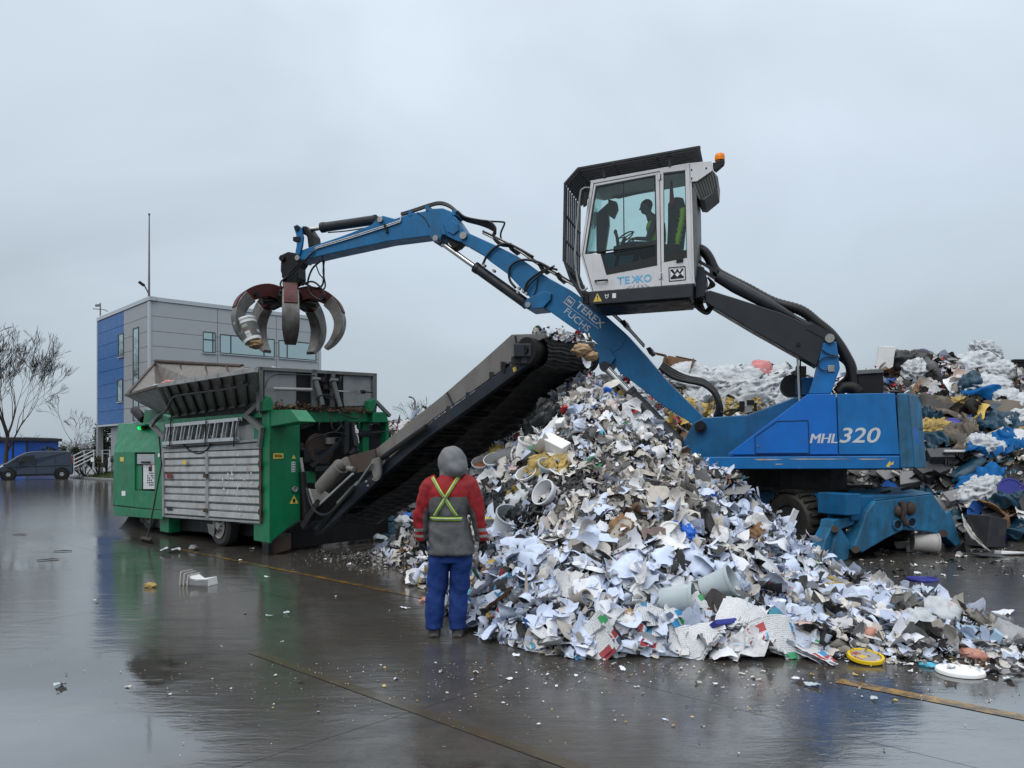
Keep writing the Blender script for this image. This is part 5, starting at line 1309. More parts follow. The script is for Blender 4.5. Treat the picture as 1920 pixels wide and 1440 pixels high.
m = MB(); m.cyl(SE(512, 729, .04), SE(584, 731, .04), .032, 10); m.build('hydraulic_cylinder', GALV, ew); m = MB(); m.cyl(SE(632, 733, .04), SE(680, 735, .04), .016, 8); m.build('piston_rod', CHROME, ew); m = MB(); m.cyl(SE(677, 734.5, .04), SE(684, 735, .04), .035, 8); m.cyl(SE(684, 735, .04), SE(699, 736, .04), .012, 6); m.build('rod_end', BLACK, ew)
for a, b in (((592, 714), (605, 759)), ((625, 716), (638, 762))):
    m = MB(); m.cyl(SE(*a, .02), SE(*b, -.02), .045, 12); m.cyl(SE(a[0] - 6, a[1] - 3, .02), SE(a[0] + 8, a[1] - 3, .02), .03, 8); m.build('hydraulic_cylinder', GREYP, ew, auto=40)
m = MB(); sett(m, [(496, 728), (502, 712), (516, 703), (540, 702), (590, 704)], .05, .010, 6); sett(m, [(610, 700), (612, 720), (620, 735)], .05, .010, 6); sett(m, [(640, 705), (636, 725), (640, 745), (644, 762)], .06, .02, 6)
for x, y in ((606, 712), (611, 726), (622, 720), (634, 712), (612, 742), (628, 742)): m.box(SE(x, y, .08), (.07, .07, .08))
m.build('hydraulic_hose', HOSE, ew, smooth=False)
for pts in ([(495, 752), (507, 742), (514, 760), (512, 770), (496, 770)], [(693, 752), (704, 747), (706, 756), (700, 772), (692, 772)]): sep_('hinge_bracket', pts, -.02, .16, GREEN, shr, .008)
m = MB(); m.bar(SE(704, 752, .05), SE(731, 780, .05), .06, .06); m.build('wing_strut', GREYP, shr)
LEAFL = mat('wet_brown_litter', (.075, .045, .025), .7, var=.6, nscale=9)
m = MB(); r_ = random.Random(9)
for k in range(420):
    p = SE(r_.uniform(506, 700), 0, r_.uniform(-.02, .16)); p.z = SE(600, 771, .1).z + abs(r_.gauss(0, .05)); a = Vector((r_.gauss(0, 1), r_.gauss(0, 1), r_.gauss(0, .6))).normalized() * r_.uniform(.015, .05); b = a.orthogonal() * r_.uniform(.2, .8)
    m.add([p - a, p + b, p + a, p - b], [(0, 1, 2, 3)])
o = m.build('leaf_litter', LEAFL, shr, fix=False); o['kind'] = 'stuff'
# ---- discharge conveyor ----------------------------------------------
C0, C1 = .55, 1.55
cn = lambda x, y, o_=0.0: SS(x, y, C0 + o_)
def cpl(name, pts, off, th, m_, parent=None, bevel=.008):
    m = MB(); m.prism([SS(x, y, off) for x, y in pts], W * th); return m.build(name, m_, parent or shr, bevel=bevel)
sb = cpl('conveyor_board', [(703.5, 842.5), (830, 741), (900, 680), (959, 627), (1020, 625), (1020, 634), (985, 651), (944, 692), (809, 788), (713, 876)], C0, .03, GREYB)
def shift(pts, o0, o1):
    """the same outline seen on the plane o1 instead of o0 (moved straight across the belt)"""
    out = []
    for x, y in pts: out.append(SS(x, y, o0) + W * (o1 - o0))
    return out
m = MB(); m.prism(shift([(703.5, 842.5), (830, 741), (900, 680), (959, 627), (1020, 625), (1020, 634), (985, 651), (944, 692), (809, 788), (713, 876)], C0, C1), W * .03); m.build('conveyor_board', GREYB, shr)
m = MB()
for a, b in (((966, 630), (972, 668)), ((838, 736), (853, 765))): m.bar(cn(*a, -.01), cn(*b, -.01), .02, .015)
for x, y in ((943, 693), (922, 712), (878, 750), (840, 780), (800, 812), (842, 776), (727, 868)): m.box(cn(x - 1, y - 8, -.02), (.05, .05, .09))
m.build('board_clip', DARK, sb)
m = MB(); m.prism([SS(942, 678, C0 - .06), SS(948, 682, C0 - .06), SS(946, 700, C0 - .06), SS(939, 696, C0 - .06)], W * .08); m.build('bracket', BLACK, sb)
NAVY = mat('navy_black_frame', (.012, .017, .026), .45, var=.25, dirt=.35)
fr = cpl('conveyor_frame', [(985, 666), (992, 682), (942, 719), (880, 765), (800, 822), (722, 888), (660, 947), (612, 990), (596, 1002), (588, 990), (640, 934), (713, 876), (809, 790), (944, 693)], C0 - .05, .10, NAVY, None, .012)
m = MB(); m.prism(shift([(985, 666), (992, 682), (942, 719), (880, 765), (800, 822), (722, 888), (660, 947), (612, 990), (588, 990), (640, 934), (713, 876), (809, 790), (944, 693)], C0, C1), W * .08); m.build('conveyor_frame', NAVY, fr)
ft = SS(612, 965, C0); tp = SS(997, 662, C0); cdv = (tp - ft); 
m = MB()
for k in range(9):
    a = ft.lerp(tp, (k + .4) / 9); m.cyl(a + W * .0 - UP * .05, a + W * 1.05 - UP * .05, .045, 8)
m.build('roller', BLACK, fr)
hd = SS(996, 659, C0)
m = MB(); m.cyl(hd - W * .10, hd + W * 1.18, .17, 20); m.cyl(hd - W * .16, hd + W * 1.24, .07, 12); m.build('head_drum', BLACK, fr, auto=40)
m = MB(); m.box(hd - W * .10 - UP * .0, (.30, .12, .16)); m.box(SS(975, 676, C0 - .08), (.22, .1, .1)); m.box(SS(985, 672, C0 - .08), (.1, .1, .14)); m.build('bearing_block', DARK, fr, bevel=.01)
cpl('yellow_sticker', [(961, 690), (967, 687), (969, 694), (963, 698)], C0 - .056, .003, CREAM, fr, 0)
# belt: carrying strand, head wrap, sagging return strand
BELT = mat('ribbed_belt', (0.010, 0.010, 0.010), 0.62, var=.3, dirt=.45, dirtcol=(.05, .046, .04))
bp = []
dirn = -U
slope = (tp.z - ft.z) / ((tp - ft).dot(dirn))
def cpos(s, z): return Vector((ft.x, ft.y, 0)) + dirn * s + UP * z
Ls = (tp - ft).dot(dirn)
for k in range(12): s = Ls * k / 12; bp.append((s, ft.z + slope * s + .06))
for k in range(9):
    a = R(115 - 28 * k); bp.append((Ls + .20 * math.cos(a) + .02, tp.z + .20 * math.sin(a)))
for k in range(17):
    t_ = 1 - k / 16; s = Ls * t_; bp.append((s, ft.z + slope * s - .19 - .20 * math.sin(math.pi * t_) ** .8))
m = MB(); vs = []; fs = []
# ribs across the outside of the belt
fine = []
for i in range(len(bp) - 1):
    for j in range(6): fine.append((bp[i][0] + (bp[i + 1][0] - bp[i][0]) * j / 6, bp[i][1] + (bp[i + 1][1] - bp[i][1]) * j / 6))
fine.append(bp[-1])
for i, (s, z) in enumerate(fine):
    a, b = fine[max(i - 1, 0)], fine[min(i + 1, len(fine) - 1)]; dx, dz = b[0] - a[0], b[1] - a[1]; l = math.hypot(dx, dz) or 1
    k = .016 if i % 3 == 0 else 0.0
    p = cpos(s - dz / l * k, z + dx / l * k)
    nb = 8
    for q in range(nb + 1):
        w_ = .06 + .92 * q / nb
        vs.append(p + W * w_ + UP * (.012 * math.sin(q * 2.1 + i * .3)))
for i in range(len(fine) - 1):
    for q in range(nb): fs.append((i * (nb + 1) + q, i * (nb + 1) + q + 1, (i + 1) * (nb + 1) + q + 1, (i + 1) * (nb + 1) + q))
m.add(vs, fs); m.build('belt', BELT, fr, fix=False)
# tail end: scraper plate, guard tube, ram plate
cpl('tail_plate', [(653, 855), (702, 842), (706, 880), (664, 888)], C0 - .12, .04, RUSTY)
m = MB(); m.cyl(SS(604, 914, C0 - .15), SS(640, 874, C0 - .15), .13, 16); m.cyl(SS(640, 874, C0 - .15), SS(652, 866, C0 - .15), .09, 12); m.cyl(SS(652, 878, C0 - .17), SS(664, 880, C0 - .17), .04, 8); m.build('tail_drum', GREYB, shr, auto=40)
cpl('tail_guard', [(579, 917), (605, 918), (620, 930), (592, 953)], C0 - .2, .03, GREYB)
m = MB(); m.bar(SS(592, 953, C0 - .22), SS(662, 888, C0 - .22), .03, .03); m.bar(SS(579, 917, C0 - .22), SS(592, 953, C0 - .22), .03, .03); m.build('guard_edge', GALV, shr)
m = MB(); m.cyl(SS(712, 862, C0 - .1), SS(800, 800, C0 - .12), .04, 10); m.build('support_rod', BLACK, fr); 
hn = cpl('hinge_plate', [(696, 862), (708, 857), (712, 862), (711, 890), (706, 900), (700, 898), (694, 872)], C0 - .16, .06, GREYB, fr, .01)
m = MB(); P = [SS(711, 858, C0 - .18), SS(713, 890, C0 - .18), SS(708, 900, C0 - .18), SS(702, 901, C0 - .18)]; m.tube(spline(P), .015, 6); m.bar(SS(698, 868, C0 - .2), SS(673, 904, C0 - .2), .03, .03); m.bar(SS(673, 904, C0 - .2), SS(634, 944, C0 - .2), .05, .05); m.build('adjuster_rod', GREYP, fr)
m = MB(); sst(m, [(575, 915), (583, 945), (598, 963), (618, 962), (640, 940), (664, 912)], C0 - .25, .022, 7); m.build('hydraulic_hose', HOSE, fr, smooth=True)
m = MB(); m.bar(SS(596, 1002, C0), SS(660, 915, C0 - .1), .10, .06); m.bar(SS(570, 988, C0 - .25), SS(600, 940, C0 - .2), .10, .10); m.build('lower_frame', BLACK, fr)
for x, y in ((687, 903), (690, 911), (700, 899)):
    m = MB(); m.ell(SS(x, y, C0 - .06), (.02, .02, .02)); m.build('bolt', GALV, fr)
m = MB(); m.tube(spline([SS(1003, 634, C0 + .3), SS(1002, 622, C0 + .3), SS(1008, 614, C0 + .3), SS(1014, 620, C0 + .3)]), .03, 7); m.build('spray_nozzle', BLACK, sb, smooth=True)
# ================================================================== LADDER AND BROOM ON THE SHREDDER
lad = thing('ladder', 'aluminium ladder strapped sideways to the shredder flank above the slatted door', 'ladder', tuple(SS(378, 812, -.05)))
for o_, du in ((-.09, 0), (-.03, .14)):
    dv = -U * du
    T0, T1, B0_, B1 = SS(311, 798.5, o_) + dv, SS(447, 786, o_) + dv, SS(305, 831.5, o_) + dv, SS(441, 823, o_) + dv
    m = MB(); m.bar(T0, T1, .025, .065); m.build('stile', ALU, lad, bevel=.005); m = MB(); m.bar(B0_, B1, .025, .065); m.build('stile', ALU, lad, bevel=.005)
    for k in range(9):
        t_ = (k + .35) / 8.8; m = MB(); m.bar(T0.lerp(T1, t_), B0_.lerp(B1, t_), .032, .032); m.build('rung', ALU, lad)
m = MB()
for x in (318, 384, 438): m.tube([SS(x, 838, -.12), SS(x + 2, 790, -.12), SS(x + 3, 786, .02)], .012, 6)
m.build('strap', HOSE, lad)
br = thing('broom', 'dark push broom with long handle leaning against the green engine cover', 'broom', tuple(onground(277, 1018)))
g0 = onground(277, 1018)
m = MB(); m.tube([g0 + UP * .10, SS(303, 870, -.06), SS(298, 815, -.02)], .016, 8); m.build('handle', BLACK, br)
m = MB(); m.bar(g0 + U * .26 + UP * .08, g0 - U * .18 + UP * .08, .08, .045); m.build('head', RUSTY, br, bevel=.008)
m = MB(); r_ = random.Random(1)
for k in range(160):
    p = g0 + U * r_.uniform(-.18, .26) + W * r_.uniform(-.035, .035) + UP * .06; m.tube([p, p + Vector((r_.gauss(0, .015), r_.gauss(0, .015), -.06))], .003, 3, False)
m.build('bristles', BLACK, br, fix=False)
# ================================================================== PEOPLE
from mathutils.bvhtree import BVHTree
def fuse(mb, voxel, smooth=4, disp=None):
    """unites overlapping closed shapes into one continuous surface"""
    me = mb.mesh('tmp', None, fix=False); o = bpy.data.objects.new('tmp', me); COL.objects.link(o)
    r = o.modifiers.new('r', 'REMESH'); r.mode = 'VOXEL'; r.voxel_size = voxel
    s = o.modifiers.new('s', 'SMOOTH'); s.iterations = smooth; s.factor = .5
    dg = bpy.context.evaluated_depsgraph_get(); dg.update()
    out = bpy.data.meshes.new_from_object(o.evaluated_get(dg))
    bpy.data.objects.remove(o); bpy.data.meshes.remove(me)
    if disp:
        for v in out.vertices: v.co += v.normal * disp(v.co)
        out.update()
    out.shade_smooth()
    return out
def paint(me, mats, fn):
    me.materials.clear()
    for m_ in mats: me.materials.append(m_)
    for p in me.polygons: p.material_index = fn(p.center)
    return me
SKIN = mat('skin', (0.38, 0.21, 0.15), 0.5, var=.08); HAIR = mat('dark_hair', (0.012, 0.010, 0.009), 0.6, var=.3)
GLOVE = mat('black_glove', (0.011, 0.011, 0.012), 0.7, var=.3, bump=.3)
JRED = mat('red_cloth', (0.25, 0.012, 0.016), 0.75, var=.22, dirt=.4, dirtcol=(.06, .01, .012), bump=.7, bscale=13)
JGREY = mat('grey_cloth', (0.088, 0.090, 0.095), 0.75, var=.2, dirt=.45, dirtcol=(.045, .043, .04), bump=.7, bscale=13)
HOODM = mat('hood_cloth', (0.150, 0.156, 0.165), 0.8, var=.2, bump=.6, bscale=14)
TROU = mat('blue_trouser_cloth', (0.006, 0.031, 0.155), 0.75, var=.28, dirt=.40, dirtcol=(.010, .018, .06), bump=.8, bscale=11)
BOOT = mat('grey_boot', (0.035, 0.034, 0.034), 0.6, var=.3, dirt=.4)
HIVIS = mat('hivis_yellow', (0.40, 0.62, 0.03), 0.5, var=.08); REFL = mat('reflective_tape', (0.22, 0.25, 0.24), 0.35, .2, var=.1)
def hand(mb, wrist, d, palm_n, s=1.0, curl=.35, side=1):
    """palm, four bent fingers of unequal length and a thumb leaving the side of the palm"""
    d = Vector(d).normalized(); nn = Vector(palm_n); nn = (nn - d * nn.dot(d)).normalized(); x = d.cross(nn) * side
    mb.tube([wrist - d * .03 * s, wrist, wrist + d * .05 * s, wrist + d * .095 * s], [.029 * s, .030 * s, .042 * s, .040 * s], 10, True, .62)
    for k, (L, o_) in enumerate(((.070, -.033), (.080, -.011), (.074, .011), (.058, .032))):
        b = wrist + d * .085 * s + x * o_ * s; P = [b]; dd = d.copy()
        for j in range(3):
            dd = (dd + nn * curl * (.6 + .4 * j)).normalized(); P.append(P[-1] + dd * L * s / 3 * (1.15 - .15 * j))
        mb.tube(P, [.0115 * s, .0105 * s, .0095 * s, .008 * s], 7)
    b = wrist + d * .03 * s - x * .034 * s
    mb.tube([b, b + (d * .6 - x * .8 + nn * .3) * .035 * s, b + (d * 1.2 - x * .9 + nn * .7) * .05 * s], [.015 * s, .013 * s, .010 * s], 7)
def head(mb, c, fwd, s=1.0):
    f = Vector(fwd).normalized(); z = Vector((0, 0, 1)); x = f.cross(z).normalized(); z = x.cross(f)
    rot = Matrix((x, f, z)).transposed()
    mb.ell(c, (.076 * s, .098 * s, .112 * s), rot, 16, 12); mb.ell(c + f * .025 * s - z * .065 * s, (.055 * s, .066 * s, .055 * s), rot)
    mb.tube([c + f * .088 * s + z * .01 * s, c + f * .112 * s - z * .03 * s], [.010 * s, .017 * s], 7)
    for k in (-1, 1): mb.ell(c + x * k * .076 * s - f * .005 * s, (.012 * s, .022 * s, .032 * s), rot)
    mb.ell(c + f * .088 * s - z * .062 * s, (.024 * s, .010 * s, .008 * s), rot)
    return x, f, z, rot
# ---- the worker in the yard -----------------------------------------
WD = 7.25; WO = onground(845, 1191); WO = Vector(((845 - HX) / F * WD, WD, 0))
wl = lambda x, y, z: WO + Vector((x, y, z))
bm_ = MB()
bm_.tube([wl(-.0, .0, .80), wl(-.02, 0, 1.0), wl(-.02, 0, 1.2), wl(-.02, 0, 1.40), wl(-.005, .01, 1.47), wl(.01, .02, 1.55)], [.14, .13, .15, .14, .07, .06], 12, True, .75)
head(bm_, wl(.02, .03, 1.635), (.35, 1, -.12))
arms = {-1: [(-.19, .0, 1.40), (-.275, .01, 1.13), (-.272, .06, .90)], 1: [(.17, .0, 1.41), (.255, .01, 1.13), (.297, .05, .90)]}
for s, A in arms.items():
    P = [wl(*p) for p in A]; bm_.tube(P, [.05, .042, .03], 8); hand(bm_, P[2], (P[2] - P[1]).normalized() + Vector((0, .05, -.2)), (-s, .25, 0), 1.08, .30, s)
legs = {-1: [(-.11, 0, .82), (-.130, .02, .48), (-.150, .0, .09)], 1: [(.10, 0, .82), (.085, .03, .48), (.068, .0, .08)]}
for s, A in legs.items(): bm_.tube([wl(*p) for p in A], [.085, .055, .045], 8); bm_.ell(wl(A[2][0], .06, .05), (.045, .11, .04))
me = fuse(bm_, .009, 3)
me.transform(Matrix.Translation(-WO))
paint(me, [SKIN, GLOVE], lambda c: 1 if abs(c.x) > .2 and c.z < .96 else 0)
worker = bpy.data.objects.new('person', me); COL.objects.link(worker); worker.location = WO; worker['org'] = list(WO)
tag(worker, 'person seen from behind in grey hood, red jacket, crossed yellow straps and blue trousers', 'person')
def wrinkle(a, f):
    return lambda c: a * ((1 - 2.6 * abs(mnoise.noise(Vector((c.x * f * .8 + c.z * f * .35, c.y * f * .8, c.z * f * .55))))) * .8 + .6 * mnoise.noise(Vector((c.x * f * 2.3, c.y * f * 2.3 + 7, c.z * f * 1.6))))
jm = MB()
rings = [(.008, .775, .232, .172), (.0, .90, .215, .16), (-.01, 1.02, .205, .15), (-.018, 1.12, .180, .136), (-.015, 1.24, .208, .15), (-.012, 1.35, .220, .15), (-.008, 1.42, .19, .13), (.0, 1.48, .125, .105), (.01, 1.53, .085, .085)]
n_ = 24; vs = []; fs = []
for cx, z, rx, ry in rings:
    for k in range(n_):
        a = 2 * math.pi * k / n_; ca, sa = math.cos(a), math.sin(a); e = .8
        vs.append(wl(cx + .93 * rx * math.copysign(abs(ca) ** e, ca), .01 + ry * math.copysign(abs(sa) ** e, sa), z))
for i in range(len(rings) - 1):
    for k in range(n_): fs.append([i * n_ + k, i * n_ + (k + 1) % n_, (i + 1) * n_ + (k + 1) % n_, (i + 1) * n_ + k])
fs += [list(range(n_ - 1, -1, -1)), [(len(rings) - 1) * n_ + k for k in range(n_)]]
jm.add(vs, fs)
for s, A in arms.items():
    a, b, c = [Vector(p) for p in A]; P = spline([wl(*(a + Vector((-s * .07, 0, .035)))), wl(*a), wl(*((a + b) / 2 + Vector((s * .012, 0, 0)))), wl(*b), wl(*((b + c) / 2)), wl(*c)], 3)
    rs = [.088 + .003 * math.sin(i * 2.4) * (i > 3) - .034 * max(0, i / (len(P) - 1) - .15) for i in range(len(P))]; jm.tube(P, rs, 14)
jme = fuse(jm, .011, 2, wrinkle(.016, 9)); jme.transform(Matrix.Translation(-WO))
bvh = BVHTree.FromPolygons([v.co.copy() for v in jme.vertices], [tuple(p.vertices) for p in jme.polygons])
def jcol(c):
    s = -1 if c.x < -.015 else 1; A = arms[s]
    zz = c.z; t = (A[0][2] - zz) / (A[0][2] - A[1][2])
    ax = A[0][0] + (A[1][0] - A[0][0]) * max(0, t) if zz > A[1][2] else A[1][0] + (A[2][0] - A[1][0]) * (A[1][2] - zz) / (A[1][2] - A[2][2])
    on_arm = abs(c.x) > abs(ax) - .088 + .03 * max(0, min(1, (1.40 - zz) * 3)) and zz < 1.36 and abs(c.x) > .16
    if zz > 1.315 and not on_arm: return 0
    if on_arm:
        inner = (abs(c.x) < abs(ax) - .018 - .02 * (zz > 1.2)) and zz < 1.30
        if inner: return 1
        if .985 < zz < 1.012 or .925 < zz < .95: return 2
        return 0
    return 1
paint(jme, [JRED, JGREY, REFL], jcol); jme.name = 'jacket'
jk = bpy.data.objects.new('jacket', jme); COL.objects.link(jk); jk.parent = worker; jk['org'] = list(WO)
tm = MB()
tm.tube([wl(-.0, .01, .70), wl(.0, .01, .78), wl(0, .01, .86)], [.17, .180, .12], 16, True, .74)
for s, A in legs.items():
    P = spline([wl(A[0][0], .01, .84), wl(*A[0]) - UP * .12, wl(*A[1]), wl(A[2][0], .0, .25), wl(A[2][0], .0, .075)], 3); tm.tube(P, [.108 - .026 * min(1, i / (len(P) - 1) * 1.3) + .002 * math.sin(i * 2.6) for i in range(len(P))], 14)
tme = fuse(tm, .011, 2, wrinkle(.016, 8)); tme.transform(Matrix.Translation(-WO)); tme.materials.clear(); tme.materials.append(TROU)
link('trousers', tme, (0, 0, 0), None, worker)
hm = MB(); hm.ell(wl(.012, .02, 1.635), (.132, .15, .155), None, 18, 12); hm.ell(wl(.035, -.015, 1.585), (.128, .125, .115), Matrix.Rotation(-.25, 3, 'Y'), 16, 10); hm.tube([wl(.0, .0, 1.48), wl(.01, .01, 1.56)], [.115, .12], 14, True, .8); hm.ell(wl(.06, .09, 1.62), (.09, .09, .13));
hme = fuse(hm, .010, 16, wrinkle(.008, 10)); hme.transform(Matrix.Translation(-WO))
hme.materials.clear(); hme.materials.append(HOODM); link('hood', hme, (0, 0, 0), None, worker)
for s, A in legs.items():
    b_m = MB(); x = A[2][0]; tx = .04 if s > 0 else -.01
    b_m.tube([wl(x, -.02, .03), wl(x, -.01, .16)], [.058, .055], 10); b_m.tube([wl(x, -.06, .045), wl(x + tx * .4, .05, .05), wl(x + tx, .17, .038)], [.050, .055, .042], 10, True, .9); b_m.box(wl(x + tx * .4, .05, .012), (.095, .27, .024), Matrix.Rotation(-tx * 4, 3, 'Z'))
    bme = fuse(b_m, .009, 2); bme.transform(Matrix.Translation(-WO)); bme.materials.clear(); bme.materials.append(BOOT); link('boot', bme, (0, 0, 0), None, worker)
def ribbon(pts, wd, off, m_, name, parent):
    """tape lying on the jacket: pts are (x, z) on the back"""
    m = MB(); L = []
    for i, (x, z) in enumerate(pts):
        a, b = pts[max(i - 1, 0)], pts[min(i + 1, len(pts) - 1)]; d = Vector((b[0] - a[0], 0, b[1] - a[1])).normalized(); nn = Vector((-d.z, 0, d.x)); row = []
        for k in (-.5, 0, .5):
            q = Vector((x, 0, z)) + nn * wd * k; h = bvh.ray_cast(Vector((q.x, -1.5, q.z)), Vector((0, 1, 0)))
            if h[0] is None: row = None; break
            row.append(WO + h[0] + Vector((0, -off, 0)))
        if row: L.append(row)
    vs = [p for r_ in L for p in r_]; fs = []
    for i in range(len(L) - 1):
        for k in range(2): fs.append((i * 3 + k, i * 3 + k + 1, i * 3 + 4 + k, i * 3 + 3 + k))
    m.add(vs, fs); o = m.build(name, m_, parent, smooth=True, fix=False); sm = o.modifiers.new('s', 'SMOOTH'); sm.iterations = 3
    so_ = o.modifiers.new('t', 'SOLIDIFY'); so_.thickness = .004; return o
px2 = lambda x, y: ((x - 845) * WD / F, (1191 - y) * WD / F)
def seg(a, b, n=26): return [(a[0] + (b[0] - a[0]) * i / n, a[1] + (b[1] - a[1]) * i / n) for i in range(n + 1)]
for a, b in (((811.5, 893), (859, 966)), ((861, 892), (816.5, 966))):
    ribbon(seg(px2(*a), px2(*b)), .038, .010, HIVIS, 'strap', jk); ribbon(seg(px2(*a), px2(*b)), .017, .015, REFL, 'reflective_tape', jk)
ribbon(seg(px2(806.5, 970), px2(868.5, 970)), .040, .012, HIVIS, 'belt', jk); ribbon(seg(px2(806.5, 970), px2(868.5, 970)), .018, .017, REFL, 'reflective_tape', jk)
# ---- the driver in the cab ------------------------------------------
DOF = CO + .54; dv_ = lambda x, y, o_=0.0: EX(x, y, DOF + o_)
DORG = dv_(1230, 462)
FW = -ET
dm = MB()
dm.tube([dv_(1231, 466), dv_(1232, 445), dv_(1229, 424), dv_(1226, 414), dv_(1217, 402), dv_(1213, 394)], [.15, .15, .165, .12, .066, .062], 12, True, .9)
x_, f_, z_, rot_ = head(dm, dv_(1211.5, 387.5), FW + Vector((0, 0, -.15)), 1.13)
for s in (-1, 1):
    sh = dv_(1226, 420, .19 * s); el_ = dv_(1214, 448, .24 * s); wr = dv_(1192, 447, .14 * s)
    dm.tube([dv_(1228, 416, .05 * s), sh, el_, wr], [.07, .07, .052, .034], 9); hand(dm, wr, FW + Vector((0, 0, -.1)), (0, 0, -1), 1.05, .55, s)
    dm.tube([dv_(1232, 466, .09 * s), dv_(1194, 468, .12 * s), dv_(1190, 515, .12 * s)], [.085, .07, .05], 9); dm.ell(dv_(1185, 521, .12 * s), (.06, .06, .045)); dm.tube([dv_(1191, 522, .12 * s), dv_(1178, 523, .12 * s)], .04, 8)
me = fuse(dm, .010, 3); me.transform(Matrix.Translation(-DORG))
hc = dv_(1211.5, 387.5) - DORG
GREYTOP = mat('grey_sweater', (.06, .068, .075), .8, var=.1); DTROU = mat('dark_trousers', (.02, .022, .03), .8)
def dcol(c):
    if c.z > dv_(0, 405).z - DORG.z and (c - hc).length < .19: return 0
    if (c - (dv_(1187, 449) - DORG)).dot(-FW) < .01 and c.z > -.1: return 0
    if c.z < .0: return 2
    return 1
paint(me, [SKIN, GREYTOP, DTROU], dcol)
drv = bpy.data.objects.new('person', me); COL.objects.link(drv); drv.location = DORG; drv['org'] = list(DORG)
tag(drv, 'seated driver in yellow vest and grey sleeves holding the controls inside the raised cab', 'person')
hm = MB(); hm.ell(dv_(1211.5, 387.5) + z_ * .028 - f_ * .022, (.092, .104, .106), rot_, 16, 10); hme = fuse(hm, .01, 1); hme.transform(Matrix.Translation(-DORG)); hme.materials.clear(); hme.materials.append(HAIR); link('hair', hme, (0, 0, 0), None, drv)
m = MB()
for s in (-1, 1): m.ell(dv_(1211.5, 387.5) + f_ * .090 + x_ * .033 * s + z_ * .006, (.012, .008, .007), rot_, 8, 6)
m.build('eye', BLACK, drv)
vm_ = MB(); vm_.tube([dv_(1232, 455), dv_(1232, 440), dv_(1229, 424), dv_(1226, 415)], [.165, .168, .182, .135], 14, True, .92)
vme = fuse(vm_, .014, 2); vme.transform(Matrix.Translation(-DORG)); vme.materials.clear(); vme.materials.append(HIVIS); link('vest', vme, (0, 0, 0), None, drv)
# garments hanging on the seat
hv = MB(); P = spline([EX(1281, 390, CO + .24), EX(1279, 410, CO + .20), EX(1274, 435, CO + .22), EX(1270, 458, CO + .26)]); hv.tube(P, [.03 + .035 * abs(math.sin(i * 1.3)) for i in range(len(P))], 9); 
c = EX(1272, 430, CO + .24); o = hv.build('safety_vest', HIVIS, None, smooth=True, org=tuple(c)); clean(o); tag(o, 'crumpled green high visibility vest hanging on the seat behind the driver', 'vest')
rc_ = MB(); P = [EX(1258, 338, CO + .25), EX(1259, 360, CO + .25), EX(1260, 385, CO + .25)]; rc_.tube(spline(P), [.02 + .03 * i / 12 for i in range(13)], 7, True, .5); o = rc_.build('red_cloth', JRED, None, smooth=True, org=tuple(P[0])); clean(o); tag(o, 'red cloth hanging inside the rear cab window', 'cloth')
# ================================================================== WASTE HEAPS
AX, AY, AH = 1.02, 10.15, 2.84
bnd = [(-2.7, 13.7), (-2.2, 12.6), (-1.5, 11.2), (-.95, 9.4), (-.52, 7.7), (.02, 6.95), (.62, 6.45), (1.5, 6.44), (2.35, 6.50), (3.15, 6.30), (4.0, 6.05), (5.1, 5.98), (5.3, 6.9), (4.6, 7.5), (3.8, 8.5), (3.5, 9.8), (3.55, 11.0), (3.1, 12.6), (3.0, 15.0), (.5, 16.0), (-2.0, 15.4)]
bth = np.array([math.atan2(y - AY, x - AX) for x, y in bnd]); brr = np.array([math.hypot(y - AY, x - AX) for x, y in bnd])
o_ = np.argsort(bth); bth, brr = bth[o_], brr[o_]
bth = np.concatenate([bth - 2 * math.pi, bth, bth + 2 * math.pi]); brr = np.tile(brr, 3)
def vnoise(x, y, s, seed=0):
    """cheap smooth value noise, vectorised"""
    x = np.asarray(x, float) * s + seed * 17.3; y = np.asarray(y, float) * s - seed * 9.1
    xi, yi = np.floor(x), np.floor(y); fx, fy = x - xi, y - yi
    fx = fx * fx * (3 - 2 * fx); fy = fy * fy * (3 - 2 * fy)
    h = lambda a, b: np.modf(np.abs(np.sin(a * 127.1 + b * 311.7 + seed * 74.7) * 43758.5453))[0]
    return ((h(xi, yi) * (1 - fx) + h(xi + 1, yi) * fx) * (1 - fy) + (h(xi, yi + 1) * (1 - fx) + h(xi + 1, yi + 1) * fx) * fy) * 2 - 1
def H1(x, y):
    x, y = np.asarray(x, float), np.asarray(y, float)
    r = np.hypot(x - AX, y - AY); th = np.arctan2(y - AY, x - AX); rb = np.interp(th, bth, brr) * (1 + .05 * vnoise(x, y, .9, 3))
    t = np.clip(1 - r / rb, -.2, 1)
    side = np.clip((rb - 3.75) / 1.5, 0, 1)
    h = AH * np.where(t > 0, np.abs(t) ** (1.0 + 1.15 * side), t)
    h = h + np.clip(t * 6, 0, 1) * (.10 * vnoise(x, y, 1.3, 1) + .06 * vnoise(x, y, 3.1, 2))
    return h
cx_ = np.array([-9, -5, -3, -1, 1, 3.3, 4.7, 6.1, 7.2, 8.2, 9.4, 10.3, 11.1, 12.0, 12.6, 13.3, 15, 19, 24.0])
ch_ = np.array([.9, 1.8, 2.5, 2.9, 3.2, 3.75, 3.65, 3.45, 3.55, 3.6, 3.75, 4.05, 4.30, 4.30, 4.0, 3.6, 3.5, 3.2, 2.0])
fx_ = np.array([-9, -3, 3, 6, 8, 9.0, 10.0, 12, 16, 24.0]); fy_ = np.array([17.5, 16.3, 16.0, 16.6, 16.0, 14.6, 13.9, 13.3, 13.0, 14.0])
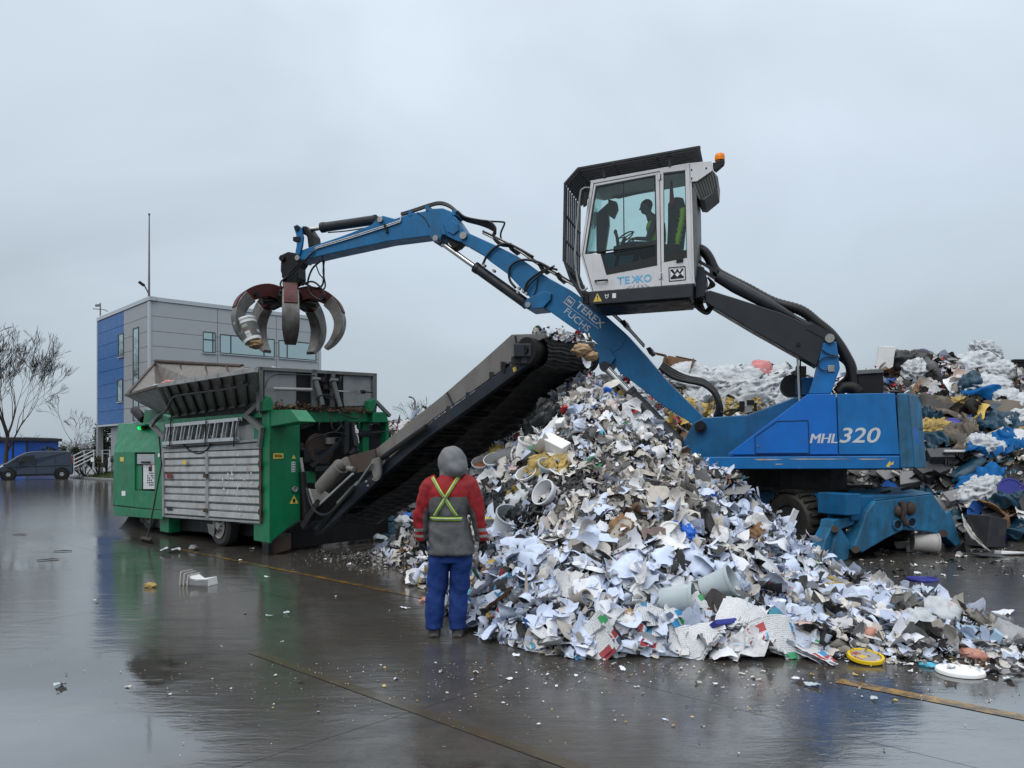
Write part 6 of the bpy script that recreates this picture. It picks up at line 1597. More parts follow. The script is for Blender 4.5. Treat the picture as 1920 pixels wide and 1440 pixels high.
def H2(x, y):
    x, y = np.asarray(x, float), np.asarray(y, float)
    hc = np.interp(x, cx_, ch_); f = np.interp(x, fx_, fy_) + .3 * vnoise(x, y, .6, 5); c = 20.0
    t = np.where(y < c, (y - f) / (c - f), (26.5 - y) / 6.5); t = np.clip(t, -.15, 1.0)
    h = hc * np.where(t > 0, np.abs(t) ** .85, t)
    return h + np.clip(t * 5, 0, 1) * (.22 * vnoise(x, y, .9, 6) + .12 * vnoise(x, y, 2.2, 7))
def HH(x, y): return np.maximum(np.maximum(H1(x, y), H2(x, y)), 0.0)
def normal(fn, x, y, e=.12):
    gx = (fn(x + e, y) - fn(x - e, y)) / (2 * e); gy = (fn(x, y + e) - fn(x, y - e)) / (2 * e)
    n = np.stack([-gx, -gy, np.ones_like(gx)], -1); return n / np.linalg.norm(n, axis=-1, keepdims=True)
def onheap(px, py, lift=0.0, fn=HH):
    d = np.array([(px - HX) / F, 1.0, (HY - py) / F]); t = np.linspace(4, 34, 3000)
    z = CH + d[2] * t; hit = np.nonzero(fn(d[0] * t, t) >= z)[0]
    tt = t[hit[0]] if len(hit) else 20.0
    p = Vector((d[0] * tt, tt, CH + d[2] * tt)); nn = Vector(normal(fn, np.array(p.x), np.array(p.y)))
    return p + nn * lift, nn
def core(name, fn, x0, x1, y0, y1, st, m_, label):
    nx, ny = int((x1 - x0) / st), int((y1 - y0) / st); xs = np.linspace(x0, x1, nx + 1); ys = np.linspace(y0, y1, ny + 1)
    X, Y = np.meshgrid(xs, ys); Z = fn(X, Y); Zc = np.maximum(Z - .05, -.03)
    me = bpy.data.meshes.new(name); vs = np.stack([X, Y, Zc], -1).reshape(-1, 3)
    fs = [(j * (nx + 1) + i, j * (nx + 1) + i + 1, (j + 1) * (nx + 1) + i + 1, (j + 1) * (nx + 1) + i) for j in range(ny) for i in range(nx) if max(Z[j, i], Z[j + 1, i], Z[j, i + 1], Z[j + 1, i + 1]) > .0]
    me.from_pydata(vs.tolist(), [], fs); me.shade_smooth(); me.materials.append(m_); o = bpy.data.objects.new(name, me); COL.objects.link(o)
    return tag(o, label, None, kind='stuff')
CORE = mat('gap_shade_heap_core', (.028, .026, .025), .8, var=.6, nscale=5, bump=.6, bscale=9)  # near-black colour stands in for the shade between the scraps
core('paper_heap', H1, -3.4, 6.2, 5.3, 16.6, .12, CORE, 'inside of the big heap of shredded paper and packaging, gap shade painted dark')
core('waste_ridge', H2, -9, 24, 12, 27, .25, CORE, 'inside of the long ridge of mixed waste behind the blue handler, gap shade painted dark')
# ---- scrap templates -------------------------------------------------
def sheet(nx, ny, w_, h_, r_, curl=1.0, crumple=.0, tear=.12, fold=0.0, rounded=True):
    """a torn piece of paper or film: curled, folded, crumpled; returns vertices, faces, uv"""
    u, v = np.meshgrid(np.linspace(-.5, .5, nx + 1), np.linspace(-.5, .5, ny + 1))
    uv = np.stack([u + .5, v + .5], -1).reshape(-1, 2)
    x = u * w_; y = v * h_
    edge = (np.abs(u) > .49) | (np.abs(v) > .49)
    j = r_.normal(0, tear, x.shape) * min(w_, h_) * .5; k = r_.normal(0, tear, x.shape) * min(w_, h_) * .5
    x = x + np.where(edge, j, j * .25); y = y + np.where(edge, k, k * .25)
    if r_.random() < .45:                      # torn corner
        c = r_.integers(0, 4); sx, sy = (-1, 1)[c % 2], (-1, 1)[c // 2]; m_ = np.clip((u * sx + v * sy) - .35, 0, 1); x = x - sx * m_ * w_ * .9; y = y - sy * m_ * h_ * .9
    if rounded and r_.random() < .45:          # rounded outline
        k_ = r_.uniform(.5, 1); X_, Y_ = 2 * u, 2 * v; x = x * (1 - k_ + k_ * np.sqrt(1 - Y_ ** 2 / 2)); y = y * (1 - k_ + k_ * np.sqrt(1 - X_ ** 2 / 2))
    z = np.zeros_like(x); a = r_.uniform(0, math.pi); ca, sa = math.cos(a), math.sin(a)
    p, q = x * ca + y * sa, -x * sa + y * ca
    if fold:
        p0 = r_.normal(0, .15) * w_; f = fold * r_.uniform(.4, 1); z = z + np.maximum(p - p0, 0) * math.sin(f); p = np.where(p > p0, p0 + (p - p0) * math.cos(f), p)
    if curl:
        kk = curl * r_.uniform(.2, 1.0) / max(w_, h_) * r_.choice([-1, 1]); th = p * kk; tw = q / max(h_, w_) * r_.normal(0, .4)
        z = z + (1 - np.cos(th + tw)) / kk; p = np.sin(th) / kk
    x, y = p * ca - q * sa, p * sa + q * ca
    if crumple:
        z = z + r_.normal(0, crumple, z.shape) * min(w_, h_)
        s = r_.uniform(0, 6, 4); z = z + crumple * 1.2 * min(w_, h_) * (np.abs(np.sin(u * 9 * s[0] / 3 + v * 5 + s[1])) - .5)
    vs = np.stack([x, y, z - z.mean()], -1).reshape(-1, 3)
    fs = np.array([(b * (nx + 1) + c, b * (nx + 1) + c + 1, (b + 1) * (nx + 1) + c + 1, (b + 1) * (nx + 1) + c) for b in range(ny) for c in range(nx)])
    return vs, fs, uv
G = np.random.default_rng(5)
T_small = [sheet(4, 3, 1, G.uniform(.35, 1), G, 3.2, .05, .12, .6 if i % 3 == 0 else 0) for i in range(34)] + [sheet(5, 1, 1.5, G.uniform(.1, .25), G, 3.5, .0, .05) for i in range(8)] + [sheet(3, 3, .8, .7, G, 1.5, .22, .2, .6) for i in range(10)]
T_big = [sheet(6, 5, 1, G.uniform(.45, 1.1), G, 3.6, .015, .07, 1.3 if i % 2 else 0) for i in range(30)] + [sheet(6, 6, 1, .9, G, 1.0, .10, .12, .7) for i in range(10)] + [sheet(10, 1, 1.6, G.uniform(.10, .2), G, 4.0, 0, .03) for i in range(6)]
def scatter(name, T, P, Nn, S, C, m_, label, tilt=.5, smooth=True, kind='stuff'):
    """many scraps in one mesh: positions, normals, sizes, colours"""
    n = len(P); tid = G.integers(0, len(T), n); vs_l, fs_l, c_l, off = [], [], [], 0
    zz = Nn + G.normal(0, tilt, (n, 3)); zz /= np.linalg.norm(zz, axis=1, keepdims=True)
    a = G.normal(0, 1, (n, 3)); xx = a - zz * (a * zz).sum(1, keepdims=True); xx /= np.linalg.norm(xx, axis=1, keepdims=True); yy = np.cross(zz, xx)
    Rm = np.stack([xx, yy, zz], -1) * S[:, None, None]
    for t, (tv, tf, _) in enumerate(T):
        I = np.nonzero(tid == t)[0]
        if not len(I): continue
        v = np.einsum('nij,kj->nki', Rm[I], tv) + P[I][:, None, :]; k = len(tv)
        f = tf[None] + (np.arange(len(I)) * k)[:, None, None] + off
        vs_l.append(v.reshape(-1, 3)); fs_l.append(f.reshape(-1, 4)); c_l.append(np.repeat(C[I], k, 0)); off += k * len(I)
    vs, fs, cs = np.concatenate(vs_l), np.concatenate(fs_l), np.concatenate(c_l)
    vs[:, 2] = np.maximum(vs[:, 2], .004 + G.random(len(vs)) * .006)
    me = bpy.data.meshes.new(name); me.vertices.add(len(vs)); me.vertices.foreach_set('co', vs.ravel().astype(np.float32))
    me.loops.add(fs.size); me.polygons.add(len(fs)); me.loops.foreach_set('vertex_index', fs.ravel().astype(np.int32))
    me.polygons.foreach_set('loop_start', np.arange(0, fs.size, 4, dtype=np.int32)); me.polygons.foreach_set('loop_total', np.full(len(fs), 4, np.int32))
    at = me.attributes.new('tint', 'FLOAT_COLOR', 'POINT'); at.data.foreach_set('color', np.concatenate([cs, np.ones((len(cs), 1))], 1).ravel().astype(np.float32))
    me.update(); me.validate()
    if smooth: me.shade_smooth()
    me.materials.append(m_); o = bpy.data.objects.new(name, me); COL.objects.link(o)
    return tag(o, label, None, kind=kind)
def scrap_mat(name, rough=.55, stain=.5):
    m, t, b = new_mat(name); at = N(t, 'ShaderNodeAttribute'); at.attribute_name = 'tint'
    n = N(t, 'ShaderNodeTexNoise', i_Scale=9.0, i_Detail=5.0, i_Roughness=.65); geo = N(t, 'ShaderNodeNewGeometry'); t.links.new(geo.outputs['Position'], n.inputs['Vector'])
    n2 = N(t, 'ShaderNodeTexNoise', i_Scale=60.0, i_Detail=3.0, i_Roughness=.6); t.links.new(geo.outputs['Position'], n2.inputs['Vector'])
    c = mixc(t, ramp_(t, n.outputs['Fac'], .50, .78, 0, stain), at.outputs['Color'], (.10, .085, .07))
    c = mixc(t, ramp_(t, n2.outputs['Fac'], .60, .68, 0, .5), c, (.12, .11, .11))
    t.links.new(c, b.inputs['Base Color']); b.inputs['Roughness'].default_value = rough; b.inputs['Specular IOR Level'].default_value = .25
    bump_(t, b, n2.outputs['Fac'], .25, .01)
    return m
SCRAP = scrap_mat('scrap_surface')
PAL = {'bluewhite': (.54, .605, .74), 'white': (.66, .665, .68), 'off': (.56, .53, .49), 'beige': (.44, .41, .365), 'grey': (.20, .20, .205), 'dark': (.035, .034, .034), 'black': (.012, .012, .013),
       'brown': (.19, .105, .055), 'yellow': (.50, .36, .09), 'blue': (.03, .13, .46), 'red': (.36, .025, .03), 'green': (.03, .17, .08), 'pink': (.50, .36, .33), 'cyan': (.10, .36, .48), 'teal': (.02, .09, .14), 'lead': (.09, .092, .10), 'khaki': (.13, .11, .085)}
def pick(mix, n):
    k = list(mix); w_ = np.array([mix[a] for a in k], float); i = G.choice(len(k), n, p=w_ / w_.sum()); return np.array([PAL[a] for a in k])[i] * G.uniform(.78, 1.12, (n, 1))
M_TOP = dict(white=38, bluewhite=17, off=17, beige=9, grey=7, dark=6, black=3, brown=2.5, yellow=2.5, blue=3, red=3.5, green=1.5, pink=2, cyan=1)
M_MID = dict(beige=24, off=30, white=22, bluewhite=12, grey=9, dark=6, black=3, brown=2.5, pink=1.5, blue=1, red=1, green=1)
M_LOW = dict(bluewhite=58, white=18, off=9, beige=5, grey=6, dark=6, black=5, brown=1.2, blue=1.2, red=1, green=.6, pink=1, yellow=.6, cyan=.6)
M_LEFT = dict(white=26, off=18, bluewhite=14, grey=12, dark=14, black=10, brown=4, yellow=3, red=1.5, blue=1.5, pink=3)
M_TAIL = dict(white=24, off=16, bluewhite=24, beige=12, grey=11, dark=11, black=7, brown=3, pink=1, red=.7, blue=1, yellow=1, cyan=.5)
def zone1(P):
    n = len(P); x, y, z = P.T; C = np.zeros((n, 3))
    wob = .5 * vnoise(x, y, .8, 11) + .3 * vnoise(x, y, 2.0, 12)
    s = z + wob * .8
    zone = np.where(s > 1.75, 0, np.where((s < .95) & (y < 9.4), 2, 1))
    zone = np.where((zone == 1) & (x + wob * .6 < .55), 3, zone); zone = np.where((x > 2.9 + wob * .5) & (y < 7.6), 4, zone)
    zone = np.where((zone == 1) & (x > 2.7) & (y < 9.8), 2, zone)
    for i, m_ in enumerate((M_TOP, M_MID, M_LOW, M_LEFT, M_TAIL)):
        I = np.nonzero(zone == i)[0]; C[I] = pick(m_, len(I))
    dk = vnoise(x, y, 2.6, 13) + .5 * vnoise(x, y, 6, 14); C[(dk > .95)] *= .25
    return C
def points(fn, n, x0, x1, y0, y1, zmin=.03, keep=None):
    out = []; tot = 0
    while tot < n:
        x = G.uniform(x0, x1, n * 2); y = G.uniform(y0, y1, n * 2); z = fn(x, y); k = z > zmin
        if keep is not None: k &= keep(x, y, z)
        out.append(np.stack([x[k], y[k], z[k]], 1)); tot += int(k.sum())
    return np.concatenate(out)[:n]
def calm(C):
    """the larger sheets are nearly all white, bluish or grey paper"""
    sat = (C.max(1) - C.min(1)) / C.max(1); k = (sat > .42) & (G.random(len(C)) < .86); C[k] = pick(dict(bluewhite=6, white=3, off=2), int(k.sum())); return C
front1 = lambda x, y, z: (y < AY + 2.2) | (G.random(len(x)) < .25)
P = points(H1, 21000, -3.2, 5.6, 5.6, 16, .015, front1); Nn = normal(H1, P[:, 0], P[:, 1])
S = np.clip(np.exp(G.normal(math.log(.082), .52, len(P))), .025, .27); P = P + Nn * G.uniform(-.05, .05, (len(P), 1))
scatter('paper_scraps', T_small, P, Nn, S, zone1(P), SCRAP, 'small torn scraps of paper, card and film covering the big heap', .55)
P = points(H1, 3300, -3.1, 5.4, 5.9, 15, .03, front1); Nn = normal(H1, P[:, 0], P[:, 1])
lowf = np.clip((1.7 - P[:, 2]) / 1.7, 0, 1) * (P[:, 1] < 9.5)
S = np.clip(np.exp(G.normal(math.log(.135), .38, len(P))) * (1.18 + .25 * lowf), .06, .34); P = P + Nn * G.uniform(-.03, .09, (len(P), 1))
scatter('torn_paper', T_big, P, Nn, S, calm(zone1(P)), SCRAP, 'larger curled sheets and strips mixed all over the big heap', .7)
# ---- the ridge behind ------------------------------------------------
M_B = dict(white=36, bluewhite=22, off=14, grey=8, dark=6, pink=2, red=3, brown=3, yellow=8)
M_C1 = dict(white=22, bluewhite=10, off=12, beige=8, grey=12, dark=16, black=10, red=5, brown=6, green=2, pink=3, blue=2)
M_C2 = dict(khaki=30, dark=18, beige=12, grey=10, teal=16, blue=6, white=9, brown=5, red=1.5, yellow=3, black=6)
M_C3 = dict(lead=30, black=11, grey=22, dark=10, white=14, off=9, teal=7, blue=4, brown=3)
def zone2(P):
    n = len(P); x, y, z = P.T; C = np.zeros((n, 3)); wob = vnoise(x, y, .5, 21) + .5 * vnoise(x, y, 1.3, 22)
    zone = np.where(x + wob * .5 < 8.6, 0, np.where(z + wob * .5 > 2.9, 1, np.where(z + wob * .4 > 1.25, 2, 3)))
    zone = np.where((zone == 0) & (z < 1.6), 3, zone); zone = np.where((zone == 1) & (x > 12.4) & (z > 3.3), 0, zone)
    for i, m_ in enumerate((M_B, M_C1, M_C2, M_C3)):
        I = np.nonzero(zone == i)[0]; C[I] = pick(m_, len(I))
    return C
front2 = lambda x, y, z: (y < 21.2) & (x > -6)
P = points(H2, 19000, -6, 18, 12.6, 22, .05, front2); Nn = normal(H2, P[:, 0], P[:, 1])
S = np.clip(np.exp(G.normal(math.log(.135), .5, len(P))), .04, .45); P = P + Nn * G.uniform(-.06, .08, (len(P), 1))
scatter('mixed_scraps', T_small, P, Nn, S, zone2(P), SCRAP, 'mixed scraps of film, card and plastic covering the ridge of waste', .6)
P = points(H2, 2600, -6, 18, 12.6, 22, .05, front2); Nn = normal(H2, P[:, 0], P[:, 1]); S = np.clip(np.exp(G.normal(math.log(.36), .4, len(P))), .15, .9); P = P + Nn * G.uniform(-.05, .12, (len(P), 1))
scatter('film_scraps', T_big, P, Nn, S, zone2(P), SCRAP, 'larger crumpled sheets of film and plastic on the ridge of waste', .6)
# ---- loose crumbs on the yard ---------------------------------------
n = 1300
ang = G.uniform(0, 1, n); x = np.concatenate([G.normal(1.4, 2.2, n), G.uniform(-4, 5.5, 260), G.normal(4.6, .8, 500)]); y = np.concatenate([6.3 - np.abs(G.normal(0, .65, n)), G.uniform(3.6, 13, 260), G.normal(7.2, .9, 500)])
P = np.stack([x, y, np.full_like(x, .008)], 1); k = H1(x, y) < .02; P = P[k]
S = np.clip(np.exp(G.normal(math.log(.009), .65, len(P))), .003, .055); Nn = np.tile([0, 0, 1.0], (len(P), 1))
scatter('litter_crumbs', T_small, P, Nn, S, pick(dict(white=30, off=26, yellow=10, beige=14, bluewhite=10, grey=8, dark=8, brown=4), len(P)), SCRAP, 'tiny crumbs of paper and foam strewn over the wet yard', .12)
# rubble tail edges: flat dark shards and flakes
P = points(H1, 1500, 2.6, 5.6, 5.6, 7.8, -.02); Nn = np.tile([0, 0, 1.0], (len(P), 1)); S = np.clip(np.exp(G.normal(math.log(.05), .5, len(P))), .015, .16); P[:, 2] = np.maximum(P[:, 2], 0) + G.uniform(.0, .05, len(P))
scatter('shard_litter', T_small, P, Nn, S, pick(M_TAIL, len(P)), SCRAP, 'flat shards and flakes at the thin end of the heap', .35)
# grey grit spilled below the conveyor
n = 5200; x = G.normal(-1.75, .62, n); y = 12.05 + (x + 1.75) * -.55 + G.normal(0, .42, n); z = np.clip(.20 - .34 * np.hypot((x + 1.9) / 1.2, (y - 12.3) / .8) ** 2, 0, 1) * G.random(n) ** .3
P = np.stack([x, y, z + .006], 1); S = np.clip(np.exp(G.normal(math.log(.020), .5, n)), .006, .07)
scatter('grit', T_small, P, np.tile([0, 0, 1.0], (n, 1)), S, pick(dict(grey=30, beige=22, dark=24, off=12, khaki=20, white=4), n), SCRAP, 'grey grit and crumbs spilled under the conveyor', .5)
n = 420; x = G.uniform(5.2, 10.5, n); y = G.uniform(10.5, 14.3, n); P = np.stack([x, y, np.full(n, .01)], 1); S = np.clip(np.exp(G.normal(math.log(.05), .7, n)), .015, .3)
scatter('yard_shards', T_small, P, np.tile([0, 0, 1.0], (n, 1)), S, pick(dict(grey=20, dark=24, black=20, white=16, off=10, lead=20), n), SCRAP, 'flat shards strewn over the yard in front of the ridge', .15)
n = 900; px_ = G.uniform(1245, 1450, n); py_ = G.uniform(742, 812, n); Pl = [onheap(a, b, .05, H2)[0] for a, b in zip(px_[:420], py_[:420])]
P = np.array([list(p) for p in Pl]); P += G.normal(0, .05, P.shape); Nn = normal(H2, P[:, 0], P[:, 1]); S = np.clip(np.exp(G.normal(math.log(.22), .4, len(P))), .08, .5)
scatter('foam_scraps', T_small, P, Nn, S, pick({'yellow': 40, 'off': 18, 'beige': 16, 'brown': 8, 'white': 10, 'khaki': 8}, len(P)) * np.array([.9, .9, .9]), SCRAP, 'torn yellow and tan foam scraps on the ridge behind the boom foot', .8)
# ================================================================== SINGLE PIECES OF WASTE
def plastic(name, col, rough=.4, var=.1, dirt=.25, trans=0.0):
    m = mat(name, col, rough, var=var, dirt=dirt, dirtcol=(.16, .14, .12), streak=False, nscale=6)
    if trans:
        b = next(n for n in m.node_tree.nodes if n.type == 'BSDF_PRINCIPLED'); b.inputs['Transmission Weight'].default_value = trans; b.inputs['IOR'].default_value = 1.15
    return m
PW = plastic('white_plastic', (.66, .67, .68)); PWB = plastic('bluish_plastic', (.50, .57, .60), .3, trans=.25); FILM = plastic('white_film', (.58, .61, .64), .26, .12, .30, .20)
FILMP = plastic('pink_film', (.62, .25, .25), .3, .1, .1, .2); FILMB = plastic('blue_film', (.010, .105, .30), .30, .3, .2, .1); FILMT = plastic('teal_film', (.008, .042, .075), .35, .4, .35)
BAGB = plastic('black_film', (.012, .013, .014), .25, .2, .1); FOAMY = plastic('yellow_foam', (.40, .29, .10), .9, .40, .55); FOAMW = plastic('white_foam', (.72, .73, .73), .7, .04, .15)
PLID = plastic('violet_lid', (.075, .075, .34), .35); NLID = plastic('navy_lid', (.02, .025, .20), .35); CARD = plastic('brown_card', (.20, .115, .06), .8, .15, .3); RAG = plastic('khaki_rag', (.12, .10, .08), .9, .35, .4)
GRYP = plastic('grey_plastic', (.17, .17, .175), .45, .1, .3); DGP = plastic('dark_plastic', (.035, .036, .042), .4, .15, .25); LGP = plastic('pale_grey_plastic', (.38, .37, .35), .45, .1, .3); PEACH = plastic('skin_tone_plastic', (.42, .20, .15), .5, .1, .15); YELL = plastic('yellow_plastic', (.62, .42, .01), .4); BROWNC = plastic('brown_cloth', (.20, .13, .075), .9)
CYANP = plastic('cyan_plastic', (.06, .38, .55), .4); BLUP = plastic('bright_blue_plastic', (.015, .13, .60), .4); PRED = plastic('red_plastic_print', (.42, .03, .035), .4)
PAPER = plastic('white_paper', (.64, .665, .72), .6, .08, .3); PAPERB = plastic('bluish_paper', (.52, .59, .74), .6, .08, .22)
def print_mat(name, base, dens, colours):
    """newsprint: rows of text and blocks of colour by the sheet's own coordinates"""
    m, t, b = new_mat(name); uv = N(t, 'ShaderNodeUVMap'); sp_ = N(t, 'ShaderNodeSeparateXYZ'); t.links.new(uv.outputs[0], sp_.inputs[0])
    def mth(op, a, c):
        n = N(t, 'ShaderNodeMath', operation=op)
        for i, x in enumerate((a, c)):
            if isinstance(x, (int, float)): n.inputs[i].default_value = x
            else: t.links.new(x, n.inputs[i])
        return n.outputs[0]
    row = mth('FRACT', mth('MULTIPLY', sp_.outputs['Y'], 20.0), 0); rowm = mth('LESS_THAN', row, .5)
    mp = N(t, 'ShaderNodeMapping'); mp.inputs['Scale'].default_value = (70, 20, 1); t.links.new(uv.outputs[0], mp.inputs[0])
    nz_ = N(t, 'ShaderNodeTexNoise', i_Scale=1.0, i_Detail=1.0); t.links.new(mp.outputs[0], nz_.inputs['Vector'])
    ink = mth('MULTIPLY', rowm, mth('GREATER_THAN', nz_.outputs['Fac'], .47))
    mp2 = N(t, 'ShaderNodeMapping'); mp2.inputs['Scale'].default_value = (3, 4, 1); t.links.new(uv.outputs[0], mp2.inputs[0])
    vo = N(t, 'ShaderNodeTexVoronoi', i_Scale=1.0); vo.distance = 'CHEBYCHEV'; vo.inputs['Randomness'].default_value = .35; t.links.new(mp2.outputs[0], vo.inputs['Vector'])
    s2 = N(t, 'ShaderNodeSeparateXYZ'); t.links.new(vo.outputs['Color'], s2.inputs[0])
    cr = N(t, 'ShaderNodeValToRGB'); cr.color_ramp.interpolation = 'CONSTANT'; e = cr.color_ramp.elements
    e[0].color = (*colours[0], 1); e[1].position = .25; e[1].color = (*colours[1], 1)
    for i, c in enumerate(colours[2:]): q = e.new(.5 + .2 * i); q.color = (*c, 1)
    t.links.new(s2.outputs['Y'], cr.inputs[0])
    blk = mth('MULTIPLY', mth('LESS_THAN', s2.outputs['X'], dens), mth('LESS_THAN', vo.outputs['Distance'], .40))
    c = mixc(t, mth('MULTIPLY', ink, .5), base, (.08, .08, .09)); c = mixc(t, blk, c, cr.outputs[0])
    t.links.new(c, b.inputs['Base Color']); b.inputs['Roughness'].default_value = .6
    return m
NEWS = print_mat('newsprint', (.56, .58, .60), .42, [(.04, .22, .42), (.35, .04, .05), (.05, .30, .14), (.10, .12, .16)])
NEWSG = print_mat('colour_flyer', (.64, .66, .66), .45, [(.05, .32, .12), (.04, .25, .50), (.30, .04, .05), (.08, .10, .18)])
LABELP = print_mat('printed_card', (.60, .61, .63), .09, [(.40, .04, .05), (.04, .12, .40), (.50, .40, .05), (.06, .06, .08)])
def tmesh(name, tpl, sx, m_, thick=0.0, smooth=True):
    vs, fs, uv = tpl; me = bpy.data.meshes.new(name); me.from_pydata((vs * sx).tolist(), [], fs.tolist())
    ul = me.uv_layers.new(name='UVMap'); vi = np.array([l.vertex_index for l in me.loops]); ul.data.foreach_set('uv', uv[vi].ravel().astype(np.float32))
    me.materials.append(m_)
    if smooth: me.shade_smooth()
    return me
def orient(nn, spin, tilt=(0, 0)):
    z = (Vector(nn) + Vector((tilt[0], tilt[1], 0))).normalized(); x = Vector((math.cos(spin), math.sin(spin), 0)); x = (x - z * x.dot(z)).normalized(); y = z.cross(x)
    return Matrix((x, y, z)).transposed().to_euler()
def put(name, me, p, rot, label, cat, group=None, parts=()):
    o = link(name, me, p, rot); tag(o, label, cat, group)
    for nm, pm in parts: link(nm, pm, (0, 0, 0), None, o)
    return o
def blob(r, m_, seed, amp=.25, f=2.2, flat=1.0, ridge=.5, nu=26, nv=18, name='blob', fine=0.0):
    """a crumpled closed lump: bag, foam or rag"""
    mb = MB(); mb.ell((0, 0, 0), (1, 1, 1), None, nu, nv); me = mb.mesh(name, m_, smooth=True); o = Vector((seed * 3.7, seed * 1.9, seed * 5.3))
    for v in me.vertices:
        d = v.co.normalized(); q = d * f + o; a = mnoise.noise(q); b_ = 1 - abs(mnoise.noise(q * 1.9)) * 2; c = 1 - abs(mnoise.noise(q * 4.3)) * 2
        s = 1 + amp * a + ridge * amp * b_ * .6 + ridge * amp * c * .35 + (fine * mnoise.noise(q * 9) if fine else 0)
        v.co = Vector((d.x * r[0], d.y * r[1], d.z * r[2] * flat)) * s
    me.update(); return me
def drape(w_, h_, m_, seed, amp=.12, f=2.5, nx=26, ny=20, name='film'):
    """a slack sheet thrown over a slope: long ridged folds"""
    r_ = np.random.default_rng(seed); vs = []; th = r_.uniform(0, 3.14)
    for j in range(ny + 1):
        for i in range(nx + 1):
            u, v = i / nx - .5, j / ny - .5; e = 1 - .35 * (abs(u) * 2) ** 3 * (abs(v) * 2)
            x, y = u * w_ * (1 + .25 * mnoise.noise(Vector((v * 4, seed, 0)))), v * h_ * (1 + .3 * mnoise.noise(Vector((u * 4, 0, seed))))
            q = Vector((x * math.cos(th) * f + y * f * .3, y * math.cos(th) * f * .5 + x * .5, seed * 2.7))
            z = amp * (1 - 2 * abs(mnoise.noise(q))) + amp * .5 * (1 - 2 * abs(mnoise.noise(q * 2.3))) - .35 * amp * ((2 * u) ** 4 + (2 * v) ** 4) * 2
            vs.append((x * e, y * e, z))
    fs = [(j * (nx + 1) + i, j * (nx + 1) + i + 1, (j + 1) * (nx + 1) + i + 1, (j + 1) * (nx + 1) + i) for j in range(ny) for i in range(nx)]
    me = bpy.data.meshes.new(name); me.from_pydata(vs, [], fs); me.shade_smooth(); me.materials.append(m_); return me
def tubm(r0, r1, h, m_, name='tub', th=.006):
    mb = MB(); mb.lathe([(0, 0), (r0, 0), (r1, h), (r1 + .012, h), (r1 + .012, h - .025), (r1 + .004, h - .025), (r1 - th, h - .004), (r0 - th, th), (0, th)], (0, 0, 0), (0, 0, 1), 26); me = mb.mesh(name, m_); me.shade_smooth(); me.set_sharp_from_angle(angle=R(40)); return me
def bandm(r0, r1, z0, z1, m_, name='label'):
    mb = MB(); mb.lathe([(r0, z0), (r1, z1)], (0, 0, 0), (0, 0, 1), 26); me = bpy.data.meshes.new(name); me.from_pydata([tuple(v) for v in mb.v], [], [f for f in mb.f if len(f) == 4]); 
    ul = me.uv_layers.new(name='UVMap')
    for l in me.loops: k = l.vertex_index; ul.data[l.index].uv = ((k % 26) / 26 * 3, k // 26)
    me.shade_smooth(); me.materials.append(m_); return me
def discm(r, m_, name='lid', bend=0.0, rim=.018):
    mb = MB(); mb.lathe([(0, .004), (r * .80, .006), (r * .84, rim), (r * .97, rim), (r, .006), (r, -.008), (r * .96, -.008), (0, -.002)], (0, 0, 0), (0, 0, 1), 28); me = mb.mesh(name, m_, smooth=False); me.shade_smooth(); me.set_sharp_from_angle(angle=R(35))
    if bend:
        for v in me.vertices: v.co.z += bend * (v.co.x / r) ** 2 * r
    return me
def boxm(sx, sy, sz, m_, name='box', jit=0.0, seed=0):
    mb = MB(); mb.box((0, 0, 0), (sx, sy, sz)); me = mb.mesh(name, m_); r_ = random.Random(seed)
    if jit:
        for v in me.vertices: v.co += Vector((r_.gauss(0, jit), r_.gauss(0, jit), r_.gauss(0, jit)))
    return me
# ---- individually visible sheets ------------------------------------
rs = random.Random(77); gs = np.random.default_rng(78)
SH = [tmesh('paper_sheet', sheet(9, 7, 1, gs.uniform(.55, 1.2), gs, gs.uniform(1.6, 4.2), gs.uniform(0, .02), .045, 1.2 if i % 3 == 0 else 0), 1.0, (PAPERB, PAPERB, PAPER, LABELP, PAPERB, PAPER, PAPERB)[i % 7]) for i in range(24)]
ST = [tmesh('paper_strip', sheet(14, 2, 1.5, gs.uniform(.12, .28), gs, 4.0, 0, .02), 1.0, (PAPERB, PAPER)[i % 2]) for i in range(8)]
cnt = 0; tries = 0
while cnt < 260 and tries < 4000:
    tries += 1
    px, py = rs.uniform(860, 1700), rs.uniform(860, 1250)
    edge = 1180 + (px - 880) * .09
    if py > edge + 55: continue
    p, nn = onheap(px, py)
    if p.z > 1.5 or p.y > 11.5 or p.z < .02 or H1(p.x, p.y) < .02: continue
    if rs.random() < p.z / 2.2: continue
    if abs(px - 845) < 60: continue
    strip = rs.random() < .16
    me = rs.choice(ST if strip else SH); s = rs.uniform(.14, .36) * (.75 if strip else 1.0) * (1.0 if p.z < .8 else .75)
    o = link('paper_strip' if strip else 'paper_sheet', me, p + nn * rs.uniform(.01, .09), orient(nn, rs.uniform(0, 6.28), (rs.gauss(0, .45), rs.gauss(0, .35))), None, (s, s, s))
    if strip: tag(o, 'curled pale paper strip among the white sheets low on the big heap', 'paper strip', 'curled paper strips on the big heap')
    elif me.materials[0] is LABELP: tag(o, 'torn printed card sheet with text rows low on the big heap', 'printed sheet', 'torn printed sheets on the big heap')
    else: tag(o, 'torn curled white paper sheet low on the big heap', 'paper sheet', 'torn paper sheets on the big heap')
    cnt += 1
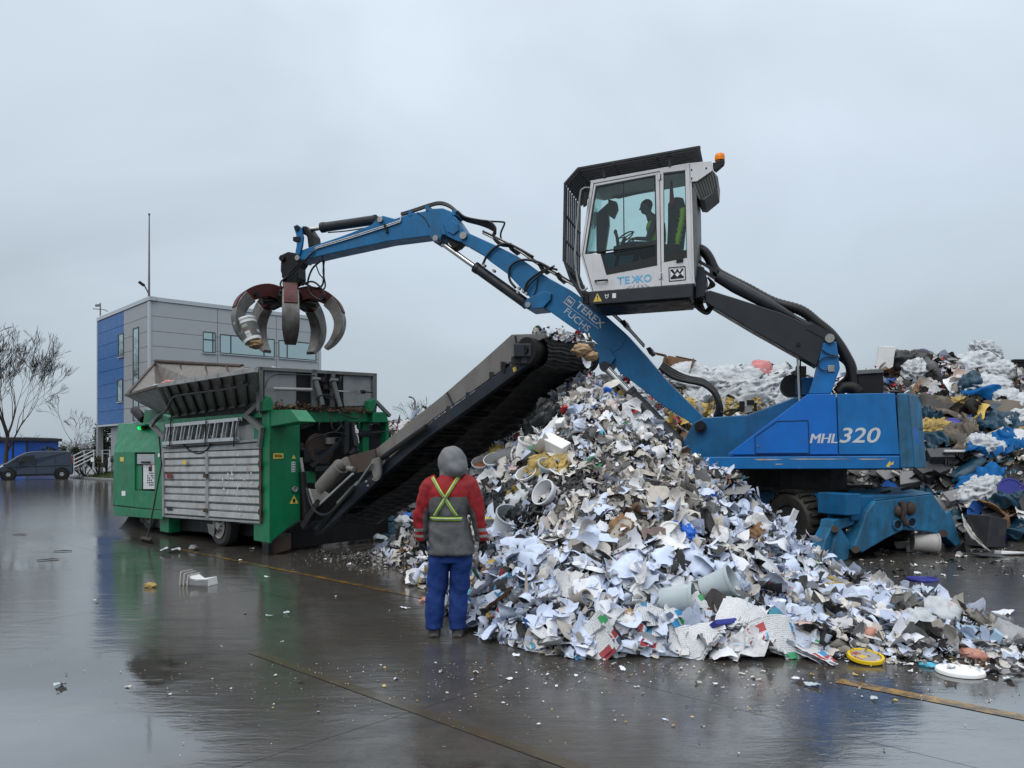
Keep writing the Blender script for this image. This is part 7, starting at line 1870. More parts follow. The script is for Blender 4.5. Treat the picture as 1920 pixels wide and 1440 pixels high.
# ---- newspapers along the front -------------------------------------
def paper_stack(px, py, s, spin, m_, label, seed, tilt=(0, 0), lift=.03):
    p, nn = onheap(px, py); g_ = np.random.default_rng(seed); t = thing('newspaper', label, 'newspaper', tuple(p + nn * lift)); e = orient((nn + UP * .6).normalized(), spin, tilt)
    base = sheet(12, 9, s, s * .72, g_, 1.7, .012, .02, .5, False)
    for k in range(5):
        vs = base[0].copy(); vs[:, 2] += k * .009 + .03 * k * np.abs(vs[:, 0] / s) ** 2 * g_.uniform(-1, 1.6); vs[:, 0] += g_.normal(0, .012); vs[:, 1] += g_.normal(0, .012)
        link('page', tmesh('page', (vs, base[1], base[2]), 1.0, m_ if k > 2 else PAPER), (0, 0, 0), e, t)
    del t['org']
paper_stack(1112, 1212, .46, .5, NEWSG, 'stack of colour flyers spread at the very front edge of the heap', 1, (-.3, -.5)); paper_stack(1215, 1182, .42, 1.4, NEWS, 'grey newspaper with red print beside the flyer stack', 2, (0, -.5)); paper_stack(1290, 1165, .44, .9, NEWSG, 'fan of green and blue flyers above the front edge of the heap', 3, (.2, -.5))
paper_stack(1440, 1215, .50, .3, NEWS, 'long folded newspaper arching over at the front of the heap', 4, (.1, -.7), .08); paper_stack(1535, 1232, .42, 2.2, NEWS, 'flat torn newspaper left of the yellow lid', 5, (0, -.2)); paper_stack(1320, 1215, .40, .2, LABELP, 'bent printed paper bag with red lettering at the front edge', 6, (-.2, -.7), .08); paper_stack(1388, 1178, .44, 2.6, LABELP, 'pale printed magazine leaning left of the long folded newspaper', 7, (.5, -.8), .10)
# ---- tubs, buckets, tins --------------------------------------------
def tub(px, py, r0, r1, h, m_, axis, label, cat='tub', band=None, lid=None, inner=None, lift=.04, name='plastic_tub'):
    p, nn = onheap(px, py); ax = Vector(axis).normalized(); q = ax.to_track_quat('Z', 'X').to_euler()
    parts = []
    if band: parts.append(('label', bandm(r0 + (r1 - r0) * .15 + .003, r0 + (r1 - r0) * .85 + .003, h * .15, h * .85, band)))
    if lid: 
        me = discm(r1 + .008, lid); 
        for v in me.vertices: v.co.z += h + .004
        parts.append(('lid', me))
    if inner:
        mb = MB(); mb.lathe([(0, h * .55), (r0 * .98, h * .55)], (0, 0, 0), (0, 0, 1), 20); me = bpy.data.meshes.new('residue'); me.from_pydata([tuple(v) for v in mb.v][20:], [], [list(range(20))]); me.materials.append(inner); parts.append(('residue', me))
    return put(name, tubm(r0, r1, h, m_), p + nn * lift - ax * h * .4, q, label, cat, None, parts)
BRB = print_mat('bright_print', (.03, .16, .52), .4, [(.55, .55, .58), (.50, .03, .04), (.04, .25, .6), (.6, .6, .62)])
tub(908, 878, .10, .13, .16, PW, (-.1, -.5, .7), 'round white tub with orange residue left of the blue printed tub', inner=plastic('orange_residue', (.5, .2, .1)))
tub(932, 876, .11, .13, .20, PW, (-.2, -.55, .75), 'round tub with bright blue and red print below the conveyor', band=BRB)
tub(955, 862, .13, .14, .30, GRYP, (.75, -.6, .1), 'grey paint bucket with white lid lying on its side', 'bucket', lid=PW, name='paint_bucket')
tub(993, 848, .13, .14, .20, FOAMW, (.3, -.3, .9), 'crushed white foam pot beside the yellow foam lump'); tub(1030, 884, .09, .12, .13, PWB, (.2, -.5, .8), 'translucent round cup standing in yellow foam'); tub(920, 990, .11, .11, .22, YELL, (.1, -.95, -.1), 'yellow tin lying with its metal bottom to the viewer', 'tin', lid=STEEL, name='tin_can')
tub(958, 985, .15, .17, .22, PWB, (.25, -.5, .75), 'clear round food tub above the torn white sheets', band=LABELP); tub(995, 900, .10, .12, .15, PW, (-.3, -.4, .6), 'open white square rimmed tub right of the clear film'); tub(1034, 935, .12, .14, .2, PW, (-.6, -.5, .4), 'tub with red striped rim lying open', band=LABELP)
tub(1260, 1137, .11, .135, .29, PWB, (.85, -.35, .12), 'translucent white bucket lying with its open rim to the right', 'bucket', name='plastic_bucket', lift=.10); tub(1338, 1116, .115, .14, .29, PWB, (.7, -.35, .35), 'large translucent bucket tipped over above the flyers', 'bucket', name='plastic_bucket', lift=.12); tub(1380, 1152, .09, .11, .2, PWB, (.8, -.4, .1), 'small clear beaker lying right of the tipped bucket', 'beaker'); tub(1085, 1130, .06, .06, .2, plastic('taupe', (.25, .22, .2)), (.6, -.7, .35), 'grey brown cardboard tube poking out of the paper', 'tube', name='card_tube')
tub(1527, 1198, .05, .06, .12, PW, (.4, -.85, .2), 'white cup lying open beside red striped card', 'cup'); tub(1010, 845, .05, .05, .16, plastic('green_can', (.03, .2, .1)), (.9, -.2, .3), 'small green can high on the heap', 'can', name='drink_can')
def lid(px, py, r, m_, label, tilt=(0, 0), spin=0, bend=0.0, lift=.03, ground_=False, name='plastic_disc', cat='plastic disc', flat=False, parts=()):
    if ground_: p, nn = onground(px, py), UP
    else: p, nn = onheap(px, py)
    return put(name, discm(r, m_, bend=bend), p + nn * lift, orient(nn, spin, tilt), label, cat, None, parts)
YB = print_mat('lid_print', (.30, .28, .26), .5, [(.5, .35, .02), (.25, .05, .04), (.4, .4, .4), (.05, .05, .06)])
bm0 = MB(); bm0.lathe([(0, .009), (.112, .011)], (0, 0, 0), (0, 0, 1), 24); yme = bpy.data.meshes.new('label'); yme.from_pydata([tuple(v) for v in bm0.v][24:], [], [list(range(24))]); ul = yme.uv_layers.new(name='UVMap')
for l in yme.loops: c = yme.vertices[l.vertex_index].co; ul.data[l.index].uv = (c.x * 4 + .5, c.y * 4 + .5)
yme.materials.append(YB)
lid(1623, 1241, .145, YELL, 'yellow round lid with dark print lying at the front of the thin end', (0, -.16), .4, 0, .04, True, parts=(('label', yme),)); lid(1800, 1262, .175, FOAMW, 'round white speckled board lying flat on the wet yard', (0, 0), 0, 0, .012, True, name='round_board', cat='board'); lid(1729, 1088, .20, NLID, 'navy blue lid lying flat on the dark yard', (0, 0), 0, .05, .01, True)
lid(1641, 1096, .19, plastic('cream_plastic', (.5, .46, .38)), 'cream round lid lying flat at the right edge of the heap', (0, .0), 0, 0, .012, True); lid(1778, 1131, .17, PW, 'broken white rim of a lid curling up from the wet yard', (.1, -.1), .3, -.25, .04, True)
lid(1207, 1128, .15, PW, 'white round dish standing up behind the flyers', (.1, -1.4), 0, 0, .06, cat='dish', name='round_dish'); lid(1257, 1008, .14, FOAMW, 'white speckled bowl beside bright blue film', (.2, -.7), 0, .2, .05, cat='bowl', name='bowl'); lid(1055, 1208, .19, PW, 'large white oval lid at the front left edge of the heap', (-.2, -.25), .3, .25, .04, True); lid(1012, 1217, .13, plastic('cream_plastic', (.5, .46, .38)), 'small cream lid at the front left corner of the heap', (0, -.15), 0, .1, .02, True); lid(1167, 1212, .14, plastic('cream_plastic', (.5, .46, .38)), 'cream lid right of the colour flyers on the ground', (0, -.1), 0, 0, .02, True)
lid(1786, 806, .20, PLID, 'violet round lid lying beside yellow foam on the far ridge', (0, -.9), 0, 0, .12); lid(1896, 926, .24, NLID, 'dark navy round lid half buried under blue film', (0, -1.6), 0, 0, .12); lid(1734, 668, .15, PLID, 'violet lid near the top of the far ridge', (.3, -.8), 0, 0, .1)
lid(960, 1107, .16, plastic('petrol_plastic', (.02, .13, .25)), 'petrol blue curved lid under torn white sheets', (0, -.3), .2, .2, .04); lid(994, 799, .11, plastic('terracotta', (.38, .17, .11)), 'terracotta coloured round lid left of the black bag', (.1, -1.0), 0, 0, .05)
# ---- foam, bags, rags ------------------------------------------------
def lump(name, px, py, r, m_, seed, label, cat, amp=.3, f=2.2, lift=0.0, group=None, ridge=.6, fine=.0, spin=None, **k):
    p, nn = onheap(px, py); return put(name, blob(r, m_, seed, amp, f, 1.0, ridge, name=name, fine=fine, **k), p + nn * lift, orient(nn, seed * 1.7 if spin is None else spin), label, cat, group)
for i, (px, py, s, lab) in enumerate(((930, 851, .13, 'yellow foam slab left of the grey bucket'), (985, 822, .12, 'yellow foam lump left of the crushed white pot'), (1010, 878, .17, 'broad yellow foam mat around the clear cup'), (1045, 872, .12, 'yellow foam lump right of the clear cup'), (1571, 1107, .13, 'yellow foam lump at the right foot of the big heap'), (1627, 1119, .06, 'small yellow foam crumb near the cream lid'), (1290, 772, .36, 'large yellow foam mass behind the hose bend'), (1330, 764, .28, 'tan foam rag right of the hose bend'), (1385, 760, .34, 'broad yellow foam mass above the valve block'), (1440, 792, .2, 'low yellow foam right of the valve block'), (1752, 810, .30, 'yellow foam heap beside the violet lid on the far ridge'), (1801, 762, .24, 'small yellow foam lump high on the far ridge'), (1255, 812, .12, 'yellow foam scrap behind the boom cylinder'))):
    lump('foam_lump', px, py, (s * 1.25, s, s * .6), RAG if 'rag' in lab else FOAMY, i + 3, lab, 'foam', .40, 3.0 if s < .2 else 4.5, .0, None, .9, .20, nu=34 if s < .2 else 60, nv=22 if s < .2 else 40)
lump('black_bag', 1022, 797, (.34, .2, .17), BAGB, 31, 'torn black bin bag high on the big heap below the conveyor end', 'bag', .3, 2.2, .04, ridge=1.0, nu=40, nv=28)
for i, (px, py, r_, lab) in enumerate(((940, 940, (.30, .2, .10), 'black shredded film patch behind the worker'), (985, 928, (.22, .16, .09), 'black shredded film patch below the grey film'), (990, 965, (.26, .16, .1), 'black tangle right of the worker'), (1085, 905, (.20, .13, .08), 'dark stringy tangle in the middle of the heap'))):
    lump('film_tangle', px, py, r_, BAGB, 40 + i, lab, 'film tangle', .5, 3.5, -.02, None, 1.4, .25, nu=36, nv=24)
for i, (px, py, w_, h_, m_, lab) in enumerate(((975, 935, .5, .34, FILM, 'crumpled clear film draped right of the worker shoulder'), (915, 905, .45, .30, FILM, 'white sack draped beside the tubs'), (1180, 800, .5, .3, FILM, 'clear film sheet under the boom cylinder'), (1210, 760, .6, .4, FILM, 'wrinkled clear film behind the boom cylinder'), (1300, 1060, .45, .3, PAPERB, 'large bluish sheet on the lower heap'), (1100, 1010, .50, .22, PAPERB, 'wide bluish paper strip lying across the heap'), (1000, 1045, .55, .30, PAPERB, 'big bluish sheet sliding down the left front'), (1420, 1065, .45, .3, FILM, 'pale film draped in front of the tyre'), (1250, 1058, .4, .3, PAPERB, 'folded bluish sheet beside the blue film'))):
    p, nn = onheap(px, py); put('crumpled_film', drape(w_, h_, m_, 60 + i, .05, 5, 18, 14), p + nn * .06, orient(nn, i * 1.3), lab, 'film')
lump('plastic_bag', 1762, 1158, (.17, .14, .12), FILM, 51, 'stuffed white printed bag at the right end of the heap', 'bag', .25, 2.0, .04, ridge=1.0)
lump('plastic_bag', 1720, 1172, (.15, .13, .10), FILM, 52, 'clear crumpled bag left of the stuffed printed bag', 'bag', .3, 2.5, .03, ridge=1.2)
lump('blue_film', 1284, 1000, (.10, .05, .05), BLUP, 53, 'bright blue crumpled film between white bowls', 'film', .5, 3, .04, ridge=1.4)
lump('doll_head', 1631, 1196, (.075, .065, .06), PEACH, 54, 'skin coloured plastic doll head lying in the thin end', 'doll head', .08, 1.6, .04, ridge=.2); lump('pink_cloth', 1823, 1235, (.10, .06, .05), PEACH, 55, 'skin coloured cloth beside the round white board', 'cloth', .4, 2.5, .03); lump('brown_cloth', 1826, 1160, (.17, .09, .05), BROWNC, 56, 'brown cloth lying at the far right of the yard', 'cloth', .35, 2.0, .02); lump('cyan_rag', 1742, 1250, (.07, .04, .02), CYANP, 57, 'cyan rag left of the round white board', 'rag', .4, 2.5, .01); lump('brown_pulp', 1166, 992, (.13, .10, .07), CARD, 58, 'brown pulp lump beside the wide bluish strip', 'pulp', .5, 3, .03, fine=.2); lump('brown_pulp', 910, 1090, (.13, .09, .07), CARD, 59, 'brown pulp lump right of the worker glove', 'pulp', .5, 3, .03, fine=.2)
lump('brown_pulp', 1180, 1165, (.11, .09, .06), plastic('tan_pulp', (.33, .22, .12)), 61, 'tan crumpled pulp behind the colour flyers', 'pulp', .5, 3, .03, fine=.2); lump('brown_pulp', 1420, 1002, (.12, .09, .07), CARD, 62, 'brown crumpled paper below the tyre', 'pulp', .5, 3, .03, fine=.2)
# foam blocks and boxes on the big heap
def block(px, py, sz, m_, spin, tilt, label, cat='box', name='foam_block', lift=.06, jit=.0, seed=0, bev=.008):
    p, nn = onheap(px, py); o = put(name, boxm(*sz, m_, name, jit, seed), p + nn * lift, orient((nn + UP).normalized(), spin, tilt), label, cat)
    if bev: b = o.modifiers.new('b', 'BEVEL'); b.width = bev; b.segments = 2
    return o
block(1046, 843, (.34, .16, .18), FOAMW, -.9, (.2, -.3), 'long white polystyrene block lying in the middle of the heap', 'foam block'); block(1040, 787, (.12, .10, .09), FOAMW, .4, (.3, -.3), 'small white foam cube on the black bag', 'foam block'); block(1056, 800, (.12, .10, .08), FOAMW, .9, (-.2, -.3), 'second small white foam cube right of the first', 'foam block')
block(1128, 744, (.10, .05, .20), BLUP, .2, (.2, -.4), 'bright blue carton standing near the heap top', 'carton', 'carton', jit=.004); block(1060, 778, (.08, .05, .16), PRED, .6, (.7, -.5), 'red printed carton beside the black bag', 'carton', 'carton', jit=.004); block(1078, 780, (.08, .05, .16), plastic('white_blue_print', (.35, .42, .62)), -.6, (-.5, -.4), 'white and blue carton right of the red carton', 'carton', 'carton', jit=.004)
mk = block(925, 1149, (.16, .05, .10), BAGB, .15, (0, -1.3), 'black cigarette carton with white lettering at the left foot of the heap', 'carton', 'carton', jit=.003, lift=.07)
c_ = bpy.data.curves.new('l', 'FONT'); c_.body = 'Marlboro'; c_.size = .042; c_.align_x = 'CENTER'; c_.align_y = 'CENTER'; to = bpy.data.objects.new('l', c_); COL.objects.link(to); dg = bpy.context.evaluated_depsgraph_get(); dg.update(); tm_ = bpy.data.meshes.new_from_object(to.evaluated_get(dg)); bpy.data.objects.remove(to); tm_.materials.clear(); tm_.materials.append(WHITE)
tm_.transform(Matrix.Translation((0, 0, .054)) @ Matrix.Rotation(math.pi, 4, 'Z')); link('lettering', tm_, (0, 0, 0), None, mk)
block(1350, 1188, (.34, .05, .26), plastic('royal_plastic', (.02, .03, .22)), .5, (.6, -.7), 'dark royal blue tray standing on edge behind the folded newspaper', 'tray', 'tray', .06); block(1832, 1200, (.36, .22, .012), plastic('pale_blue_card', (.30, .42, .55)), .3, (.3, -.5), 'pale blue folded card with cyan edge at the far right', 'card', 'card', .05); block(1862, 1208, (.10, .10, .16), plastic('pale_blue_card', (.30, .42, .55)), .9, (.4, -.2), 'pale blue roll right of the folded card', 'roll', 'roll', .05, .006)
block(1320, 985, (.16, .10, .03), LABELP, .4, (.1, -.5), 'white card box with red corner marks on the right slope', 'carton', 'carton', jit=.004); block(1290, 982, (.14, .10, .03), LABELP, -.4, (.2, -.5), 'second white card box left of the red marked one', 'carton', 'carton', jit=.004); block(1475, 995, (.08, .02, .30), PW, .2, (.2, -.1), 'white plastic blade standing up before the tyre', 'plastic piece', 'plastic_piece', .12, .008)
# litter falling off the conveyor head
CT = [(1090, 656, .085, plastic('kraft_paper', (.36, .25, .15), .8, .2, .4), 'crumpled brown paper bag on the conveyor lip'), (1108, 668, .07, plastic('tan_pulp', (.33, .22, .12)), 'tan scrap of paper hanging off the conveyor lip'), (1075, 668, .14, PAPER, 'white torn sheet hanging off the conveyor lip'), (1098, 676, .13, PAPER, 'white scrap tumbling below the conveyor lip'), (1066, 700, .10, PAPERB, 'small bluish scrap sliding under the conveyor lip')]
for i, (px, py, s, m_, lab) in enumerate(CT):
    p = SS(px, py, 1.0 + .1 * i)
    if i < 2: put('crumpled_paper', blob((s * 1.2, s, s * .7), m_, 70 + i, .4, 2.6, name='crumpled_paper', ridge=1.0), p, (0, 0, i), lab, 'paper')
    else: put('paper_sheet', tmesh('paper_sheet', sheet(7, 5, 1, .7, gs, 2.4, .03, .08, .8), s * 2, m_), p, (1.2 + i, .4 * i, i), lab, 'paper sheet')
n = 700; t_ = G.uniform(0, 1, n); hx = SS(1000, 640, 1.1); P = np.stack([hx.x + W.x * G.uniform(-.45, .45, n) - U.x * G.normal(.05, .25, n), hx.y + W.y * 0 + G.uniform(-.35, .35, n), hx.z + .10 + np.abs(G.normal(0, .06, n)) + np.zeros(n)], 1)
P = np.array([list(hd + W * wv + dirn * s_ + UP * (.19 + slope * min(s_, 0) + abs(z_))) for wv, s_, z_ in zip(G.uniform(.05, .95, n), G.uniform(-1.2, .22, n), G.normal(0, .05, n))])
scatter('belt_load', T_small, P, np.tile([0, -.2, 1.0], (n, 1)), np.clip(np.exp(G.normal(math.log(.07), .5, n)), .02, .2), pick(M_TOP, n), SCRAP, 'shredded scraps riding over the conveyor head', .7)
# shreds in the hopper
hp = [SS(300, 716, .6), SS(345, 712, .3), SS(470, 694, .1)]
for i, (px, py, s, m_, lab) in enumerate(((297, 719, .07, FILM, 'white film scrap in the left end of the hopper'), (322, 716, .12, FILMP, 'pink and white film bulging over the hopper rim'), (470, 692, .10, FILMP, 'red and white film at the right end of the hopper rim'), (516, 689, .09, FILM, 'white scrap on top of the hopper end wall'), (420, 704, .10, FILM, 'pale film just showing above the hopper rim'))):
    put('film_scrap', blob((s * 1.5, s, s * .6), m_, 80 + i, .35, 2.4, name='film_scrap', ridge=1.0), SS(px, py, .3) - UP * .06, (0, 0, i), lab, 'film')
# ---- ridge: bags, films, casings ------------------------------------
BAGS = [(1300, 716, .5), (1322, 712, .42), (1345, 715, .5), (1368, 722, .55), (1392, 716, .5), (1415, 722, .55), (1440, 722, .5), (1456, 716, .42), (1385, 738, .62), (1415, 735, .6), (1345, 735, .45), (1320, 730, .4), (1440, 745, .45), (1470, 760, .4), (1475, 700, .36), (1310, 750, .35), (1362, 756, .35), (1460, 780, .35), (1215, 735, .4), (1230, 720, .35)]
for i, (px, py, s) in enumerate(BAGS):
    p, nn = onheap(px, py); put('plastic_bag', drape(s * 2.3, s * 1.7, FILM, 100 + i, s * .40, 1.9 / s, 40, 30, 'bag') if i % 3 else blob((s * 1.1, s * .8, s * .5), FILM, 100 + i, .38, 1.5, name='bag', ridge=1.7, nu=54, nv=36, fine=.05), p + nn * .06, orient(nn, i * 1.1), 'crumpled pale plastic bag on the ridge', 'plastic bag', 'pale plastic bags on the ridge')
lump('plastic_bag', 1426, 700, (.36, .3, .26), FILMP, 130, 'pink plastic bag on top of the ridge', 'plastic bag', .25, 2.2, .05, ridge=.9)
for i, (px, py, r_, lab) in enumerate(((1832, 692, (.48, .36, .28), 'big white sack near the top of the far right ridge'), (1846, 664, (.40, .3, .22), 'clear wrinkled film topping the far right ridge'), (1876, 703, (.30, .26, .2), 'white film bundle right of the big white sack'), (1712, 702, (.30, .26, .27), 'round clear bag under the black bag'), (1850, 728, (.4, .3, .16), 'pale film patch above the blue film'), (1895, 757, (.36, .3, .16), 'white film at the right edge of the ridge'), (1905, 790, (.28, .22, .14), 'pale crumpled film at the right edge above teal film'), (1845, 845, (.30, .25, .22), 'white bundle wrapped beside bright blue film'), (1835, 925, (.35, .25, .2), 'white speckled cloth bundle above the grey casing'))):
    lump('plastic_bag', px, py, r_, FILM, 140 + i, lab, 'plastic bag', .36, 1.5, .05, ridge=1.5, nu=60, nv=40, fine=.05)
lump('black_bag', 1690, 682, (.36, .3, .28), BAGB, 150, 'black bin bag right of the white foam box on the ridge', 'bag', .25, 2, .05, ridge=.8); lump('black_bag', 1722, 672, (.3, .25, .18), BAGB, 151, 'flat black bag beside the upper violet lid', 'bag', .25, 2, .03); lump('blue_bag', 1822, 726, (.28, .25, .3), FILMT, 152, 'dark teal bundle left of the pale film patch', 'bag', .3, 2, .04)
for i, (px, py, w_, h_, m_, lab) in enumerate(((1846, 742, 1.0, .4, FILMB, 'bright blue film strip high on the right ridge'), (1845, 778, 1.3, .7, FILMT, 'broad dark teal film on the right ridge'), (1880, 800, 1.2, .6, FILMT, 'dark teal film spread at the right edge'), (1868, 842, 1.6, .7, FILMB, 'large bright blue film hanging on the right ridge'), (1900, 828, 1.0, .45, FILMB, 'bright blue film at the right edge of the ridge'), (1815, 885, 1.0, .5, FILMT, 'teal film under the bright blue film'), (1840, 905, 1.1, .4, FILMB, 'blue film strip reaching towards the grey casing'), (1900, 945, .9, .4, FILMT, 'teal film above the brown shell'), (1905, 995, .6, .5, FILMT, 'teal film bundle low at the right edge'), (1790, 780, .9, .6, RAG, 'grey brown rag spread in the middle of the ridge'), (1800, 815, .9, .6, RAG, 'grey brown cloth below the violet lid'), (1770, 765, .9, .5, RAG, 'grey brown cloth above the yellow foam'), (1815, 850, .8, .5, RAG, 'grey cloth left of the bright blue film'), (1750, 835, .7, .5, FILMT, 'dark teal film beside the counterweight'), (1742, 785, .5, .4, FILMT, 'small blue cloth beside the counterweight'))):
    p, nn = onheap(px, py); put('plastic_film' if m_ is not RAG else 'rag', drape(w_, h_, m_, 160 + i, .15, 4.2, 44, 34), p + nn * .10, orient(nn, (i * .7) % 1.2 - .6), lab, 'film' if m_ is not RAG else 'rag')
def obj_on(px, py, me, spin, tilt, label, cat, name, lift=.1, up=.6, bev=.01):
    p, nn = onheap(px, py); o = put(name, me, p + nn * lift, orient((nn + UP * up).normalized(), spin, tilt), label, cat)
    if bev: b = o.modifiers.new('b', 'BEVEL'); b.width = bev; b.segments = 2
    return o
obj_on(1664, 690, boxm(.38, .42, .62, FOAMW, 'foam_box'), -.35, (.15, -.1), 'tall white polystyrene box on top of the ridge', 'foam box', 'foam_box', .25, 3)
cb = thing('cardboard_box', 'open brown cardboard box on the ridge behind the blue boom', 'box', tuple(onheap(1268, 706)[0] + UP * .1)); cbo = Vector(cb['org']); s = .36; ro = Matrix.Rotation(-.3, 3, 'Z') @ Matrix.Rotation(.25, 3, 'Y')
for nm, c, sz in (('panel', (0, s, .05), (2 * s, .015, .75)), ('panel', (s, 0, .05), (.015, 2 * s, .75)), ('panel', (-s, 0, .05), (.015, 2 * s, .6)), ('flap', (.1, s + .16, .46), (1.5 * s, .30, .012)), ('flap', (-s - .15, .1, .38), (.3, 1.6 * s, .012))):
    m = MB(); m.box(cbo + ro @ Vector(c), sz, ro); m.build(nm, CARD, cb, bevel=.003)
obj_on(1452, 706, boxm(.5, .08, .4, DGP, 'foam_board', .03, 3), -.5, (.5, -.1), 'dark grey board sticking up on top of the ridge', 'board', 'foam_board', .12, 1)
obj_on(1760, 868, boxm(.48, .35, .34, DGP, 'crate'), -.2, (0, -.1), 'black plastic box beside the slotted crate on the ridge', 'box', 'plastic_box', .12)
cr = thing('crate', 'black slotted plastic crate below the grey rags on the ridge', 'crate', tuple(onheap(1778, 866)[0] + Vector((0, -.1, .05)))); c0 = Vector(cr['org'])
for k in range(8):
    m = MB(); m.box(c0 + Vector((-.2 + .058 * k, -.16, 0)), (.03, .03, .34)); m.build('slat', DGP, cr)
m = MB(); m.box(c0 + Vector((0, .0, -.0)), (.44, .26, .30)); m.build('body', BLACK, cr); m = MB(); m.bar(c0 + Vector((-.24, -.17, .18)), c0 + Vector((.24, -.17, .18)), .05, .05); m.build('rim', PW, cr, bevel=.01)
obj_on(1748, 890, boxm(.60, .40, .20, DGP, 'casing', .01, 5), .45, (.2, -.25), 'dark grey flat casing tilted on the ridge behind the counterweight', 'casing', 'plastic_casing', .12); obj_on(1708, 905, boxm(.42, .34, .2, GRYP, 'casing', .02, 6), -.4, (-.2, -.3), 'grey monitor casing behind the stabiliser', 'casing', 'plastic_casing', .1); obj_on(1668, 893, boxm(.5, .3, .05, GRYP, 'casing', .01, 8), .7, (.5, -.5), 'grey panel leaning under the counterweight', 'board', 'plastic_board', .1); obj_on(1640, 890, boxm(.6, .12, .05, LGP, 'casing', .01, 9), .3, (.2, -.8), 'pale grey profile under the blue body', 'profile', 'plastic_profile', .1); obj_on(1688, 899, boxm(.4, .06, .06, LGP, 'casing'), -.9, (.2, -.6), 'pale grey rail left of the grey monitor casing', 'rail', 'plastic_rail', .12)
p, nn = onheap(1692, 886); put('round_shell', tubm(.16, .18, .2, LGP, th=.012), p, Vector((.1, -.85, .4)).to_track_quat('Z', 'X').to_euler(), 'pale grey round shell open to the front under the counterweight', 'shell')
obj_on(1795, 938, boxm(.44, .30, .12, GRYP, 'casing', .02, 12), .2, (.1, -.5), 'grey printer casing on the lower ridge', 'casing', 'plastic_casing', .1); obj_on(1783, 945, boxm(.2, .22, .2, LGP, 'casing', .02, 14), .6, (.1, -.2), 'pale box left of the grey printer casing', 'casing', 'plastic_casing', .1); obj_on(1766, 950, boxm(.7, .35, .03, LGP, 'casing', .03, 15), -.5, (-.3, -.7), 'long pale grey shell behind the stabiliser leg', 'shell', 'plastic_shell', .12)
def gbox(px, py, sz, m_, spin, tilt, label, cat, name, jit=.01, seed=1, z=None):
    p = onground(px, py); p.z = sz[2] / 2 if z is None else z; o = put(name, boxm(*sz, m_, name, jit, seed), p, orient(UP, spin, tilt), label, cat); b = o.modifiers.new('b', 'BEVEL'); b.width = .012; b.segments = 2; return o
gbox(1848, 1026, (.55, .45, .55), DGP, .5, (.15, .1), 'black casing standing at the foot of the right ridge', 'casing', 'plastic_casing', .02, 21); gbox(1870, 1018, (.34, .05, .6), DGP, -.4, (-.2, .2), 'dark panel leaning right of the black casing', 'board', 'plastic_board', .02, 22); gbox(1722, 1036, (.30, .22, .12), PW, .2, (0, 0), 'small white box on the yard behind the stabiliser', 'box', 'plastic_box', .01, 23); gbox(1698, 1030, (.42, .26, .14), LGP, -.1, (0, 0), 'pale grey appliance shell behind the blade', 'shell', 'plastic_shell', .02, 24); gbox(1858, 1044, (.6, .3, .03), DGP, .2, (.1, 0), 'dark flat panel lying before the right ridge', 'board', 'plastic_board', .01, 25); gbox(1900, 1040, (.5, .3, .05), PW, -.2, (0, .1), 'white slab lying at the right edge before the ridge', 'slab', 'plastic_slab', .02, 26)
p = onground(1752, 1038); me = tubm(.15, .17, .40, LGP, th=.015); put('drum', me, p + UP * .20 - Vector((.38, 0, 0)), Vector((.95, -.2, -.05)).to_track_quat('Z', 'X').to_euler(), 'pale grey plastic drum lying behind the stabiliser blade', 'drum')
p = onground(1826, 1034); sh_ = sheet(10, 7, .62, .5, gs, 2.6, .01, .06, 0); me = tmesh('shell', sh_, 1.0, LGP); o = put('curved_shell', me, p + UP * .30, (.9, .5, .6), 'pale grey curved broken shell right of the stabiliser foot', 'shell'); sm_ = o.modifiers.new('t', 'SOLIDIFY'); sm_.thickness = .02
p, nn = onheap(1880, 962); sh_ = sheet(12, 8, .95, .55, gs, 2.6, .02, .05, 0); me = tmesh('shell', sh_, 1.0, CARD); o = put('brown_shell', me, p + UP * .1, (.7, .1, .2), 'brown curved board under teal film at the right edge', 'board'); sm_ = o.modifiers.new('t', 'SOLIDIFY'); sm_.thickness = .02
for i, (px, lab) in enumerate(((1882, 'left black stacked bin standing behind the ridge'), (1912, 'right black stacked bin with white sticker behind the ridge'))):
    c = atD(px, 700, 22.5); t = thing('black_bin', lab, 'bin', (c.x, c.y, 0)); zt = atD(px, 679 - i * 2, 22.5).z
    m = MB(); m.add([(c.x + sx * .36, c.y + sy * .36, 0) for sx, sy in ((-1, -1), (1, -1), (1, 1), (-1, 1))] + [(c.x + sx * .44, c.y + sy * .44, zt) for sx, sy in ((-1, -1), (1, -1), (1, 1), (-1, 1))], [(0, 1, 2, 3), (4, 5, 6, 7), (0, 1, 5, 4), (1, 2, 6, 5), (2, 3, 7, 6), (3, 0, 4, 7)]); m.build('body', BLACK, t, bevel=.03)
    for k in range(4):
        m = MB(); m.box((c.x, c.y, zt - .03 - .22 * k), (.93 - .012 * k, .93 - .012 * k, .06)); m.build('rim', BLACK, t, bevel=.01)
    if i: m = MB(); m.box((c.x + .05, c.y - .46, zt - .32), (.24, .02, .2)); m.build('sticker', WHITE, t)
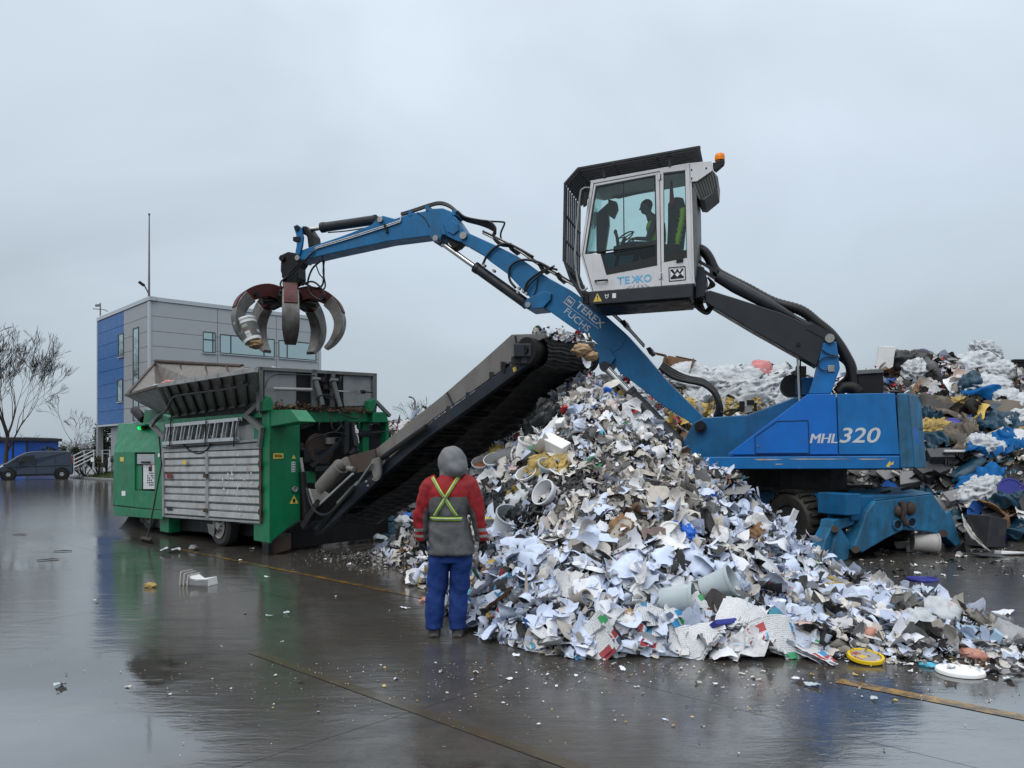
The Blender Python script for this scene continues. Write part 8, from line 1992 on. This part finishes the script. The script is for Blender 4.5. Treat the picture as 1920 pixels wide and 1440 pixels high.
# ---- bucket held by the grab ----------------------------------------
pc = EX(460, 604, .45); ax = (EX(475, 641, .45) - pc).normalized()
t = put('paint_bucket', tubm(.19, .235, .50, PW), EX(475, 641, .45), (-ax).to_track_quat('Z', 'X').to_euler(), 'crushed white paint bucket with dark printed label caught on the left grab tine', 'bucket', None,
    (('label', bandm(.20, .232, .07, .40, print_mat('dark_print', (.10, .11, .11), .5, [(.35, .12, .06), (.25, .28, .24), (.5, .5, .5), (.12, .08, .07)]))),))
dl = discm(.252, PW)
for v in dl.vertices: v.co.z += .505
link('lid', dl, (0, 0, 0), None, t)
put('crumpled_paper', blob((.13, .11, .09), plastic('tan_pulp', (.33, .22, .12)), 91, .4, 2.6, name='crumpled_paper', ridge=1.0), EX(479, 644, .45), (0, 0, 0), 'tan scrap hanging from the broken bottom of the caught bucket', 'scrap')
# ---- litter on the yard ---------------------------------------------
def loose(px, py, s, m_, label, cat='scrap', name='paper_scrap', seed=0, kind='sheet', lift=.02):
    p = onground(px, py); g_ = np.random.default_rng(seed)
    me = tmesh(name, sheet(6, 5, 1, .7, g_, 1.8, .05, .12, .6), s, m_) if kind == 'sheet' else blob((s, s * .6, s * .45), m_, seed, .4, 2.4, name=name, ridge=1.0)
    return put(name, me, p + UP * lift, (0, 0, seed), label, cat)
loose(319, 1036, .36, FILM, 'crumpled white plastic sheet on the yard by the shredder wheel', 'film', 'plastic_sheet', 1, 'sheet', .06); loose(362, 1032, .10, GRYP, 'small grey and white scrap right of the crumpled sheet', 'scrap', 'plastic_scrap', 2, 'blob', .04); loose(283, 1101, .07, FOAMY, 'yellow foam scrap lying alone on the wet yard', 'foam', 'foam_scrap', 3, 'blob', .02)
for i, (px, py, s, lab) in enumerate(((472, 1030, .09, 'white scrap right of the shredder wheel'), (451, 1052, .07, 'white scrap on the yellow line'), (505, 1157, .07, 'clear scrap left of the worker'), (537, 1151, .06, 'white scrap left of the worker beside the clear one'), (500, 1084, .09, 'angular white scrap on the yard joint'), (112, 1287, .10, 'clear film scrap floating in the left puddle'), (180, 1128, .05, 'white crumb left of the puddle edge'), (1028, 1268, .05, 'white foam crumb before the heap'), (1165, 1257, .07, 'white flake before the colour flyers'), (968, 1233, .06, 'white paper flake before the left foot'), (1080, 1270, .04, 'white pebble like crumb before the flyers'), (1497, 1277, .08, 'white flake before the yellow line'), (1524, 1287, .11, 'clear plastic cup fragment on the yard'), (1640, 1312, .07, 'small clear cup in the front puddle'), (1880, 1150, .25, 'thin white strip at the far right yard'), (760, 1142, .12, 'pale scrap left of the worker knees'), (795, 1128, .14, 'pinkish card scrap behind the worker legs'), (770, 1098, .11, 'bluish white strip left of the worker thighs'), (1700, 1120, .16, 'torn white rag on the dark yard'), (1895, 1275, .12, 'white tile fragment at the lower right edge'), (655, 1060, .08, 'white flake before the grit'), (610, 1050, .06, 'white crumb before the conveyor foot'))):
    loose(px, py, s, PEACH if 'pinkish' in lab else PWB if 'clear' in lab else PAPER, lab, 'scrap', 'paper_scrap', 10 + i)
for i, (px, py, w_, h_, m_, lab) in enumerate(((735, 1030, .8, .35, PAPERB, 'long bluish sheet lying under the conveyor'), (760, 1000, .5, .4, FILM, 'pale film under the conveyor behind the worker'), (715, 1005, .4, .3, PWB, 'grey plastic piece under the conveyor'), (775, 975, .5, .35, PW, 'white plastic dome behind the worker elbow'))):
    p = onground(px, py + 8); put('plastic_sheet', drape(w_, h_, m_, 200 + i, .09, 3, 16, 12), p + UP * (.08 + (.25 if i in (1, 3) else 0)), (.2, 0, i * .8), lab, 'film')
tl = thing('ribbed_tray', 'bent ribbed white plastic tray lying on the wet yard', 'tray', tuple(onground(372, 1096))); c0 = Vector(tl['org']); ro = Matrix.Rotation(-.25, 3, 'Z')
for k in range(3):
    m = MB(); x = -.20 + .055 * k
    for a, b in (((x, -.10, .0), (x + .015, -.10, .17 - .02 * k)), ((x + .015, -.10, .17 - .02 * k), (x + .015, .12, .17 - .02 * k)), ((x + .015, .12, .17 - .02 * k), (x, .12, .0)), ((x, -.10, .012), (x, .12, .012))): m.bar(c0 + ro @ Vector(a), c0 + ro @ Vector(b), .02, .02)
    m.build('frame', LGP, tl)
m = MB(); m.prism([c0 + ro @ Vector(p) for p in ((-.08, -.09, .0), (-.08, -.09, .13), (.02, -.09, .07), (.20, -.09, .10), (.22, -.09, .0))], ro @ Vector((0, .2, 0))); m.build('body', PW, tl, bevel=.006)
for k in range(6):
    m = MB(); z = .012 + .014 * k; m.bar(c0 + ro @ Vector((-.07, -.095, z)), c0 + ro @ Vector((.21, -.095, z + .004)), .006, .005); m.build('rib', GRYP, tl)
for i, (px, py, a) in enumerate(((38, 1003, .2), (120, 1034, .1), (93, 1050, .5))):
    p = onground(px, py); m = MB(); m.tube([p + Vector((-.15, -.05 * i, .012)), p + Vector((0, .03, .016)), p + Vector((.13, .02 * i, .012))], [.005, .009, .006], 5); o = m.build('stick', TWIG, None, org=tuple(p)); clean(o); tag(o, ('dark twig lying nearest the left edge of the yard', 'dark twig right of the others beside the building reflection', 'short dark twig lying lowest on the left yard')[i], 'twig')

# ---- single out every look-alike by what lies beside it -------------
LM = [('the black bag', 1022, 797), ('the white foam block', 1046, 843), ('the clear cup', 1030, 884), ('the yellow tin', 920, 990), ('the clear food tub', 958, 985), ('the blue carton', 1128, 744), ('the bright blue film', 1284, 1000), ('the white speckled bowl', 1257, 1008), ('the lying translucent bucket', 1260, 1137), ('the tipped bucket', 1338, 1116), ('the white dish', 1207, 1128), ('the colour flyers', 1112, 1212), ('the oval white lid', 1055, 1208), ('the cigarette carton', 925, 1149), ('the brown paper under the tyre', 1420, 1002), ('the wide bluish strip', 1100, 1010), ('the petrol blue lid', 960, 1107), ('the folded newspaper', 1440, 1215), ('the yellow foam at the right foot', 1571, 1107), ('the stuffed printed bag', 1762, 1158), ('the doll head', 1631, 1196), ('the yellow lid', 1623, 1239), ('the royal blue tray', 1350, 1188), ('the white cup', 1527, 1198), ('the tan pulp', 1180, 1165), ('the big bluish sheet', 1000, 1045), ('the card tube', 1085, 1130), ('the pale film by the tyre', 1420, 1065), ('the plastic blade', 1475, 995), ('the red marked box', 1320, 985), ('the flyer fan', 1290, 1165)]
LMB = [('the cardboard box', 1268, 706), ('the pink bag', 1426, 700), ('the dark board', 1452, 706), ('the yellow foam mass', 1290, 770), ('the tan rag', 1330, 762), ('the valve block', 1400, 762), ('the air filter', 1484, 722), ('the hose bend', 1340, 745)]
used = set()
def rename(o, noun, lms):
    p = o.matrix_world.translation if o.parent else o.location
    px, py = HX + F * p.x / p.y, HY - F * (p.z - CH) / p.y
    sz = o.scale.x; size = 'small' if sz < .20 else 'large' if sz > .29 else 'middling'
    if noun == 'bag': size = 'wide' if max(v.co.x for v in o.data.vertices) > .5 else 'small'
    mn = o.data.materials[0].name; colr = 'bluish' if 'bluish' in mn else 'printed' if 'printed' in mn else 'pale' if noun == 'bag' else 'white'
    for nm, lx, ly in sorted(lms, key=lambda l: (l[1] - px) ** 2 + (l[2] - py) ** 2):
        dx, dy = px - lx, py - ly; dd = math.hypot(dx, dy)
        near = 'just' if dd < 28 else 'a little' if dd < 70 else 'well'
        rel = ('right of' if dx > 0 else 'left of') if abs(dx) > abs(dy) * 1.8 else ('below' if dy > 0 else 'above') if abs(dy) > abs(dx) * 1.8 else ('below ' if dy > 0 else 'above ') + ('right of' if dx > 0 else 'left of')
        for form in (f'{size} {colr} {noun} {near} {rel} {nm}',):
            if form not in used: used.add(form); o['label'] = form; return
for o in list(COL.objects):
    if o.get('group') in ('torn paper sheets on the big heap', 'torn printed sheets on the big heap'): rename(o, 'paper sheet', LM)
    elif o.get('group') == 'curled paper strips on the big heap': rename(o, 'paper strip', LM)
    elif o.get('group') == 'pale plastic bags on the ridge': rename(o, 'bag', LMB)
def split_loose(o):
    """every separate piece of a part becomes an object of its own"""
    bm = bmesh.new(); bm.from_mesh(o.data); bm.verts.ensure_lookup_table(); seen = set(); isl = []
    for v in bm.verts:
        if v.index in seen: continue
        st, cur = [v], []
        while st:
            a = st.pop()
            if a.index in seen: continue
            seen.add(a.index); cur.append(a.index)
            for e_ in a.link_edges: st.append(e_.other_vert(a))
        isl.append(cur)
    if len(isl) < 2: bm.free(); return
    co = [v.co.copy() for v in bm.verts]; own = {}
    for k, c in enumerate(isl):
        for i in c: own[i] = k
    fl = [[] for _ in isl]
    for f_ in bm.faces: fl[own[f_.verts[0].index]].append([v.index for v in f_.verts])
    sm = len(o.data.polygons) and o.data.polygons[0].use_smooth; m_ = o.data.materials[0]; nm = o.name.split('.')[0]; bm.free()
    for k, c in enumerate(isl):
        mp = {i: j for j, i in enumerate(c)}; me = bpy.data.meshes.new(nm); me.from_pydata([co[i] for i in c], [], [[mp[i] for i in f_] for f_ in fl[k]]); me.materials.append(m_)
        if sm: me.shade_smooth()
        if k == 0: o.data = me
        else:
            q = o.copy(); q.data = me; COL.objects.link(q)
SPLIT = set('hydraulic_hose hose_loop cable pipe sticker slot slot_ring hinge_bolt bolt board_clip roller latch guard_crossbar pin strap switch printed_mark rim_bar wheel_nut hose_fitting gear_housing strut crown_mark window_gasket door_seam spoke crossbar bearing_block valve_fittings road_emblem cylinder_lug hinge_pin boom_pivot exclamation_mark towing_chain rail adjuster_rod guard_edge frame_bar'.split())
for o in list(COL.objects):
    if o.type == 'MESH' and o.parent and o.name.split('.')[0] in SPLIT: split_loose(o)
for o in COL.objects: clean(o)
